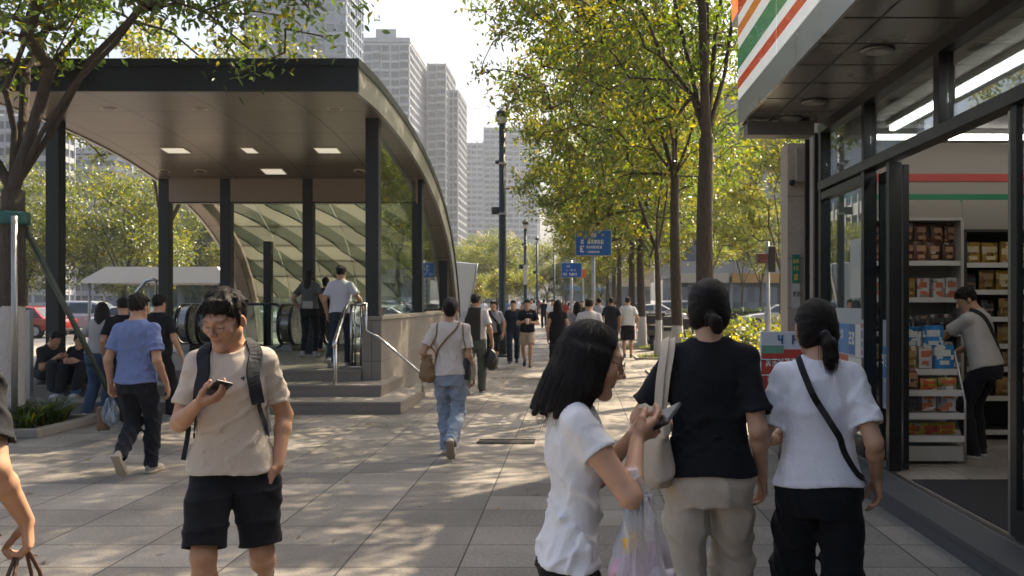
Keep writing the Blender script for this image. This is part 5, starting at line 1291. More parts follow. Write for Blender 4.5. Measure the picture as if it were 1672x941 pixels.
# lights in the soffit
lit = mat('canopy lamp', (.7, .66, .56), .5, 0, .02, emit=(1, .90, .72), estr=.22); ringm = mat('lamp ring', (.62, .55, .44), .4, .3)
def on_soffit(px, py):
    best = None
    for i in range(0, ib):
        p = pr[i] + nm_[i] * TH; yy = CY - (p[1] - EYE) * F / p[0]
        if best is None or abs(yy - py) < best[0]: best = (abs(yy - py), i)
    i = best[1]; p = pr[i] + nm_[i] * TH
    return V3((px - CX) * p[0] / F, p[0], p[1]), V3(0, tg[i][0], tg[i][1]), V3(0, nm_[i][0], nm_[i][1])
for px, py in ((60, 180), (178, 178), (326, 177), (547, 175), (268, 281), (327, 281), (587, 282)):
    c, ty, nz = on_soffit(px, py); mb = MB()
    for rr, m_, nn in ((.115, ringm, 'light_ring'), (.085, lit, 'lamp_lens')):
        q = MB(); top = [q.bm.verts.new(c + (V3(1, 0, 0) * math.cos(a) + ty * math.sin(a)) * rr + nz * (.012 if rr > .1 else .016)) for a in np.linspace(0, 2 * PI, 25)[:-1]]
        bot = [q.bm.verts.new(c + (V3(1, 0, 0) * math.cos(a) + ty * math.sin(a)) * rr + nz * .001) for a in np.linspace(0, 2 * PI, 25)[:-1]]
        q.bm.faces.new(top); q.bm.faces.new(bot[::-1])
        for k in range(24): q.bm.faces.new((top[k], top[(k + 1) % 24], bot[(k + 1) % 24], bot[k]))
        if rr > .1: par = q.build(nn, m_, sc)
        else: q.build(nn, mat('lamp off', (.10, .085, .07), .3), par)
for px, py, wd in ((287, 246, .40), (408, 245, .20), (535, 244, .40), (447, 281, .40)):
    c, ty, nz = on_soffit(px, py)
    fr_ = MB().obox(c + nz * .008, (1, 0, 0), ty, nz, wd / 2 + .02, .18, .006).build('light_frame', ringm, sc)
    MB().obox(c + nz * .016, (1, 0, 0), ty, nz, wd / 2, .155, .003).build('lamp_panel', lit, fr_)

# ------------------------------------------------------------------ stair rails, escalators
chrome = mat('stainless steel', (.52, .51, .49), .22, 1, .1, 6)
hr = empty('handrail', 'polished steel handrail rising over the front steps', 'handrail', (-3.6, 13.75, 0))
MB().tube([(0, 0, .17), (0, 0, .98)], .028, 12).lathe([(.06, .17), (.06, .185), (.03, .19)], n=14).build('post', chrome, hr)
MB().tube([(0, -.08, .90), (0, 0, .98), (.0, .55, 1.42), (.0, .75, 1.53), (.0, 1.0, 1.55), (.06, 1.35, 1.55)], .030, 12).build('rail', chrome, hr)
g2 = empty('guard_rail', 'short steel barrier with upright bars at the head of the steps', 'barrier', (-3.5, 14.75, PLAT))
for dx in (-.10, -.04, .05, .12): MB().tube([(dx, 0, 0), (dx, 0, 1.0)], .016 if dx != -.10 else .026, 10).build('bar', chrome, g2)
MB().tube([(-.12, 0, 1.02), (.16, 0, 1.02)], .026, 10).build('rail', chrome, g2); MB().box(-.13, .16, -.03, .03, 0, .03).build('foot_plate', chrome, g2)
h2 = empty('handrail', 'slim steel handrail slanting down along the granite wall', 'handrail', (-3.28, 14.28, 0))
MB().tube([(.02, 0, 1.55), (.02, 0, 1.13), (.10, 0, 1.08), (.22, 0, 1.02), (.92, 0, .42), (.95, 0, .38)], .019, 10).build('rail', chrome, h2); MB().tube([(.90, 0, .17), (.90, 0, .44)], .016, 10).build('post', chrome, h2)
h3 = empty('handrail', 'bent steel handrail behind the people sitting on the steps', 'handrail', (-8.2, 16.2, PLAT))
MB().tube([(0, 0, .6), (.35, 0, 1.1), (.62, 0, 1.42), (.75, 0, 1.45), (.82, 0, 1.42)], .03, 10).build('rail', chrome, h3); MB().tube([(.8, 0, 0), (.8, 0, 1.44)], .02, 8).build('post', chrome, h3)
rub = mat('handrail rubber', (.012, .012, .013), .3, 0, .1); esc_g = glass('escalator glass', (.72, .80, .76), .08, 3, 0, .6); gly = mat('grey skirt', (.30, .29, .27), .4, .6)
def balustrade(x, y, label, w=.17, length=4.2):
    e = empty('escalator_balustrade', label, 'escalator', (x, y, PLAT), 0, 'escalator balustrades under the canopy')
    H_, r = .98, .40
    loop = [(0, 1.6, .14)] + [(0, r * 1.0 - r * math.sin(a) * 1.0 - .0, .14 + (H_ - .14) / 2 - (H_ - .14) / 2 * math.cos(a)) for a in np.linspace(0, PI, 17)] + [(0, .9, H_), (0, 1.5, H_ - .1), (0, length, H_ - 1.6)]
    loop = [(0, p[1], p[2]) for p in loop]
    for s_ in (-1, 1):
        MB().tube([(s_ * w * .72, p[1], p[2]) for p in loop[:-1]], .036, 10).build('handrail_belt', rub, e)
    poly = [(p[1], p[2]) for p in loop[1:-3]] + [(1.3, H_ - .06), (1.3, .14)]
    MB().prism([(.03 + a * .97, .05 + b * .93) for a, b in poly], 'x', -w * .55, w * .55).build('newel_cheek', mat('newel steel', (.27, .265, .25), .28, .9, .1), e)
    MB().prism([(1.31, .14), (1.31, H_ - .08), (1.5, H_ - .12), (length, H_ - 1.66), (length, -.9), (2.0, .1)], 'x', -.006, .006).build('glass_panel', esc_g, e)
    MB().box(-w * .6, w * .6, .22, 1.6, 0, .13).build('skirt', gly, e)
    return e
balustrade(-8.35, 19.4, 'steel newel with black belts at the far left end of the escalators')
balustrade(-7.86, 19.3, 'second steel newel with black belts from the left of the escalators')
balustrade(-6.14, 19.3, 'steel newel with black belts just left of the woman in grey')
balustrade(-5.2, 19.3, 'steel newel with black belts behind the man in white')
gp_ = empty('glass_screen', 'glass screen with rounded steel rim between the two escalators', 'glass screen', (-7.0, 19.7, PLAT))
poly = [(-.78, .04), (.52, .04)] + [(.52 + .2 * math.sin(a), .24 - .2 * math.cos(a)) for a in np.linspace(.3, PI / 2, 5)] + [(.72 - .2 + .2 * math.cos(a), .80 + .2 * math.sin(a)) for a in np.linspace(0, PI / 2, 6)] + [(-.78, 1.0)]
MB().prism(poly, 'y', -.006, .006).build('glass_panel', esc_g, gp_)
MB().tube([(p[0], 0, p[1]) for p in poly[1:]], .03, 8).build('rim', rub, gp_); MB().box(-.8, .7, -.04, .04, 0, .06).build('skirt', gly, gp_)
# sign hanging behind the side glass
e = empty('exit_sign', 'blue exit sign with a pale figure 4 above a route poster behind the side glass', 'sign', (-3.38, 20.6, 0)); 
MB().box(-.11, .11, -.015, .015, 2.13, 2.48).build('sign_panel', mat('sign blue', (.03, .12, .42), .4), e); MB().box(-.10, .10, -.015, .015, 1.50, 2.10).build('poster', mat('poster pale', (.55, .54, .48), .5, 0, .1, 9), e)
mb = MB(); glyphs(mb, V3(-.05, -.018, 2.2), V3(1, 0, 0), V3(0, 0, 1), V3(0, -1, 0), '4', .2); mb.build('figure', mat('sign yellowish', (.75, .72, .40)), e)
mb = MB()
for k in range(5): glyphs(mb, V3(-.075, -.018, 1.98 - k * .105), V3(1, 0, 0), V3(0, 0, 1), V3(0, -1, 0), ('~#%', '~#-%', 'L@ #', '#~#%', '-%@-')[k], .055)
mb.build('poster_text', mat('poster ink', (.10, .10, .12)), e)
MB().box(-.012, .012, -.012, .012, 1.346, 1.5).build('stem', dark, e)

# ------------------------------------------------------------------ drain cover, planting bed
e = empty('drain_grate', 'cast iron drain cover with slanting slots set in the pavement', 'drain cover', (-.80, 10.35, .0))
iron = mat('cast iron', (.055, .05, .045), .6, .6, .25, 30, .3, 90)
MB().box(-.30, .34, -.16, .16, .001, .005).build('frame', mat('drain pit', (.02, .019, .018), .9), e)
mb = MB()
for k in range(22):
    x = -.285 + k * .028; mb.obox((x, .03, .0075), unit((.25, 1, 0)), unit((1, -.25, 0)), (0, 0, 1), .085, .008, .003)
for k in range(10): mb.obox((-.1 + k * .032, -.115, .0075), unit((.3, 1, 0)), unit((1, -.3, 0)), (0, 0, 1), .022, .007, .003)
mb.box(-.30, .34, -.16, -.148, .005, .011).box(-.30, .34, .148, .16, .005, .011).box(-.30, .34, -.085, -.075, .005, .0105); mb.build('bars', iron, e)
# ------------------------------------------------------------------ shop building
XF = 2.68
alu = mat('dark window frame', (.030, .031, .032), .35, .6, .15, 4); stone = mat('stone cladding', (.38, .33, .27), .6, 0, .18, 14, .15, 120)
sb = empty('shop_building', 'corner shop building with glass front, grey soffit and striped fascia', 'building', (0, 0, 0))
plaster = mat('block render', (.33, .31, .28), .85, 0, .12, .6)
# the block above and behind the shop
MB().box(2.55, 16, -24, 11.45, 4.95, 6.6).box(8.6, 16, -24, 11.45, 0, 4.95).box(2.75, 8.6, 10.1, 11.05, 0, 4.95).box(2.9, 8.6, -24, -3, 0, 4.95).build('wall', plaster, sb)
MB().box(2.56, 2.96, 11.1, 11.48, 0, 3.49).build('pillar', stone, sb)
jm = MB()
for z in (.75, 1.5, 2.1, 2.85): jm.box(2.555, 2.965, 11.096, 11.098, z, z + .006)
jm.build('pillar_joint', mat('joint dark', (.05, .045, .04)), sb)
MB().box(2.76, 2.80, 9.98, 11.09, .15, 3.49).box(2.70, 2.757, 10.38, 10.46, .15, 3.49).box(2.70, 2.757, 10.80, 10.84, .15, 3.49).build('cladding_panel', alu, sb)
tile = paving('shop floor tile', (.36, .31, .25), (.40, .345, .28), (.20, .17, .14), .8, .8, bump=.1)
for l in tile.node_tree.nodes:
    if l.type == 'BSDF_PRINCIPLED': l.inputs['Roughness'].default_value = .16
MB().box(2.62, 8.6, -3, 10.05, 0, .15).build('shop_floor', tile, sb)
slate = mat('slate step', (.070, .071, .074), .55, 0, .3, 6, .25, 60)
MB().box(2.36, 2.618, -3, 11.09, 0, .11).box(2.345, 2.618, -3, 11.09, .112, .146).build('doorstep', slate, sb)
MB().box(2.622, 2.66, -3, 9.97, .151, .162).build('sill_track', mat('sill metal', (.25, .24, .22), .3, .8), sb)
wallw = mat('shop wall white', (.27, .245, .21), .6, 0, .05)
MB().box(2.85, 8.6, 9.95, 10.05, .15, 3.3).box(8.5, 8.6, -3, 9.94, .15, 3.3).build('inner_wall', wallw, sb)
MB().box(2.74, 8.6, -3, 10.08, 3.3, 3.48).build('shop_ceiling', mat('shop ceiling', (.38, .36, .33), .7), sb)
MB().box(2.86, 8.5, 9.935, 9.948, 2.88, 2.965).build('red_band', mat('red band', (.36, .030, .022), .45), sb)
MB().box(2.86, 8.5, 9.935, 9.948, 2.66, 2.745).build('green_band', mat('green band', (.012, .17, .075), .45), sb)
# frames
fr = MB()
for y, w_, z0, z1 in ((9.93, .09, .15, 3.48), (8.44, .075, .15, 2.78), (8.44, .075, 2.88, 3.48), (6.72, .11, 2.88, 3.48), (2.6, .1, .15, 2.76), (2.6, .1, 2.9, 3.48)):
    fr.box(XF - .045, XF + .075, y - w_ / 2, y + w_ / 2, z0, z1, bev=.004)
fr.box(XF - .05, XF + .08, -3, 9.99, 2.785, 2.878, bev=.005).box(XF - .05, XF + .08, -3, 9.99, 3.40, 3.497)
fr.box(XF - .04, XF + .07, 8.5, 9.88, .15, .30).box(XF - .04, XF + .07, 2.66, 5.52, .15, .34).box(XF - .04, XF + .07, 8.5, 9.88, 2.68, 2.758)
fr.box(XF - .02, XF + .022, 5.545, 5.62, .15, 2.784, bev=.004)
fr.build('window_frame', alu, sb)
pane = glass('shop glass', (.80, .84, .83), .07, 3.0, 0, .75)
for y0, y1, z0, z1 in ((8.50, 9.88, .302, 2.678), (2.66, 5.52, .342, 2.758), (8.50, 9.88, 2.90, 3.398), (6.79, 8.39, 2.90, 3.398), (2.66, 6.65, 2.90, 3.398), (-3, 2.5, .15, 2.758), (-3, 2.5, 2.90, 3.398)):
    MB().box(XF + .01, XF + .02, y0, y1, z0, z1).build('window_pane', pane, sb)
def door_leaf(y0, y1, x):
    d = MB(); t = .055
    d.box(x - .025, x + .025, y0, y0 + t * 1.6, .165, 2.75, bev=.004).box(x - .025, x + .025, y1 - t, y1, .165, 2.75, bev=.004).box(x - .024, x + .024, y0 + t * 1.6, y1 - t, .165, .36).box(x - .024, x + .024, y0 + t * 1.6, y1 - t, 2.66, 2.75)
    dd = d.build('door', alu, sb)
    MB().box(x - .005, x + .005, y0 + t * 1.6, y1 - t, .36, 2.66).build('door_pane', pane, dd)
    MB().tube([(x - .05, y0 + .16, .55), (x - .05, y0 + .16, 1.55)], .014, 8).build('handle', chrome, dd)
door_leaf(7.78, 8.42, XF + .12); MB().box(XF - .045, XF + .06, 7.72, 7.80, .16, 2.76, bev=.004).build('door_post', alu, sb)
MB().box(XF - .022, XF + .02, 5.622, 5.65, .16, 2.76, bev=.003).build('door_post', mat('bright frame', (.26, .26, .25), .3, .8), sb)
# soffit and fascia
XS = 1.75; sofm = mat('shop soffit', (.20, .185, .17), .25, .35, .15, 2, .08, 5)
MB().box(XS + .03, XF + .10, -3, 9.88, 3.50, 3.56).build('soffit', sofm, sb)
jn = MB()
for y in np.arange(-2.5, 9.8, .62): jn.box(XS + .04, XF - .06, y, y + .008, 3.496, 3.4995)
jn.box(XS + .30, XS + .312, -3, 9.87, 3.4955, 3.499); jn.build('soffit_joint', mat('joint black', (.012, .012, .012)), sb)
MB().box(XS, XS + .028, -3, 9.90, 3.475, 3.742).box(XS + .03, 2.55, 9.882, 9.90, 3.475, 3.742).build('metal_band', mat('band metal', (.30, .30, .30), .3, .85, .15, 5), sb)
MB().box(XS + .05, 2.5, 9.62, 9.86, 3.33, 3.474).build('shutter_box', mat('shutter box', (.15, .14, .13), .45, .4), sb)
MB().box(XS + .03, 2.54, -3, 9.88, 3.744, 5.0).build('fascia_backing', mat('fascia backing', (.5, .5, .5), .6), sb)
sgw = mat('sign white', (.72, .72, .71), .22, 0, .03, 3, coat=.4, emit=(.9, .9, .88), estr=.16); sgr = mat('sign red', (.52, .022, .016), .2, 0, .05, 3, coat=.5, emit=(.52, .02, .015), estr=.16); sgg = mat('sign green', (.014, .17, .09), .2, 0, .05, 3, coat=.5, emit=(.014, .17, .09), estr=.16); sgo = mat('sign orange', (.62, .15, .02), .2, 0, .05, 3, coat=.5, emit=(.62, .15, .02), estr=.16)
ys = [9.90, 8.0, 6.1, 4.2, 2.3, .4, -1.5, -3]
for y1, y0 in zip(ys, ys[1:]):
    p = MB().box(XS - .002, XS + .028, y0 + .012, y1 - .012, 3.748, 4.98).build('sign_panel', sgw, sb)
    for z0, z1, m_ in ((3.865, 3.965, sgr), (4.075, 4.285, sgg), (4.42, 4.535, sgo), (4.66, 4.90, sgr)):
        MB().box(XS - .006, XS - .0022, y0 + .012, y1 - .012, z0, z1).build('stripe', m_, p)
MB().box(XS + .03, 2.54, 9.883, 9.905, 3.748, 4.98).build('sign_panel', sgw, sb)
e = empty('lightbox', 'small red and orange light box fixed to the far end of the striped sign', 'sign', (XS + .13, 9.95, 4.68))
MB().box(-.12, .08, -.04, .42, 0, .5, bev=.01).build('box_body', mat('lightbox grey', (.45, .44, .44), .4), e); MB().box(-.124, -.1202, -.02, .40, .05, .45).build('box_face', mat('lightbox red', (.75, .12, .03), .3, emit=(1, .18, .05), estr=.5), e); MB().box(-.10, .06, -.046, -.0402, .05, .45).build('box_face', mat('lightbox red'  , (.75, .12, .03)), e)
for px, py in ((1433, 80), (1330, 165), (1290, 192)):
    D = (3.5 - EYE) * F / (CY - py); x = (px - CX) * D / F
    e = MB().lathe([(.115, 3.474), (.125, 3.482), (.125, 3.495)], (x, D, 0), 24).build('light_ring', mat('downlight ring', (.20, .19, .18), .3, .7), sb); MB().lathe([(.085, 3.470), (.09, 3.4735)], (x, D, 0), 24).build('lamp_lens', mat('downlight lens', (.30, .28, .26), .3), e)
# tubes in the ceiling
tube_m = mat('lit tube', (.9, .9, .9), .5, emit=(1, .96, .90), estr=3.6)
for i, (x0, x1, y0, y1, lab) in enumerate(((2.97, 3.02, 3.2, 8.7, 'long lit ceiling tube running along the shop window'), (4.1, 4.15, 3.0, 7.6, 'lit ceiling tube further inside running away from the window'), (2.95, 6.5, 9.15, 9.20, 'lit ceiling tube above the back wall shelves'), (3.4, 6.5, 6.0, 6.05, 'lit ceiling tube crossing the middle of the shop'))):
    e = empty('ceiling_tube', lab, 'tube light', ((x0 + x1) / 2, (y0 + y1) / 2, 3.2)); a, b = (x1 - x0) / 2, (y1 - y0) / 2
    MB().box(-a - .02, a + .02, -b - .02, b + .02, .05, .10).build('fitting', mat('fitting white', (.6, .6, .6)), e); MB().box(-a, a, -b, b, 0, .048, bev=.01).build('tube', tube_m, e)
tag(MB().box(2.70, 4.0, 5.75, 7.38, .1515, .160, bev=.003).build('door_mat', mat('door mat', (.022, .021, .020), .95, 0, .3, 200, .6, 300)), 'black rubber mat inside the shop doorway', 'door mat')
# shelves and goods
shm = mat('shelf metal', (.42, .40, .36), .45, .3, .08); shd = mat('shelf dark', (.025, .024, .024), .6); rail_m = mat('price rail', (.55, .53, .48), .4)
def shelf_unit(x0, x1, yb, zs, zt, label, m, back):
    e = empty('shelf_unit', label, 'shelf', ((x0 + x1) / 2, yb, .15)); a = (x1 - x0) / 2
    MB().box(-a, a, -.02, .0, 0, zt - .15).build('back_panel', back, e)
    for s_ in (-1, 1): MB().box(s_ * a - .015, s_ * a + .015, -.42, -.021, 0, zt - .15).build('side_panel', m, e)
    for z in zs:
        s_ = MB().box(-a + .016, a - .016, -.40, -.022, z - .15 - .03, z - .15).build('shelf', m, e); MB().box(-a + .016, a - .016, -.412, -.4015, z - .15 - .045, z - .15 + .006).build('price_rail', rail_m, s_)
    MB().box(-a, a, -.42, -.0, zt - .148, zt - .12).build('top_panel', m, e)
    return e
shelf_unit(2.95, 4.0, 9.92, (.25, .60, .95, 1.27, 1.62, 2.0), 2.42, 'pale shelf unit with brown pouches and white boxes on the back wall of the shop', shm, shm)
shelf_unit(4.03, 5.4, 9.92, (.25, .60, .90, 1.14, 1.42, 1.70, 1.98), 2.30, 'dark backed shelf unit with yellow snack bags right of the pale unit', shd, shd)
MB().box(2.95, 4.0, 9.55, 9.56, 2.44, 2.64).build('header_panel', wallw, sb); MB().box(4.02, 5.4, 9.55, 9.56, 2.32, 2.64).build('header_panel', wallw, sb)
def pack_mat(kind, body, face):
    m, nt, b = nodes('pack ' + kind); tc = N(nt, 'ShaderNodeTexCoord'); oi = N(nt, 'ShaderNodeObjectInfo')
    ad = N(nt, 'ShaderNodeVectorMath', operation='ADD'); L(nt, tc.outputs['Object'], ad.inputs[0]); L(nt, oi.outputs['Location'], ad.inputs[1])
    v = N(nt, 'ShaderNodeTexVoronoi', distance='CHEBYCHEV'); v.inputs['Scale'].default_value = 17; L(nt, ad.outputs[0], v.inputs['Vector'])
    sp = N(nt, 'ShaderNodeSeparateColor'); L(nt, v.outputs['Color'], sp.inputs[0])
    r = N(nt, 'ShaderNodeValToRGB'); r.color_ramp.interpolation = 'CONSTANT'; el = r.color_ramp.elements
    el[0].position = 0; el[0].color = rgba(body); el[1].position = .55; el[1].color = rgba([c * .5 for c in body])
    for p, c in ((.72, face), (.84, [c * 1.3 for c in body]), (.93, (.5, .48, .44))): x = el.new(p); x.color = rgba([min(1, q) for q in c])
    L(nt, sp.outputs[0], r.inputs[0]); L(nt, r.outputs[0], b.inputs['Base Color']); b.inputs['Roughness'].default_value = .3
    n = N(nt, 'ShaderNodeTexNoise'); n.inputs['Scale'].default_value = 40; L(nt, ad.outputs[0], n.inputs['Vector']); bp = N(nt, 'ShaderNodeBump'); bp.inputs['Strength'].default_value = .6; bp.inputs['Distance'].default_value = .01; L(nt, n.outputs['Fac'], bp.inputs['Height']); L(nt, bp.outputs[0], b.inputs['Normal'])
    return m
protos = {}
def goods(kind, x, y, z, rz=0.0, where=''):
    K = {'brown': ('snack_pouch', .135, .07, .20, (.12, .045, .025), (.40, .22, .12), 'brown snack pouch'), 'white': ('snack_box', .13, .06, .21, (.52, .50, .47), (.50, .16, .08), 'white printed snack box'), 'yellow': ('snack_bag', .17, .08, .22, (.42, .25, .035), (.60, .50, .30), 'yellow snack bag'),
         'gold': ('snack_bag', .15, .07, .20, (.30, .16, .04), (.50, .40, .25), 'gold snack bag'), 'blue': ('snack_box', .18, .05, .21, (.03, .19, .42), (.60, .60, .55), 'blue printed snack box'), 'dark': ('snack_pouch', .13, .07, .17, (.05, .028, .022), (.30, .20, .13), 'dark snack pouch'), 'flat': ('snack_packet', .16, .06, .10, (.45, .34, .04), (.50, .10, .04), 'low yellow snack packet')}[kind]
    nm, w_, d, h, body, face, lab = K
    lab = lab + ' ' + where; gr = lab
    if kind not in protos:
        e = empty(nm, lab, 'snack', (x, y, z), rz, gr)
        mb = MB(); n = 7
        rows = []
        for j in range(n):
            t = j / (n - 1); dd = d / 2 * (math.sin(PI * (.12 + .76 * t)) if nm != 'snack_box' else 1); ww = w_ / 2 * (1 - (.05 * math.sin(PI * t) if nm != 'snack_box' else 0))
            rows.append([mb.bm.verts.new((sx * ww, sy * dd * (1 if sx else 1.25), h * t)) for sx, sy in ((-1, -.6), (0, -1), (1, -.6), (1, .6), (0, 1), (-1, .6))] if nm != 'snack_box' else [mb.bm.verts.new((sx * ww, sy * dd, h * t)) for sx, sy in ((-1, -1), (0, -1), (1, -1), (1, 1), (0, 1), (-1, 1))])
        for a, b in zip(rows, rows[1:]):
            for k in range(6): mb.bm.faces.new((a[k], a[(k + 1) % 6], b[(k + 1) % 6], b[k]))
        mb.bm.faces.new(rows[0][::-1]); mb.bm.faces.new(rows[-1])
        mb.build('wrapper', pack_mat(kind, body, face), e)
        yf = -d / 2 * (1.27 if nm != 'snack_box' else 1.02) - .001
        f = MB(); f.box(-w_ * .33, w_ * .33, yf - .002, yf, h * .52, h * .80); f.box(-w_ * .25, w_ * .25, yf - .002, yf, h * .16, h * .34)
        f.build('label_print', mat('print ' + kind, face, .4, 0, .4, 60), e)
        protos[kind] = e
        return e
    return dup(protos[kind], (x, y, z), rz, lab, gr, 1 + .06 * math.sin(x * 50 + z * 30))
rg = random.Random(5)
def fill(kinds, x0, x1, y, z, step, where):
    x = x0; k = 0
    while x < x1:
        goods(kinds[k % len(kinds)] if isinstance(kinds, list) else kinds, x, y + rg.uniform(-.02, .02), z, rg.uniform(-.12, .12), where); x += step * rg.uniform(.95, 1.1); k += 1
fill('brown', 3.02, 3.96, 9.66, 2.003, .142, 'on the top shelf of the pale unit'); fill('brown', 3.05, 3.96, 9.68, 2.205, .150, 'on the top shelf of the pale unit')
fill(['white', 'white', 'white', 'gold'], 3.02, 3.96, 9.62, 1.623, .15, 'on the second shelf of the pale unit'); fill('dark', 3.0, 3.96, 9.62, 1.273, .15, 'on the third shelf of the pale unit'); fill(['dark', 'gold'], 3.0, 3.96, 9.62, .953, .17, 'on the lower shelves of the pale unit')
fill('yellow', 4.14, 5.3, 9.62, 1.983, .185, 'on the top shelf of the dark unit'); fill(['dark', 'gold', 'yellow'], 4.12, 5.3, 9.62, 1.703, .17, 'on the second shelf of the dark unit')
for z in (1.423, 1.143, .903, .603): fill(['gold', 'dark', 'gold'], 4.12, 5.3, 9.62, z, .175, 'on the lower shelves of the dark unit')
# low display rack in the doorway
e = empty('display_rack', 'low grey wire display rack with tilted shelves just inside the shop door', 'display rack', (3.17, 8.35, .15))
for s_ in (-1, 1): MB().tube([(s_ * .26, -.26, .02), (s_ * .26, -.26, .55), (s_ * .24, -.08, .98), (s_ * .24, .10, .98), (s_ * .26, .20, .02)], .012, 8).build('side_frame', mat('rack wire', (.42, .41, .39), .35, .7), e)
for z, yf in ((.22, -.26), (.42, -.26), (.62, -.22), (.80, -.14)):
    s_ = MB().prism([(yf, z), (yf, z + .02), (.15, z + .06), (.15, z + .04)], 'x', -.25, .25).build('shelf', shm, e); MB().box(-.25, .25, yf - .012, yf - .001, z - .02, z + .035).build('price_rail', rail_m, s_)
MB().box(-.25, .25, .16, .175, .03, .98).build('back_panel', shm, e); MB().box(-.25, .25, -.25, .15, .03, .16).build('plinth', shm, e)
for kinds, z, yy in ((['flat', 'flat'], .40, -.12), (['dark', 'white', 'white', 'blue'], .61, -.12), (['brown', 'flat', 'flat'], .80, -.10), (['gold', 'white', 'blue', 'blue'], .985, -.05)):
    fill(kinds, 2.99, 3.38, 8.35 + yy - .02, z, .155, 'on the low rack by the shop door')
goods('blue', 3.06, 8.40, 1.155, 0, 'standing on top of the low rack by the shop door'); goods('blue', 3.26, 8.40, 1.155, 0, 'standing on top of the low rack by the shop door')
# posters on the glass
def poster(name, label, y0, y1, z0, z1, cells, x=XF - .003, base=(.36, .41, .44)):
    e = empty(name, label, 'poster', (x, (y0 + y1) / 2, z0)); a = (y1 - y0) / 2; h = z1 - z0
    MB().box(-.002, 0, -a, a, 0, h).build('sheet', mat(name + ' %.2f %.2f' % (y0, z0), base, .35, 0, .1, 12), e)
    for (u0, u1, v0, v1, c) in cells: MB().box(-.004, -.0022, a - u1 * 2 * a, a - u0 * 2 * a, v0 * h, v1 * h).build('print_block', mat('ink %.2f %.2f %.2f' % c, c, .35, 0, .15, 25), e)
    return e
BL, RD, WH, GN = (.03, .20, .46), (.50, .07, .05), (.60, .60, .58), (.03, .20, .13)
def ptext(e, s_, y, z, h, c, x=-.0055):
    mb = MB(); glyphs(mb, V3(x, y, z), V3(0, -1, 0), V3(0, 0, 1), V3(-1, 0, 0), s_, h, .0008); mb.build('lettering', mat('ink %.2f %.2f %.2f' % c, c), e)
e = poster('glass_poster', 'blue, white and red offer poster on the fixed shop pane', 8.55, 9.45, .75, 1.52, [(.02, .48, .42, .80, BL), (.50, .72, .42, .80, (.02, .12, .33)), (.75, .98, .40, .80, WH), (.02, .48, .22, .40, RD), (.5, .98, .2, .38, WH), (.02, .98, .02, .17, BL)])
ptext(e, '#~%', .40, .46, .10, WH); ptext(e, '2@', -.02, .42, .12, WH); ptext(e, 'E1', .38, .19, .10, WH)
e = poster('glass_poster', 'blue printed poster in the sliding door glass', 7.92, 8.34, .62, 1.42, [(.05, .95, .35, .7, BL), (.05, .95, .05, .3, (.25, .33, .40))], XF + .11, (.36, .42, .46)); ptext(e, '%#@', .22, .38, .11, WH)
e = poster('glass_poster', 'small blue notice high on the sliding door glass', 7.98, 8.25, 1.86, 2.04, [], XF + .11, BL); ptext(e, '~-', .1, .05, .08, WH)
e = poster('glass_poster', 'narrow pale paper poster taped high on the fixed shop pane', 8.62, 8.95, 1.62, 2.18, [(.1, .9, .5, .9, (.40, .44, .43))], XF + .008 - .011, (.45, .47, .45))
e = poster('door_sticker', 'upright white sticker strip with small symbols on the window mullion', 8.400, 8.482, 1.07, 1.42, [(.2, .8, .78, .9, RD), (.25, .75, .5, .7, (.1, .1, .12)), (.25, .75, .28, .42, (.15, .15, .16)), (.2, .8, .08, .2, (.3, .1, .1))], XF - .048)
e = poster('glass_poster', 'pale notice with an orange and blue drop on the right hand shop pane', 4.9, 5.46, 1.13, 1.62, [(.30, .62, .60, .92, (.55, .30, .06)), (.36, .72, .50, .76, (.06, .16, .40)), (.2, .75, .08, .14, (.45, .2, .12))]); ptext(e, 'IF', .08, .12, .09, (.5, .14, .06))
e = empty('wall_sign', 'narrow green and white notice board on the stone pillar of the shop', 'sign', (2.655, 11.085, 1.5)); MB().box(-.05, .05, -.012, 0, 0, .66).build('board', mat('board pale', (.5, .5, .47), .4, 0, .15, 14), e); MB().box(-.048, .048, -.016, -.0125, .30, .65).build('board_top', mat('board green', GN, .4), e)
mb = MB(); glyphs(mb, V3(-.035, -.018, .54), V3(1, 0, 0), V3(0, 0, 1), V3(0, -1, 0), '~#', .05); glyphs(mb, V3(-.035, -.018, .46), V3(1, 0, 0), V3(0, 0, 1), V3(0, -1, 0), 'IE', .05); glyphs(mb, V3(-.02, -.018, .34), V3(1, 0, 0), V3(0, 0, 1), V3(0, -1, 0), '@', .07); mb.build('lettering', mat('board yellow', (.62, .45, .10)), e)
mb = MB(); glyphs(mb, V3(-.035, -.014, .14), V3(1, 0, 0), V3(0, 0, 1), V3(0, -1, 0), '#%', .06); mb.build('small_print', mat('poster ink', (.1, .1, .12)), e)
e = empty('alarm_box', 'grey box with a small camera high on the stone pillar', 'box', (2.66, 11.09, 3.02)); MB().box(-.02, .10, -.10, 0, 0, .40, bev=.01).build('case', mat('alarm grey', (.27, .25, .22), .5), e); MB().lathe([(.01, -.05), (.035, -.03), (.035, .02)], (-.06, -.04, 0), 12).build('lens', scr_m, e)
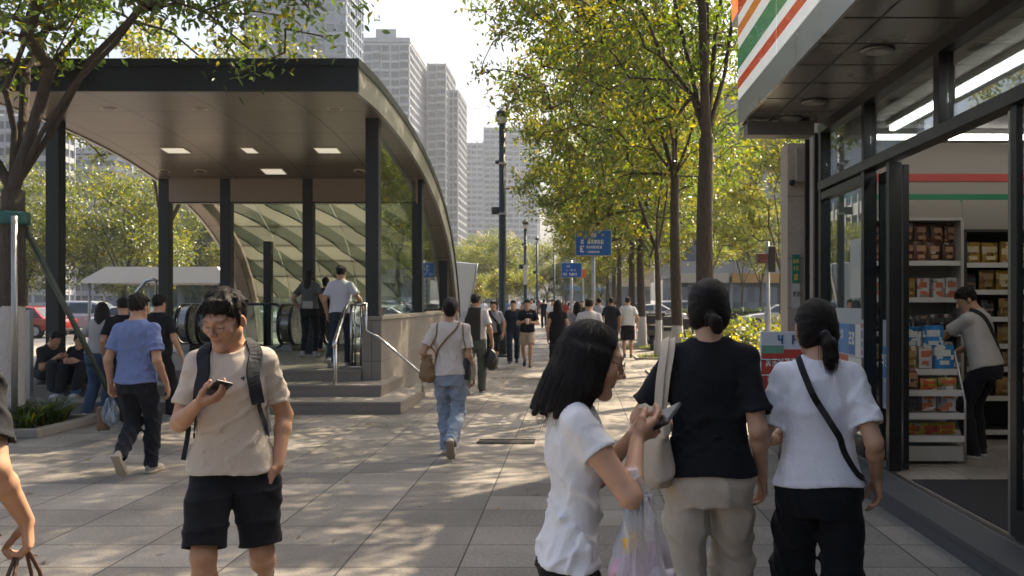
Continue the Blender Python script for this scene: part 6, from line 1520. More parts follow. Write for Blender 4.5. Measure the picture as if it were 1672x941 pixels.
# promotional stand and trolley before the shop
e = empty('promo_stand', 'white and red promotional board with printed letters standing by the shop corner', 'board', (2.10, 9.3, 0))
MB().box(-.23, .22, -.02, .02, .42, 1.28, bev=.01).build('board', mat('promo white', (.60, .62, .66), .5, 0, .1, 7), e)
MB().box(-.225, .215, -.024, -.0205, .50, 1.10).build('board_print', mat('promo red', (.50, .055, .035), .5, 0, .2, 12), e); MB().box(-.225, .0, -.0265, -.0242, 1.06, 1.14).build('board_print', mat('promo green', (.15, .32, .22), .5), e)
mb = MB(); glyphs(mb, V3(-.06, -.026, 1.155), V3(1, 0, 0), V3(0, 0, 1), V3(0, -1, 0), '4 F#', .09); mb.build('lettering', mat('promo ink', (.03, .10, .25)), e)
mb = MB(); glyphs(mb, V3(-.18, -.028, .93), V3(1, 0, 0), V3(0, 0, 1), V3(0, -1, 0), '~#%@#~', .08); glyphs(mb, V3(-.16, -.028, .78), V3(1, 0, 0), V3(0, 0, 1), V3(0, -1, 0), '~#%@', .08); mb.build('lettering', mat('promo letters', (.70, .68, .64)), e)
for s_ in (-1, 1): MB().tube([(s_ * .18, 0, .42), (s_ * .20, .12, 0)], .014, 8).build('leg', chrome, e)
e = empty('wire_trolley', 'small silver wire trolley standing left of the promotional board', 'trolley', (1.92, 9.0, 0)); mb = MB()
for z in (.35, .52, .70, .88): mb.tube([(-.14, -.2, z), (.14, -.2, z), (.14, .2, z), (-.14, .2, z), (-.14, -.2, z)], .005, 6)
for x, y in ((-.14, -.2), (.14, -.2), (.14, .2), (-.14, .2), (0, -.2), (-.07, -.2), (.07, -.2), (-.14, 0), (.14, 0)): mb.tube([(x, y, .35), (x, y, .88)], .004, 6)
mb.build('basket', chrome, e)
for x, y in ((-.12, -.18), (.12, -.18), (.12, .18), (-.12, .18)):
    l = MB().tube([(x, y, .06), (x, y, .35)], .008, 6).build('leg', chrome, e); MB().tube([(x - .012, y, .032), (x + .012, y, .032)], .032, 12).build('wheel', rub, l)
MB().tube([(-.14, .2, .88), (-.14, .26, 1.0), (.14, .26, 1.0), (.14, .2, .88)], .009, 8).build('handle', chrome, e)
# ------------------------------------------------------------------ trees
def leaf_mat(name, g=1.0):
    m = bpy.data.materials.new(name); m.use_nodes = True; nt = m.node_tree; nt.nodes.clear()
    o = N(nt, 'ShaderNodeOutputMaterial'); at_ = N(nt, 'ShaderNodeAttribute', attribute_name='Col')
    d = N(nt, 'ShaderNodeBsdfDiffuse'); L(nt, at_.outputs['Color'], d.inputs[0])
    mu = N(nt, 'ShaderNodeMix', data_type='RGBA', blend_type='MULTIPLY'); mu.inputs[0].default_value = 1; mu.inputs[7].default_value = (3.0 * g, 3.0 * g, .8 * g, 1); L(nt, at_.outputs['Color'], mu.inputs[6])
    t = N(nt, 'ShaderNodeBsdfTranslucent'); L(nt, mu.outputs[2], t.inputs[0])
    a = N(nt, 'ShaderNodeMixShader'); a.inputs[0].default_value = .5; L(nt, d.outputs[0], a.inputs[1]); L(nt, t.outputs[0], a.inputs[2])
    gl = N(nt, 'ShaderNodeBsdfGlossy'); gl.inputs['Roughness'].default_value = .38; gl.inputs['Color'].default_value = (.9, .95, 1, 1)
    b = N(nt, 'ShaderNodeMixShader'); b.inputs[0].default_value = .06; L(nt, a.outputs[0], b.inputs[1]); L(nt, gl.outputs[0], b.inputs[2]); L(nt, b.outputs[0], o.inputs[0])
    return m
leafm = leaf_mat('leaf')
def bark_mat(name, paint=None):
    m, nt, b = nodes(name)
    tc = N(nt, 'ShaderNodeTexCoord'); mp = N(nt, 'ShaderNodeMapping'); mp.inputs['Scale'].default_value = (1, 1, .3); L(nt, tc.outputs['Object'], mp.inputs[0])
    n1 = N(nt, 'ShaderNodeTexNoise'); n1.inputs['Scale'].default_value = 22; n1.inputs['Detail'].default_value = 7; L(nt, mp.outputs[0], n1.inputs['Vector'])
    cr = N(nt, 'ShaderNodeMix', data_type='RGBA'); cr.inputs[6].default_value = (.022, .017, .013, 1); cr.inputs[7].default_value = (.098, .077, .057, 1); L(nt, n1.outputs['Fac'], cr.inputs[0]); last = cr.outputs[2]
    if paint:
        sx = N(nt, 'ShaderNodeSeparateXYZ'); L(nt, tc.outputs['Object'], sx.inputs[0])
        wv = N(nt, 'ShaderNodeMath', operation='MULTIPLY_ADD'); wv.inputs[1].default_value = .10; L(nt, n1.outputs['Fac'], wv.inputs[0]); L(nt, sx.outputs['Z'], wv.inputs[2])
        lt = N(nt, 'ShaderNodeMath', operation='LESS_THAN'); lt.inputs[1].default_value = paint + .05; L(nt, wv.outputs[0], lt.inputs[0])
        n2 = N(nt, 'ShaderNodeTexNoise'); n2.inputs['Scale'].default_value = 30; n2.inputs['Detail'].default_value = 5; L(nt, tc.outputs['Object'], n2.inputs['Vector'])
        th = N(nt, 'ShaderNodeMapRange'); th.inputs[1].default_value = .27; th.inputs[2].default_value = .36; L(nt, n2.outputs['Fac'], th.inputs[0])
        fa_ = N(nt, 'ShaderNodeMath', operation='MULTIPLY'); L(nt, lt.outputs[0], fa_.inputs[0]); L(nt, th.outputs[0], fa_.inputs[1])
        wm = N(nt, 'ShaderNodeMix', data_type='RGBA'); L(nt, fa_.outputs[0], wm.inputs[0]); L(nt, last, wm.inputs[6]); wm.inputs[7].default_value = (.50, .47, .43, 1); last = wm.outputs[2]
    L(nt, last, b.inputs['Base Color']); b.inputs['Roughness'].default_value = .9
    bp = N(nt, 'ShaderNodeBump'); bp.inputs['Strength'].default_value = .9; bp.inputs['Distance'].default_value = .03; L(nt, n1.outputs['Fac'], bp.inputs['Height']); L(nt, bp.outputs[0], b.inputs['Normal'])
    return m
bark = bark_mat('bark'); barkp = bark_mat('bark with limewash', 1.05)

def grow(seed, r0, fork, crown, radii, ntw=300, per=26, leaf=.10, limbs=4, lean=(0, 0), spreadn=.16, yellow=.25, dens=.02, limb_dirs=None, fine=False, tube_min=.0, base=(.056, .082, .014), droop=.25, gapf=1.1):
    """tapered trunk with limbs and twigs grown into a crown, and a mesh of single leaves. coordinates relative to the trunk base"""
    rg = np.random.RandomState(seed); cr, ra = V3(crown), V3(radii)
    P_ = [V3(0, 0, 0)]; par = [-1]
    nb_ = max(4, int(fork / .55))
    for i in range(1, nb_ + 1):
        t = i / nb_; P_.append(V3(lean[0] * t + .03 * math.sin(3 * t + seed), lean[1] * t + .03 * math.cos(2.4 * t + seed), fork * t)); par.append(len(P_) - 2)
    fk = len(P_) - 1
    dirs = limb_dirs or []
    if not dirs:
        for i in range(limbs):
            a = 2 * PI * (i + rg.uniform(-.25, .25)) / limbs + seed; e = rg.uniform(.35, 1.0)
            dirs.append(cr + V3(math.cos(a) * ra[0] * .62, math.sin(a) * ra[1] * .62, ra[2] * (e * .9 - .30)))
    for tgt in dirs:
        a = P_[fk]; b = V3(tgt); prev = fk; up = V3(0, 0, np.linalg.norm(b - a) * .22)
        n = 7
        for k in range(1, n + 1):
            t = k / n; p = a * (1 - t) + b * t + up * 4 * t * (1 - t) * .5 + rg.normal(0, .05, 3) * (t < 1)
            P_.append(p); par.append(prev); prev = len(P_) - 1
    K = rg.normal(0, 1, (6, 3)) * gapf; ph = rg.uniform(0, 6, 6); pts = []
    while len(pts) < ntw:
        v = rg.normal(0, 1, 3); v /= np.linalg.norm(v); q = cr + v * ra * rg.uniform(.12, 1) ** .55
        f = sum(math.sin(K[i] @ q + ph[i]) for i in range(6)) / 6
        if f < -dens: continue
        if q[2] < fork * .55: continue
        pts.append(q)
    pts = np.array(pts); fkp = P_[fk]; pts = pts[np.argsort(np.linalg.norm(pts - fkp, axis=1))]
    tips = []; arr = np.zeros((len(P_) + 4 * ntw, 3)); arr[:len(P_)] = P_; n = len(P_); dist = np.zeros(len(arr)); dist[:n] = np.linalg.norm(arr[:n] - fkp, axis=1)
    for q in pts:
        dq = np.linalg.norm(q - fkp); d = np.linalg.norm(arr[fk:n] - q, axis=1) + np.where(dist[fk:n] > dq, 3.0, 0) + .12 * dist[fk:n]
        j = fk + int(np.argmin(d)); a = arr[j]; L_ = np.linalg.norm(q - a); prev = j
        m_ = 2 if L_ > .7 else 1
        for k in range(1, m_ + 1):
            t = k / m_; p = a * (1 - t) + q * t + V3(0, 0, .10 * L_ * 4 * t * (1 - t)) + (rg.normal(0, .04 * L_, 3) if k < m_ else 0)
            arr[n] = p; dist[n] = np.linalg.norm(p - fkp); par.append(prev); prev = n; n += 1
        tips.append((prev, par[prev]))
    arr = arr[:n]; cnt = np.zeros(n)
    for t, _ in tips: cnt[t] = 1
    for i in range(n - 1, 0, -1): cnt[par[i]] += cnt[i]
    rad = .006 + (r0 * .62 - .006) * (cnt / cnt[fk]) ** .52
    for i in range(fk + 1): rad[i] = r0 * (1.0 - .30 * i / fk) * (1.22 if i == 0 else 1)
    V, Q = [], []
    for i in range(1, n):
        a, b = arr[par[i]], arr[i]; ra_, rb_ = rad[par[i]], rad[i]
        if par[i] >= fk and i > fk: ra_ = min(ra_, rb_ * 1.35)
        if rb_ < tube_min: continue
        k = 10 if rb_ > .06 else (6 if rb_ > .02 else 4); d = unit(b - a); u = unit(np.cross(d, V3(.3, .9, .1) if abs(d[2]) > .8 else V3(0, 0, 1))); v = np.cross(d, u); o = len(V)
        if i <= fk: u, v = V3(1, 0, 0), V3(0, 1, 0)
        else: a = a - d * min(ra_, .05)
        for c, r in ((a, ra_), (b, rb_)):
            for s_ in range(k): th = 2 * PI * s_ / k; V.append(c + (u * math.cos(th) + v * math.sin(th)) * r * (1 + (.07 * math.sin(3 * th + i) if r > .06 else 0)))
        for s_ in range(k): Q.append((o + s_, o + (s_ + 1) % k, o + k + (s_ + 1) % k, o + k + s_))
    tr = mesh_np('trunk', V, Q)
    # leaves
    B, D_, = [], []
    for t, p0 in tips:
        a, b = arr[p0], arr[t]; d = unit(b - a)
        tt = rg.uniform(.15, 1.12, per)[:, None]; c = a * (1 - tt) + b * tt + rg.normal(0, spreadn, (per, 3)) * V3(1, 1, .75)
        B.append(c); dd = d * .5 + rg.normal(0, .75, (per, 3)); dd[:, 2] -= droop; D_.append(dd)
    B = np.concatenate(B); D_ = np.concatenate(D_); D_ /= np.linalg.norm(D_, axis=1)[:, None]; n = len(B)
    up = np.tile(V3(0, 0, 1.0), (n, 1)) + rg.normal(0, .55, (n, 3)); S = np.cross(D_, up); S /= np.linalg.norm(S, axis=1)[:, None]; Nn = np.cross(S, D_)
    l = leaf * rg.uniform(.7, 1.25, (n, 1)); w_ = l * .25
    m1 = B + D_ * l * .38
    if fine:
        q1, q2 = B + D_ * l * .28, B + D_ * l * .62 - Nn * l * .03; tp = B + D_ * l - Nn * l * .10; w2 = w_ * .82
        V = np.stack([B, q1 - S * w2 + Nn * w_ * .3, q2 - S * w2 * .92 + Nn * w_ * .3, tp, q2 + S * w2 * .92 + Nn * w_ * .3, q1 + S * w2 + Nn * w_ * .3], 1).reshape(-1, 3); kk = 6
        I = np.arange(n) * 6; T = np.concatenate([np.stack([I, I + 3, I + 2], 1), np.stack([I, I + 2, I + 1], 1), np.stack([I, I + 5, I + 4], 1), np.stack([I, I + 4, I + 3], 1)])
    else:
        V = np.stack([B, m1 - S * w_ + Nn * w_ * .35, B + D_ * l, m1 + S * w_ + Nn * w_ * .35], 1).reshape(-1, 3); kk = 4
        I = np.arange(n) * 4; T = np.concatenate([np.stack([I, I + 2, I + 1], 1), np.stack([I, I + 3, I + 2], 1)])
    g = rg.uniform(.65, 1.35, (n, 1)); cl = sum(np.sin(B @ (K[i] * 1.3) + ph[i]) for i in range(4)) / 4; ye = (rg.rand(n, 1) < (yellow * (.55 + 1.3 * cl))[:, None])
    col = np.where(ye, np.array([[.135, .120, .012]]), np.array([base])) * g
    col = np.repeat(col, kk, 0)
    return tr, mesh_np('crown', V, T, col, smooth=False)
def tree(label, loc, meshes, bm, rz=0, group=None, name='street_tree'):
    e = empty(name, label, 'tree', loc, rz, group); link('trunk', meshes[0], bm, e); link('crown', meshes[1], leafm, e); return e
row_g = 'plane trees in the row along the pavement'
Tn = grow(3, .165, 4.25, (-.5, .1, 9.9), (3.9, 3.9, 5.5), 780, 36, .125, fine=True, limb_dirs=[(-2.3, -.9, 7.4), (-1.2, 1.8, 9.6), (.15, .1, 12.8), (1.4, -.4, 9.4), (.8, 1.6, 8.6), (-.6, -2.0, 9.3)], yellow=.55)
tree('tall street tree with dark forked limbs, nearest trunk of the row on the right', (2.14, 15.0, 0), Tn, barkp)
Tm = grow(8, .135, 4.3, (-.7, .2, 8.0), (3.8, 3.7, 4.3), 580, 36, .135, fine=True, limb_dirs=[(-2.9, -.3, 7.2), (-1.4, 1.7, 8.6), (.2, .2, 9.2), (1.7, .2, 7.6), (-.6, -2.2, 7.6)], yellow=.55)
tree('street tree with a long limb reaching left, second trunk of the row', (2.18, 20.0, 0), Tm, barkp)
Ts = grow(13, .10, 2.9, (-.8, 0, 6.6), (3.7, 3.5, 3.7), 460, 36, .145, 3, yellow=.6)
tree('slender street tree with a forked white trunk, third of the row', (2.24, 25.2, 0), Ts, barkp)
Tl = grow(21, .155, 3.6, (-.75, 0, 6.7), (3.6, 3.6, 4.2), 560, 38, .15, 5, yellow=.6)
for i, (x, y, rz, lab) in enumerate(((2.16, 30.2, 0, 'street tree with a thick whitewashed trunk standing in a grass pit'), (2.2, 36.5, 2.1, 'street tree standing behind the large blue road sign'), (2.1, 44, 4.0, 'street tree with dense low crown further down the row'), (2.2, 53, 1.0, 'far street tree near the end of the row'), (2.2, 64, 3.0, 'small looking street tree at the far end of the row'))):
    tree(lab, (x, y, 0), Tl, barkp if not i else None, rz)
# trees beyond the shop corner and across the street
Ty = grow(31, .12, 2.6, (0, 0, 6.0), (3.2, 3.2, 3.2), 320, 34, .17, 5, yellow=.6, base=(.075, .095, .015), dens=-.02)
tree('yellow green tree with a whitewashed foot just left of the stone pillar', (8.05, 36, 0), Ty, barkp)
for x, y, rz, lab in ((13.3, 66, 1.2, 'yellow green tree with a wide V of bare limbs behind the pale car'), (12.9, 71, 2.6, 'yellow green tree left of the V shaped one behind the parked car'), (7.2, 50, 4.0, 'yellow green tree showing between the two nearest trunks'), (17.5, 60, 5.1, 'yellow green tree rising beside the shop awning')):
    tree(lab, (x, y, 0), Ty, None, rz)
Tq = grow(37, .15, 4.4, (0, 0, 9.9), (3.8, 3.6, 4.7), 430, 32, .13, 5, yellow=.5, dens=-.05)  # added tree, trunk out of view, placed to shade the foreground and phone man
tree('tall added tree behind the far corner of the shop roof, shading the foreground', (4.9, 12.9, 0), Tq, bark)
# foreground tree on the left, staked
Tf = grow(44, .185, 2.95, (.9, -.2, 6.6), (4.3, 3.6, 2.3), 520, 38, .115, fine=True, limb_dirs=[(.25, .0, 6.4), (1.25, -.1, 5.7), (2.6, .2, 6.1), (3.0, .8, 6.9), (-1.6, -.3, 6.2), (.2, 1.6, 7.2)], yellow=.3, dens=.02, base=(.045, .075, .016), lean=(.10, 0))
tl = tree('leaning foreground tree at the left edge with whitewashed foot and green strap', (-7.02, 11.3, 0), Tf, bark_mat('bark limewash high', 1.52))
# tree behind the canopy whose sunlit top shows above the roof
Tb = grow(52, .14, 3.6, (1.2, 0, 7.7), (4.6, 3.4, 2.6), 460, 36, .15, 5, yellow=.62, base=(.085, .10, .014), dens=-.04)
tree('sunlit yellow green tree rising behind the station canopy roof', (-12.75, 28.5, 0), Tb, bark)
# round trees across the road on the left
Tr = grow(61, .20, 2.2, (0, 0, 5.9), (4.6, 4.6, 4.3), 680, 30, .22, 6, yellow=.45, base=(.066, .082, .018), spreadn=.30, tube_min=.012, dens=.12)
for i, (x, y, rz, sc_, lab) in enumerate(((-31.5, 64, 0, 1.12, 'large round tree across the road seen between the left canopy columns'), (-39.5, 66, 1.3, 1.15, 'large round tree across the road behind the staked trunk'), (-24.5, 72, 2.2, .8, 'smaller round tree across the road beside the second column'), (-47, 72, 3.0, 1.0, 'round tree at the far left edge across the road'), (-18, 82, 4.4, .9, 'round tree seen dimly through the station glass'), (-9.0, 105, .7, .98, 'full round tree at the end of the street left of the lamp post'), (-3.6, 118, 2.0, .95, 'round tree at the end of the street right of the lamp post'), (-13.5, 112, 4.8, .9, 'round tree behind the white shell roof'), (3.5, 128, 5.5, .9, 'distant round tree under the blue road signs'), (-36, 90, 2.6, 1.1, 'tall round tree further back on the left'))):
    o = tree(lab, (x, y, 0), Tr, bark if i == 0 else None, rz); o.scale = (sc_,) * 3
Tk = grow(71, .06, 1.0, (0, 0, 2.6), (1.7, 1.7, 1.7), 120, 26, .2, 4, yellow=.75, base=(.10, .11, .02), spreadn=.2)
for i, (x, y, lab) in enumerate(((-9.6, 84, 'small yellow young tree left of the lamp post at the street end'), (-6.6, 82, 'small yellow young tree right beside the lamp post'), (-4.6, 83, 'small yellow young tree between the lamp posts'))):
    tree(lab, (x, y, 0), Tk, bark if i == 0 else None, i * 2.0, name='young_tree')
# ------------------------------------------------------------------ beds, hedges, pits
def blades(name, seed, n, area, ln, wd, base, m, parent, zc=.0, arch=.6, yellow=.1):
    rg = np.random.RandomState(seed); V, Q, C = [], [], []
    for i in range(n):
        x, y = rg.uniform(area[0], area[1]), rg.uniform(area[2], area[3]); a = rg.uniform(0, 2 * PI); l = ln * rg.uniform(.6, 1.2); o = V3(x, y, zc); d = V3(math.cos(a), math.sin(a), 0); s_ = V3(-d[1], d[0], 0) * wd
        c = np.array((.16, .14, .02) if rg.rand() < yellow else base) * rg.uniform(.6, 1.4); b0 = len(V)
        for k in range(4):
            t = k / 3; p = o + d * l * t * arch * (.4 + .6 * t) + V3(0, 0, l * (t - .45 * arch * t * t)); w_ = (1, .95, .6, .05)[k]
            V += [p - s_ * w_, p + s_ * w_]; C += [c, c]
        for k in range(3): Q.append((b0 + 2 * k, b0 + 2 * k + 1, b0 + 2 * k + 3, b0 + 2 * k + 2))
    return link(name, mesh_np(name, V, Q, np.array(C), smooth=True), m, parent)
soil = mat('soil', (.045, .034, .025), .95, 0, .4, 20, .6, 40)
tag(MB().box(-11, -6.22, 10.62, 10.74, 0, .10, bev=.012).box(-6.34, -6.22, 10.742, 12.1, 0, .10, bev=.012).box(-11, -6.342, 11.98, 12.1, 0, .10, bev=.012).build('bed_kerb', granite), 'low granite kerb round the planting bed at the left tree', 'kerb')
tag(MB().box(-11, -6.345, 10.745, 11.975, 0, .06).build('bed_soil', soil), kind='structure')
rgp = np.random.RandomState(4)
for i in range(44):
    x, y = rgp.uniform(-8.2, -6.46), rgp.uniform(10.85, 11.9)
    if (x + 7.02) ** 2 + (y - 11.3) ** 2 < .05: continue
    e = empty('spiky_plant', 'tuft of long arching green leaves in the bed under the staked tree', 'plant', (x, y, .06), 0, 'leafy tufts in the planting bed')
    blades('foliage', i, 46, (-.06, .06, -.06, .06), .42, .014, (.035, .062, .014), leafm, e, 0, .85, .14)
def shrub(label, loc, rad, seed, n, leaf, base, yellow, flowers=0, group=None, name='shrub'):
    rg = np.random.RandomState(seed); v = rg.normal(0, 1, (n, 3)); v /= np.linalg.norm(v, axis=1)[:, None]; B = v * V3(rad) * rg.uniform(.3, 1, (n, 1)) ** .5 * (1 + .25 * np.sin(v[:, :1] * 7 + seed) * np.cos(v[:, 1:2] * 6)); B[:, 2] += rad[2] * .9; B = B[B[:, 2] > .02]; n = len(B)
    D_ = v[:n] * .4 + rg.normal(0, .7, (n, 3)); D_[:, 2] += .3; D_ /= np.linalg.norm(D_, axis=1)[:, None]; S = np.cross(D_, rg.normal(0, .5, (n, 3)) + V3(0, 0, 1)); S /= np.linalg.norm(S, axis=1)[:, None]; l = leaf * rg.uniform(.7, 1.3, (n, 1))
    V = np.stack([B, B + D_ * l * .4 - S * l * .28, B + D_ * l, B + D_ * l * .4 + S * l * .28], 1).reshape(-1, 3); I = np.arange(n) * 4
    T = np.concatenate([np.stack([I, I + 2, I + 1], 1), np.stack([I, I + 3, I + 2], 1)]); col = np.where(rg.rand(n, 1) < yellow, np.array([[.17, .14, .02]]), np.array([base])) * rg.uniform(.6, 1.4, (n, 1))
    e = empty(name, label, 'shrub', loc, 0, group); link('foliage', mesh_np('foliage', V, T, np.repeat(col, 4, 0), smooth=False), leafm, e)
    st_ = MB()
    for k in range(7): a = k * .9; st_.tube([(.04 * math.cos(a), .04 * math.sin(a), 0), (rad[0] * .5 * math.cos(a), rad[1] * .5 * math.sin(a), rad[2] * 1.1)], [.012, .005], 5)
    st_.build('stem', bark, e)
    if flowers:
        for c, nm in (((.75, .50, .03), 'yellow'), ((.75, .72, .66), 'white')):
            mb = MB()
            for k in range(flowers):
                w_ = rg.normal(0, 1, 3); w_ /= np.linalg.norm(w_); p = w_ * V3(rad) * rg.uniform(.9, 1.05); p[2] += rad[2] * .9
                if p[2] < .3: continue
                mb.obox(p, unit(rg.normal(0, 1, 3)), unit(np.cross(w_, (.3, .2, .9))), w_, .022, .022, .008)
            mb.build('blossom', mat('blossom ' + nm, c, .6), e)['kind'] = 'stuff'
    return e
for i, (x, y, r_, lab) in enumerate(((2.75, 15.6, (.55, .6, .62), 'flowering bush with yellow and white blossom between the nearest trunk and the shop corner'), (3.5, 15.9, (.6, .6, .55), 'flowering bush close to the stone pillar'), (3.1, 17.6, (.8, .7, .66), 'flowering bush behind the two nearest ones'), (4.2, 18.2, (.7, .7, .68), 'bush with dark reddish flowers behind the silver pole'), (2.6, 19.2, (.5, .6, .5), 'low bush at the foot of the second trunk'))):
    shrub(lab, (x, y, 0), r_, 90 + i, 2600, .10, (.065, .085, .018), .35, 26)
for i, (x, y, lab) in enumerate(((14.8, 63.8, 'clipped hedge along the far kerb behind the pale car'), (-30, 63.8, 'clipped hedge along the road behind the red car'))):
    e = empty('hedge', lab, 'hedge', (x, y, 0)); rg_ = np.random.RandomState(i); n = 7000; B = np.stack([rg_.uniform(-14, 14, n), rg_.uniform(-.45, .45, n), rg_.uniform(.0, .95, n)], 1)
    D_ = rg_.normal(0, 1, (n, 3)); D_ /= np.linalg.norm(D_, axis=1)[:, None]; S = np.cross(D_, rg_.normal(0, 1, (n, 3))); S /= np.linalg.norm(S, axis=1)[:, None]; l = .26
    V = np.stack([B, B + D_ * l * .4 - S * l * .3, B + D_ * l, B + D_ * l * .4 + S * l * .3], 1).reshape(-1, 3); I = np.arange(n) * 4
    link('foliage', mesh_np('foliage', V, np.concatenate([np.stack([I, I + 2, I + 1], 1), np.stack([I, I + 3, I + 2], 1)]), np.repeat(np.array([[.05, .075, .02]]) * rg_.uniform(.6, 1.4, (n, 1)), 4, 0), smooth=False), leafm, e)
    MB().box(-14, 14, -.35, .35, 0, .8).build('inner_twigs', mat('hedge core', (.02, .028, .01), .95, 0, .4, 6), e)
grs = []
for i, (x, y) in enumerate(((2.14, 15), (2.18, 20), (2.24, 25.2), (2.16, 30.2), (2.2, 36.5))):
    pm_ = MB(); a = .62
    for x0, x1, y0, y1 in ((-a, a, -a, -a + .08), (-a, a, a - .08, a), (-a, -a + .08, -a + .082, a - .082), (a - .08, a, -a + .082, a - .082)): pm_.box(x0, x1, y0, y1, 0, .05)
    o = tag(pm_.build('tree_pit', granite, None, (x, y, 0)), 'square granite kerb of the grass pit round %s trunk of the row' % ('the nearest', 'the second', 'the slender third', 'the thick fourth', 'the fifth')[i], 'tree pit')
    MB().box(-a + .082, a - .082, -a + .082, a - .082, .001, .03).build('pit_soil', soil, o)
    g_ = blades('grass', 200 + i, 260, (x - .5, x + .5, y - .5, y + .5), .13, .006, (.07, .10, .02), leafm, None, .03, .5, .25); tag(g_, kind='stuff')
# fallen leaves on the paving
rg_ = np.random.RandomState(17); n = 240; B = np.stack([rg_.uniform(-7, 2.2, n), rg_.uniform(4.5, 26, n), np.full(n, .006)], 1); a = rg_.uniform(0, 2 * PI, n); D_ = np.stack([np.cos(a), np.sin(a), np.zeros(n)], 1); S = np.stack([-np.sin(a), np.cos(a), np.zeros(n)], 1); l = rg_.uniform(.035, .075, (n, 1))
V = np.stack([B, B + D_ * l * .4 - S * l * .25 + V3(0, 0, .008), B + D_ * l + V3(0, 0, .004), B + D_ * l * .4 + S * l * .25 + V3(0, 0, .01)], 1).reshape(-1, 3); I = np.arange(n) * 4
tag(link('fallen_leaves', mesh_np('fallen_leaves', V, np.concatenate([np.stack([I, I + 1, I + 2], 1), np.stack([I, I + 2, I + 3], 1)]), np.repeat(np.array([[.20, .12, .03]]) * rg_.uniform(.4, 1.3, (n, 1)), 4, 0), smooth=False), leafm), kind='stuff')
# stakes of the left tree
e = empty('tree_stake', 'upright silver support pole strapped to the left tree', 'stake', (-6.69, 10.95, 0)); MB().tube([(0, 0, .05), (0, 0, 2.6)], .035, 12).build('pole', mat('stake steel', (.36, .35, .33), .4, .7, .2), e)
e = empty('tree_stake', 'slanting green brown support pole propping the left tree', 'stake', (-5.95, 12.1, 0)); MB().tube([(0, 0, 0), (-.92, -.75, 2.62)], .034, 12).build('pole', mat('stake green', (.085, .10, .075), .5, .3, .35, 9), e)
MB().box(-1.0, -.86, -.80, -.70, 2.50, 2.68, bev=.01).build('clamp', mat('strap green', (.012, .10, .085), .5), e)
e = empty('tree_strap', 'green band tying the left tree to its poles', 'strap', (-6.95, 11.3, 2.52)); MB().lathe([(.205, 0), (.212, .03), (.212, .13), (.205, .16)], n=24).build('band', mat('strap green', (.012, .10, .085)), e)
# ------------------------------------------------------------------ towers and buildings far off
def tower(label, x0, x1, y0, y1, h, fh, bay, wcol, gcol, seed=0, cap=True, band=.42, name='apartment_tower', base=0.0, pier=.35):
    e = empty(name, label, 'tower' if h > 40 else 'building', (x0, y0, 0)); w_, d = x1 - x0, y1 - y0
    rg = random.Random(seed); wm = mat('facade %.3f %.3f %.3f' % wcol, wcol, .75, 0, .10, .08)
    gm_ = window_glass('tower glass %.3f %.3f %.3f' % gcol, gcol, bay, fh)
    wl = MB(); n = int(h / fh)
    nb_ = max(2, int(round(w_ / bay))); ns = max(2, int(round(d / bay)))
    for i in range(nb_ + 1):
        x = w_ * i / nb_; t = pier * (1.6 if i % 3 == 0 else .8); wl.box(x - t / 2, x + t / 2, -.45, .3, base, h)
    for i in range(1, ns + 1):
        y = d * i / ns; t = pier * (1.6 if i % 3 == 0 else .8); wl.box(w_ - .3, w_ + .45, y - t / 2, y + t / 2, base, h); wl.box(-.45, .3, y - t / 2, y + t / 2, base, h)
    for k in range(n + 1):
        z = base + k * fh; t = fh * band
        wl.box(-.32, w_ + .32, -.32, d, z - t * .3, min(h, z + t * .7))
    if cap: wl.box(-.5, w_ + .5, -.5, d, h, h + 1.6); wl.box(w_ * .25, w_ * .7, 2, d * .6, h + 1.6, h + 5.5)
    for k in range(nb_):        # balconies on some bays
        if k % 3 == 1:
            for j in range(1, n): wl.box(w_ * k / nb_ + .5, w_ * (k + 1) / nb_ - .5, -1.25, -.33, base + j * fh - .15, base + j * fh + .75)
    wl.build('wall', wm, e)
    for k in range(n):
        z = base + k * fh; MB().box(0, w_, 0, d - .1, z + fh * band * .71, z + fh - fh * band * .31).build('window_band', gm_, e)
    return e
def window_glass(name, col, bw, fh):
    if name in _M: return _M[name]
    m, nt, b = nodes(name)
    ge = N(nt, 'ShaderNodeNewGeometry'); vm = N(nt, 'ShaderNodeVectorMath', operation='DIVIDE'); vm.inputs[1].default_value = (bw * .5, bw * .5, fh); L(nt, ge.outputs['Position'], vm.inputs[0])
    fl = N(nt, 'ShaderNodeVectorMath', operation='FLOOR'); L(nt, vm.outputs[0], fl.inputs[0]); wn = N(nt, 'ShaderNodeTexWhiteNoise'); L(nt, fl.outputs[0], wn.inputs['Vector'])
    cr = N(nt, 'ShaderNodeMix', data_type='RGBA'); cr.inputs[6].default_value = rgba([c * .55 for c in col]); cr.inputs[7].default_value = rgba([min(1, c * 1.5) for c in col]); L(nt, wn.outputs['Value'], cr.inputs[0]); L(nt, cr.outputs[2], b.inputs['Base Color'])
    b.inputs['Roughness'].default_value = .3; b.inputs['Specular IOR Level'].default_value = .22
    _M[name] = m
    return m
G1 = (.075, .098, .13); G2 = (.06, .078, .105)
tower('glassy blue grey tower whose top leaves the picture behind the yellow green tree', -108, -75, 300, 323, 150, 3.4, 3.2, (.20, .24, .30), (.12, .17, .22), 1, True, .25)
tower('beige residential tower with balconies right behind the canopy edge', -78.7, -61.7, 340, 384, 97, 3.2, 3.4, (.28, .30, .33), G1, 2, True, .30)
tower('tall narrow brown tower right of the beige one', -59.6, -52.4, 370, 398, 97, 3.1, 3.0, (.25, .26, .28), G2, 3, False, .30)
tower('slim tower joined to the right side of the narrow brown tower', -51.9, -48.3, 376, 404, 88, 3.1, 3.0, (.26, .27, .29), G2, 4, False, .30)
tower('pale hazy slab tower standing left of the lamp post', -65.5, -52.6, 520, 550, 92, 3.2, 3.4, (.29, .32, .36), G1, 5, False)
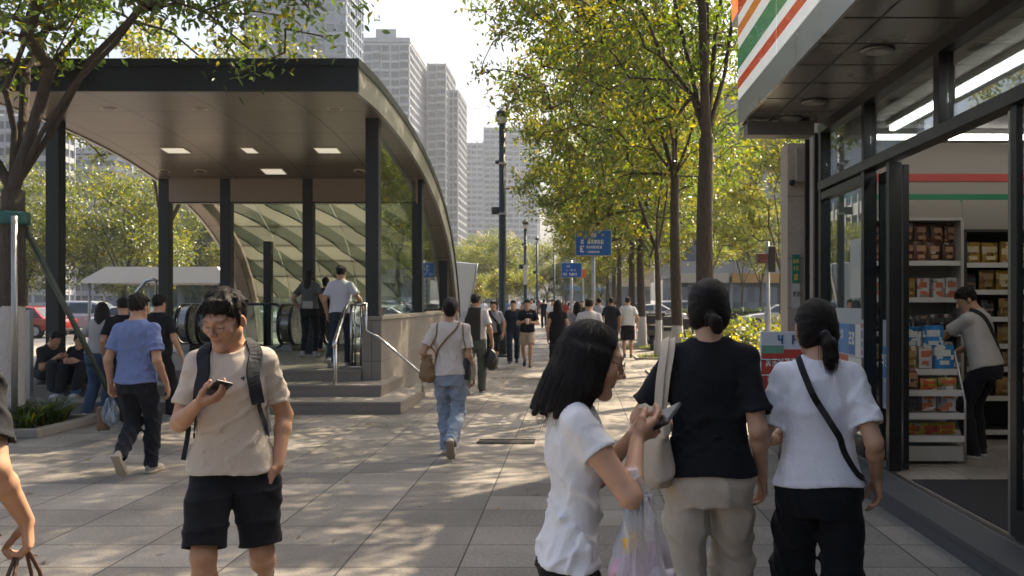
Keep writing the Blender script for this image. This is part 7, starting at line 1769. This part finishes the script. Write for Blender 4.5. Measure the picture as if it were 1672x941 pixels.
tower('pale hazy stepped tower right behind the lamp post', -52.4, -22, 525, 556, 101, 3.2, 3.4, (.29, .32, .36), G1, 6, False)
tower('low cream civic building with tall windows at the end of the street', -26, -14.5, 200, 222, 12.5, 4.0, 2.6, (.46, .41, .34), G2, 7, False, .3, 'office_building')
tower('upper cream block rising behind the civic building', -24, -16, 224, 240, 18.5, 4.0, 2.6, (.46, .42, .35), G2, 8, False, .4, 'office_building')
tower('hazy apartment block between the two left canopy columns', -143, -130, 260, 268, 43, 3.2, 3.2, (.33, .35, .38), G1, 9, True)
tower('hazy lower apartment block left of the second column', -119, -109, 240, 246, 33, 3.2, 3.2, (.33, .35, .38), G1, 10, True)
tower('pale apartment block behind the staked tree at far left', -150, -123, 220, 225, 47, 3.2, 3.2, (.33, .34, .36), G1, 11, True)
tower('grey office building across the road seen through the station glass', -46, -24, 92, 110, 12.5, 3.6, 2.2, (.24, .25, .25), (.10, .15, .14), 12, False, .35, 'office_building')
def shopfronts(label, x0, x1, y, h, wcol, seed):
    e = tower(label, x0, x1, y, y + 16, h, 3.6, 2.8, wcol, (.10, .12, .15), seed, False, .4, 'shop_terrace', base=4.2)
    rg = random.Random(seed); w_ = x1 - x0; n = int(w_ / 4.5)
    MB().box(.05, w_ - .05, .2, 15, 0, 4.1).build('shop_front', window_glass('shop front glass', (.16, .18, .20), 1.4, 1.4), e)
    for k in range(n):
        a, b = w_ * k / n + .15, w_ * (k + 1) / n - .15; c = rg.choice([(.45, .10, .06), (.50, .42, .30), (.10, .18, .35), (.48, .26, .06), (.45, .44, .42), (.10, .24, .16)])
        s_ = MB().box(a, b, -.6, .1, 3.2, 4.1, bev=.02).build('shop_sign', mat('shop sign %.2f %.2f %.2f' % c, c, .5), e)
        MB().box(a - .12, a + .12, -.2, .19, 0, 3.2).build('shop_pier', mat('facade %.3f %.3f %.3f' % wcol, wcol), e)
    return e
shopfronts('grey street building with shop fronts behind the trees left of the stone pillar', 9.5, 34, 86, 18, (.34, .32, .30), 21)
shopfronts('further street building with shop fronts behind the tree row', 4.5, 9.2, 112, 15, (.36, .31, .27), 22)
shopfronts('low pale building with shop fronts closing the street', -2.5, 6, 165, 11, (.40, .36, .31), 23)

# ------------------------------------------------------------------ vehicles
tyre = mat('tyre', (.015, .015, .015), .85); rimm = mat('rim', (.35, .35, .36), .35, .9); cg = mat('car glass', (.030, .040, .045), .08, 0, .1, 3, spec=.8)
hl = mat('headlamp', (.65, .65, .62), .15, 0, .05); tl_ = mat('tail lamp', (.35, .02, .015), .2); blk = mat('trim black', (.02, .02, .02), .5)
def car(label, loc, rz, paint, van=False, group=None, name='parked_car'):
    """x along the car"""
    L_, W_ = (4.45, 1.78) if not van else (4.6, 1.78); e = empty(name, label, 'car' if not van else 'van', loc, rz, group); pm_ = mat('car paint %.2f %.2f %.2f' % paint, paint, .25, .25, .05, 2, coat=.8)
    if not van: prof = [(-2.20, .32), (-2.22, .62), (-2.14, .86), (-1.62, .93), (-1.55, .94), (.70, .94), (1.55, .84), (2.08, .70), (2.22, .52), (2.20, .30)]; cab = [(-1.72, .92), (-1.15, 1.38), (-.45, 1.46), (.20, 1.42), (1.02, .93)]
    else: prof = [(-2.28, .32), (-2.30, .70), (-2.26, 1.0), (1.1, 1.02), (1.85, .94), (2.22, .74), (2.30, .52), (2.28, .30)]; cab = [(-2.24, 1.0), (-2.08, 1.58), (-1.7, 1.68), (.2, 1.68), (.55, 1.58), (1.32, 1.0)]
    bm = bmesh.new(); secs = [(-W_ / 2, .93), (-W_ / 2 + .10, 1.0), (0, 1.0), (W_ / 2 - .10, 1.0), (W_ / 2, .93)]
    rings = []
    for y, s_ in secs: rings.append([bm.verts.new((x * (s_ if abs(x) > 1.8 else 1), y, .30 + (z - .30) * (s_ if z > .5 else 1))) for x, z in prof])
    n = len(prof)
    for a, b in zip(rings, rings[1:]):
        for k in range(n): f = bm.faces.new((a[k], a[(k + 1) % n], b[(k + 1) % n], b[k])); f.smooth = True
    bm.faces.new(rings[0][::-1]); bm.faces.new(rings[-1])
    cr = []
    for y, zt in ((-1, 0), (1, 0)): cr.append([bm.verts.new((x, y * (W_ / 2 - .05 - .22 * max(0, (z - .95)) / .55), z)) for x, z in cab])
    n = len(cab)
    for k in range(n): bm.faces.new((cr[0][k], cr[0][(k + 1) % n], cr[1][(k + 1) % n], cr[1][k]))
    bm.faces.new(cr[0][::-1]); bm.faces.new(cr[1]); bmesh.ops.recalc_face_normals(bm, faces=bm.faces)
    me = bpy.data.meshes.new('body'); bm.to_mesh(me); bm.free(); bo = link('body', me, pm_, e); md = bo.modifiers.new('bevel', 'BEVEL'); md.width = .05; md.segments = 2; md.limit_method = 'ANGLE'; md.angle_limit = R(35)
    def side(y, poly):
        mb = MB(); q = [V3(x, y * (W_ / 2 - .05 - .22 * max(0, (z - .95)) / .55) + y * .006, z) for x, z in poly]; a_ = [mb.bm.verts.new(p) for p in q]; b_ = [mb.bm.verts.new(p - V3(0, y * .02, 0)) for p in q]; mb.bm.faces.new(a_); mb.bm.faces.new(b_[::-1])
        for k in range(len(q)): mb.bm.faces.new((a_[k], a_[(k + 1) % len(q)], b_[(k + 1) % len(q)], b_[k]))
        mb.build('window', cg, e)
    zt = 1.34 if not van else 1.54
    for y in (-1, 1):
        if not van: side(y, [(-1.50, .97), (-1.08, zt), (-.40, zt + .04), (-.34, .97)]); side(y, [(-.26, .97), (-.32, zt + .04), (.16, zt), (.84, .97)])
        else: side(y, [(-2.08, 1.06), (-1.95, zt), (-.95, zt + .04), (-.95, 1.06)]); side(y, [(-.86, 1.06), (-.86, zt + .04), (.18, zt + .04), (.22, 1.06)]); side(y, [(.30, 1.06), (.28, zt), (.48, zt - .05), (1.08, 1.06)])
    def pane_x(a, b, w0, w1, nm):
        a, b = V3(a[0], 0, a[1]), V3(b[0], 0, b[1]); d = unit(b - a); n_ = V3(-d[2], 0, d[0]) * (1 if a[0] > 0 else -1); n_ = n_ if n_[2] > 0 else -n_
        mb = MB(); q = [a + d * .05 + V3(0, -w0, 0), a + d * .05 + V3(0, w0, 0), b - d * .05 + V3(0, w1, 0), b - d * .05 + V3(0, -w1, 0)]; u_ = [mb.bm.verts.new(p + n_ * .012) for p in q]; v_ = [mb.bm.verts.new(p - n_ * .01) for p in q]; mb.bm.faces.new(u_); mb.bm.faces.new(v_[::-1])
        for k in range(4): mb.bm.faces.new((u_[k], u_[(k + 1) % 4], v_[(k + 1) % 4], v_[k]))
        mb.build(nm, cg, e)
    pane_x(cab[-1], cab[-2], .74, .60, 'windscreen'); pane_x(cab[0], cab[1], .74, .60, 'rear_window')
    for x in (-1.38, 1.40):
        for y in (-1, 1):
            w_ = MB().obox((x, y * (W_ / 2 - .02), .31), (1, 0, 0), (0, 1, 0), (0, 0, 1), .001, .001, .001)
            w_ = MB(); pts = [(x, y * (W_ / 2 - .20), .31), (x, y * (W_ / 2 + .012), .31)]; w_.tube(pts, .315, 20); w_ = w_.build('wheel', tyre, e); MB().tube([(x, y * (W_ / 2), .31), (x, y * (W_ / 2 + .022), .31)], .20, 16).build('rim', rimm, w_)
    for y in (-1, 1):
        xe = 2.13 if not van else 2.16; MB().box(xe - .12, xe + .07, y * .62 - .17, y * .62 + .17, .58, .70, bev=.03).build('headlight', hl, e); MB().box(-xe - .09, -xe + .06, y * .66 - .14, y * .66 + .14, .66, .84, bev=.03).build('tail_light', tl_, e); MB().box(.70, .88, y * (W_ / 2 + .08) - .09, y * (W_ / 2 + .08) + .09, .96, 1.08, bev=.03).build('mirror', pm_, e)
    MB().box(2.10, 2.26, -.5, .5, .36, .50, bev=.02).build('grille', blk, e); MB().box(-2.27, -2.1, -.8, .8, .30, .42, bev=.02).build('bumper', blk, e)
    return e
WHp, RDp, GYp, BKp, SLp = (.62, .62, .62), (.28, .028, .022), (.20, .20, .21), (.02, .02, .022), (.42, .43, .44)
rz_ = -.131
c1 = car('red hatchback on the road left of the column', (-25.6, 42.5, rz_), PI - .15, RDp)
car('white and dark minivan behind the red car', (-25.0, 47.5, rz_), .05, SLp, True)
car('white saloon behind the seated man on the left road', (-21.8, 46.0, rz_), 0, WHp); car('silver car far left on the road behind the staked tree', (-30.6, 47.2, rz_), 0, SLp)
for i, (x, y, rz, p_, v_, lab) in enumerate(((-17.5, 50, 0, WHp, False, 'white car seen through the left bay of the station'), (-12.6, 47, PI, SLp, False, 'silver car behind the escalator glass'), (-9.0, 44, .1, WHp, False, 'white car seen through the side glass of the station'), (-8.2, 50, PI, GYp, True, 'grey van seen through the side glass of the station'), (-8.4, 57, 0, WHp, True, 'white van right of the canopy foot'))): car(lab, (x, y, rz_), rz, p_, v_)
car('pale silver estate car parked across the street by the hedge', (12.6, 57.5, rz_), PI, SLp); car('white car partly behind the stone pillar', (16.2, 60.2, rz_), PI, WHp)
for i, (px, D, p_, v_, lab) in enumerate(((905, 112, WHp, True, 'white van in the traffic at the end of the street'), (935, 120, SLp, False, 'silver car in the traffic at the end of the street'), (880, 125, WHp, False, 'white car in the traffic left of the silver one'), (955, 108, BKp, False, 'black car in the traffic under the road sign'), (860, 118, GYp, False, 'grey car in the traffic behind the far lamp post'), (1045, 70, BKp, False, 'black car between the tree trunks'), (1075, 64, WHp, False, 'white car between the slender and the second trunk'), (1125, 66, SLp, True, 'silver van right of the second trunk'))):
    x = (px - CX) * D / F; car(lab, (x, D, 0 if D > 100 else rz_), PI / 2 + (i % 2) * PI if D > 100 else 0, p_, v_)
def scooter(label, loc, rz, paint):
    e = empty('scooter', label, 'scooter', loc, rz); pm_ = mat('scooter paint %.2f %.2f %.2f' % paint, paint, .3, .2, .1, 4, coat=.5)
    for x in (-.58, .62):
        w_ = MB(); w_.tube([(x, -.05, .24), (x, .05, .24)], .24, 16); w_ = w_.build('wheel', tyre, e); MB().tube([(x, -.056, .24), (x, .056, .24)], .13, 12).build('rim', rimm, w_)
    MB().prism([(-.80, .48), (-.84, .70), (-.30, .76), (-.12, .62), (-.10, .34), (.30, .30), (.34, .22), (-.30, .22)], 'x' if False else 'y', -.15, .15).build('body', pm_, e, bevel=.04)
    MB().prism([(.30, .24), (.36, .24), (.56, .60), (.50, .98), (.44, .98), (.40, .6)], 'y', -.17, .17).build('leg_shield', pm_, e, bevel=.03); MB().prism([(-.82, .71), (-.80, .80), (-.30, .82), (-.18, .76), (-.28, .74)], 'y', -.14, .14).build('seat', blk, e, bevel=.02)
    MB().tube([(.46, 0, .95), (.62, 0, .26)], .03, 8).build('fork', blk, e); MB().tube([(.36, -.34, 1.05), (.46, -.1, 1.0), (.46, .1, 1.0), (.36, .34, 1.05)], .018, 8).build('handlebar', blk, e); MB().lathe([(.02, -.04), (.08, 0), (.07, .05)], (.52, 0, .86), 12).build('headlight', hl, e)
    for y in (-1, 1): m_ = MB().tube([(.42, y * .24, 1.03), (.44, y * .28, 1.18)], .008, 6).build('mirror', blk, e); MB().obox((.44, y * .29, 1.22), (0, 1, 0), (0, 0, 1), (1, 0, 0), .055, .035, .008, bev=.008).build('mirror_glass', rimm, m_)
    MB().box(-.95, -.62, -.16, .16, .86, 1.12, bev=.03).build('top_box', blk, e)
for i, (px, D, rz, p_, lab) in enumerate(((1072, 29.5, 1.3, BKp, 'black scooter parked right of the slender trunk'), (1090, 27.5, 1.5, (.25, .26, .27), 'grey scooter parked left of the second trunk'), (1122, 24.5, 1.4, BKp, 'black scooter parked between the second and the nearest trunk'), (1058, 34, 1.6, (.30, .04, .03), 'dark red scooter parked behind the slender trunk'), (1082, 35.5, 1.4, BKp, 'black scooter furthest back between the trunks'))): scooter(lab, ((px - CX) * D / F, D, 0), rz, p_)

# ------------------------------------------------------------------ lamp posts, signs, poles
pole_m = mat('lamp post green grey', (.030, .038, .040), .45, .4, .2, 3); galv = mat('galvanised pole', (.34, .35, .35), .45, .7, .2, 5)
def lamp(label, x, y, h, r):
    e = empty('lamp_post', label, 'lamp post', (x, y, 0))
    MB().tube([(0, 0, 0), (0, 0, .9), (0, 0, .92), (0, 0, h - .35)], [r * 1.15, r * 1.12, r, r * .92], 16).lathe([(r * 1.9, 0), (r * 1.9, .05), (r * 1.3, .09)], n=16).build('post', pole_m, e)
    MB().lathe([(r * .9, h - .36), (r * 1.25, h - .30), (r * 1.3, h - .17), (r * 1.1, h - .15)], n=16).build('lantern', mat('lantern glass', (.48, .46, .42), .3), e)
    MB().lathe([(r * 1.6, h - .15), (r * 1.65, h - .02), (r * 1.2, h), (r * .5, h + .08), (r * .2, h + .1)], n=16).build('lamp_cap', pole_m, e)
    for z, w_ in ((h * .58, .13), (h * .785, .06)): b_ = MB().box(-r - w_ * 1.5, -r * .8, -.06, .06, z, z + w_ * 1.6, bev=.01).build('control_box', pole_m, e); MB().lathe([(r * 1.12, z - .02), (r * 1.16, z + .04)], n=16).build('clamp', galv, b_)
    return e
lamp('tall dark green lamp post standing alone in mid pavement', -2.06, 25.8, 6.9, .105)
lamp('second dark lamp post further back with a pale notice', (858 - CX) * 42 / F, 42, 5.2, .085); lamp('third lamp post behind the second', (877 - CX) * 62 / F, 62, 5.8, .08); lamp('fourth thin lamp post left of the small blue sign', (905 - CX) * 66 / F, 66, 5.2, .07)
MB_ = empty('post_notice', 'pale notice wrapped on the second lamp post', 'notice', ((858 - CX) * 42 / F, 41.9, 2.3)); MB().box(-.09, .09, -.02, 0, 0, .9).build('sheet', mat('notice paper', (.5, .48, .44), .6, 0, .3, 14), MB_)
def road_sign(label, px, py0, py1, pw, D, lines, orange=None):
    a, b = at(px - pw / 2, py1, D), at(px + pw / 2, py0, D); w_, h = b.x - a.x, b.z - a.z; e = empty('road_sign', label, 'road sign', ((a.x + b.x) / 2, D, 0)); z0 = a.z
    MB().tube([(0, .09, 0), (0, .09, z0 + h + .12)], .055, 12).build('post', galv, e); MB().box(-w_ / 2 - .02, w_ / 2 + .02, -.02, .03, z0 - .02, z0 + h + .02, bev=.01).build('rim', galv, e)
    MB().box(-w_ / 2, w_ / 2, -.026, -.0202, z0, z0 + h).build('sign_panel', mat('road sign blue', (.012, .105, .40), .4, 0, .06, 2), e)
    mb = MB()
    for s_, u, v, th in lines: glyphs(mb, V3(-w_ / 2 + u * w_, -.029, z0 + v * h), V3(1, 0, 0), V3(0, 0, 1), V3(0, -1, 0), s_, th * h, .0015)
    mb.build('lettering', mat('sign lettering', (.66, .67, .68), .4), e)
    for z in (z0 + h * .25, z0 + h * .75): MB().box(-.09, .09, .031, .15, z - .03, z + .03).build('bracket', galv, e)
    return e, w_, h, z0
e, w_, h, z0 = road_sign('large blue road sign with white lettering on a grey pole', 969, 377, 417, 57, 27.5, [('~-#0', .26, .74, .15), ('0 ~#%DG', .14, .46, .17), ('E', .12, .12, .26), ('#~%@#E8', .30, .27, .115), ('-#%8~S4D', .30, .09, .085)])
mb = MB(); mb.lathe([(.001, 0), (.001, .001)], n=3); MB().obox((-w_ * .40, -.030, z0 + h * .84), (1, 0, 0), (0, 0, 1), (0, -1, 0), w_ * .07, h * .07, .002).build('emblem', mat('emblem yellow', (.50, .40, .05)), e)
e, w_, h, z0 = road_sign('smaller blue road sign further down the pavement', 933, 430, 453, 32, 38, [('-~#', .2, .70, .14), ('L -8 ~', .25, .44, .14), ('## %@E#', .08, .12, .18)])
e = empty('shop_flag', 'small orange hanging sign beside the smaller blue road sign', 'sign', (.32, 40, 0)); MB().box(-.14, .14, -.02, .02, 2.55, 2.95).build('flag_panel', mat('orange panel', (.55, .14, .05)), e); MB().tube([(0, .04, 0), (0, .04, 3.0)], .03, 8).build('post', galv, e)
e = empty('slim_pole', 'slim silver pole with a reddish signal head beside the shop corner', 'pole', ((1254 - CX) * 12.6 / F, 12.6, 0)); MB().tube([(0, 0, 0), (0, 0, 1.5), (0, 0, 1.52), (0, 0, 2.4)], [.04, .04, .026, .024], 12).build('post', galv, e)
MB().box(-.15, .0, -.05, .05, 2.10, 2.24, bev=.03).build('signal_head', mat('signal red', (.10, .035, .028), .5, 0, .3, 20), e); MB().box(.0, .10, -.05, .05, 1.98, 2.34, bev=.02).build('signal_box', blk, e)
e = empty('steel_post', 'short stainless post at the edge of the steps behind the seated man', 'post', ((52 - CX) * 13.2 / F, 13.2, 0)); MB().box(-.07, .0, -.05, .05, 0, 1.45, bev=.01).build('post', galv, e); MB().tube([(-.10, 0, 1.40), (-.12, 0, .3)], .025, 8).build('rail', chrome, e)
# pavilion roof and white shell beyond the station
e = empty('pavilion', 'long white roofed pavilion across the road left of the station glass', 'pavilion', (-15.8, 36, 0)); MB().prism([(-2.4, 2.22), (-2.4, 2.32), (-1.5, 2.82), (2.6, 2.82), (3.0, 2.32), (3.0, 2.22)], 'y', -2.2, 2.2).build('roof', mat('pavilion white', (.62, .61, .58), .6, 0, .06, 2), e)
for x in (-2.2, 0, 2.6): MB().tube([(x, -2.0, 0), (x, -2.0, 2.25)], .05, 8).build('post', galv, e)
e = empty('shell_roof', 'white metal shell roof of a second station exit beyond the canopy', 'canopy', (-3.9, 31.5, 0)); V, Fq = [], []
P0 = [(.0, 0, 3.0), (.50, .0, 2.93), (.46, .3, 2.4), (.30, .6, 1.4), (.02, .9, .0)]
mb = MB(); pr1 = [(-.3, 2.92), (.52, 2.84), (.44, 2.3), (.28, 1.5), (.10, .7), (.02, 0), (-.35, 0)]
mb.prism(pr1, 'y', 0, .35); mb.build('shell', mat('shell white', (.55, .56, .57), .35, .4, .05), e, bevel=.03)
MB().tube([(.53, -.02, 2.85), (.45, -.02, 2.3), (.29, -.02, 1.5), (.11, -.02, .7), (.03, -.02, 0)], .03, 8).build('edge_trim', galv, e)
# ------------------------------------------------------------------ air
hz = bpy.data.materials.new('haze'); hz.use_nodes = True; nt = hz.node_tree; nt.nodes.clear()
o = N(nt, 'ShaderNodeOutputMaterial'); v = N(nt, 'ShaderNodeVolumePrincipled'); v.inputs['Color'].default_value = (.82, .90, 1, 1); v.inputs['Density'].default_value = .00034; v.inputs['Anisotropy'].default_value = .35
L(nt, v.outputs[0], o.inputs['Volume'])
tag(MB().box(-650, 650, -420, 700, -1.2, 175).build('haze', hz), kind='stuff')
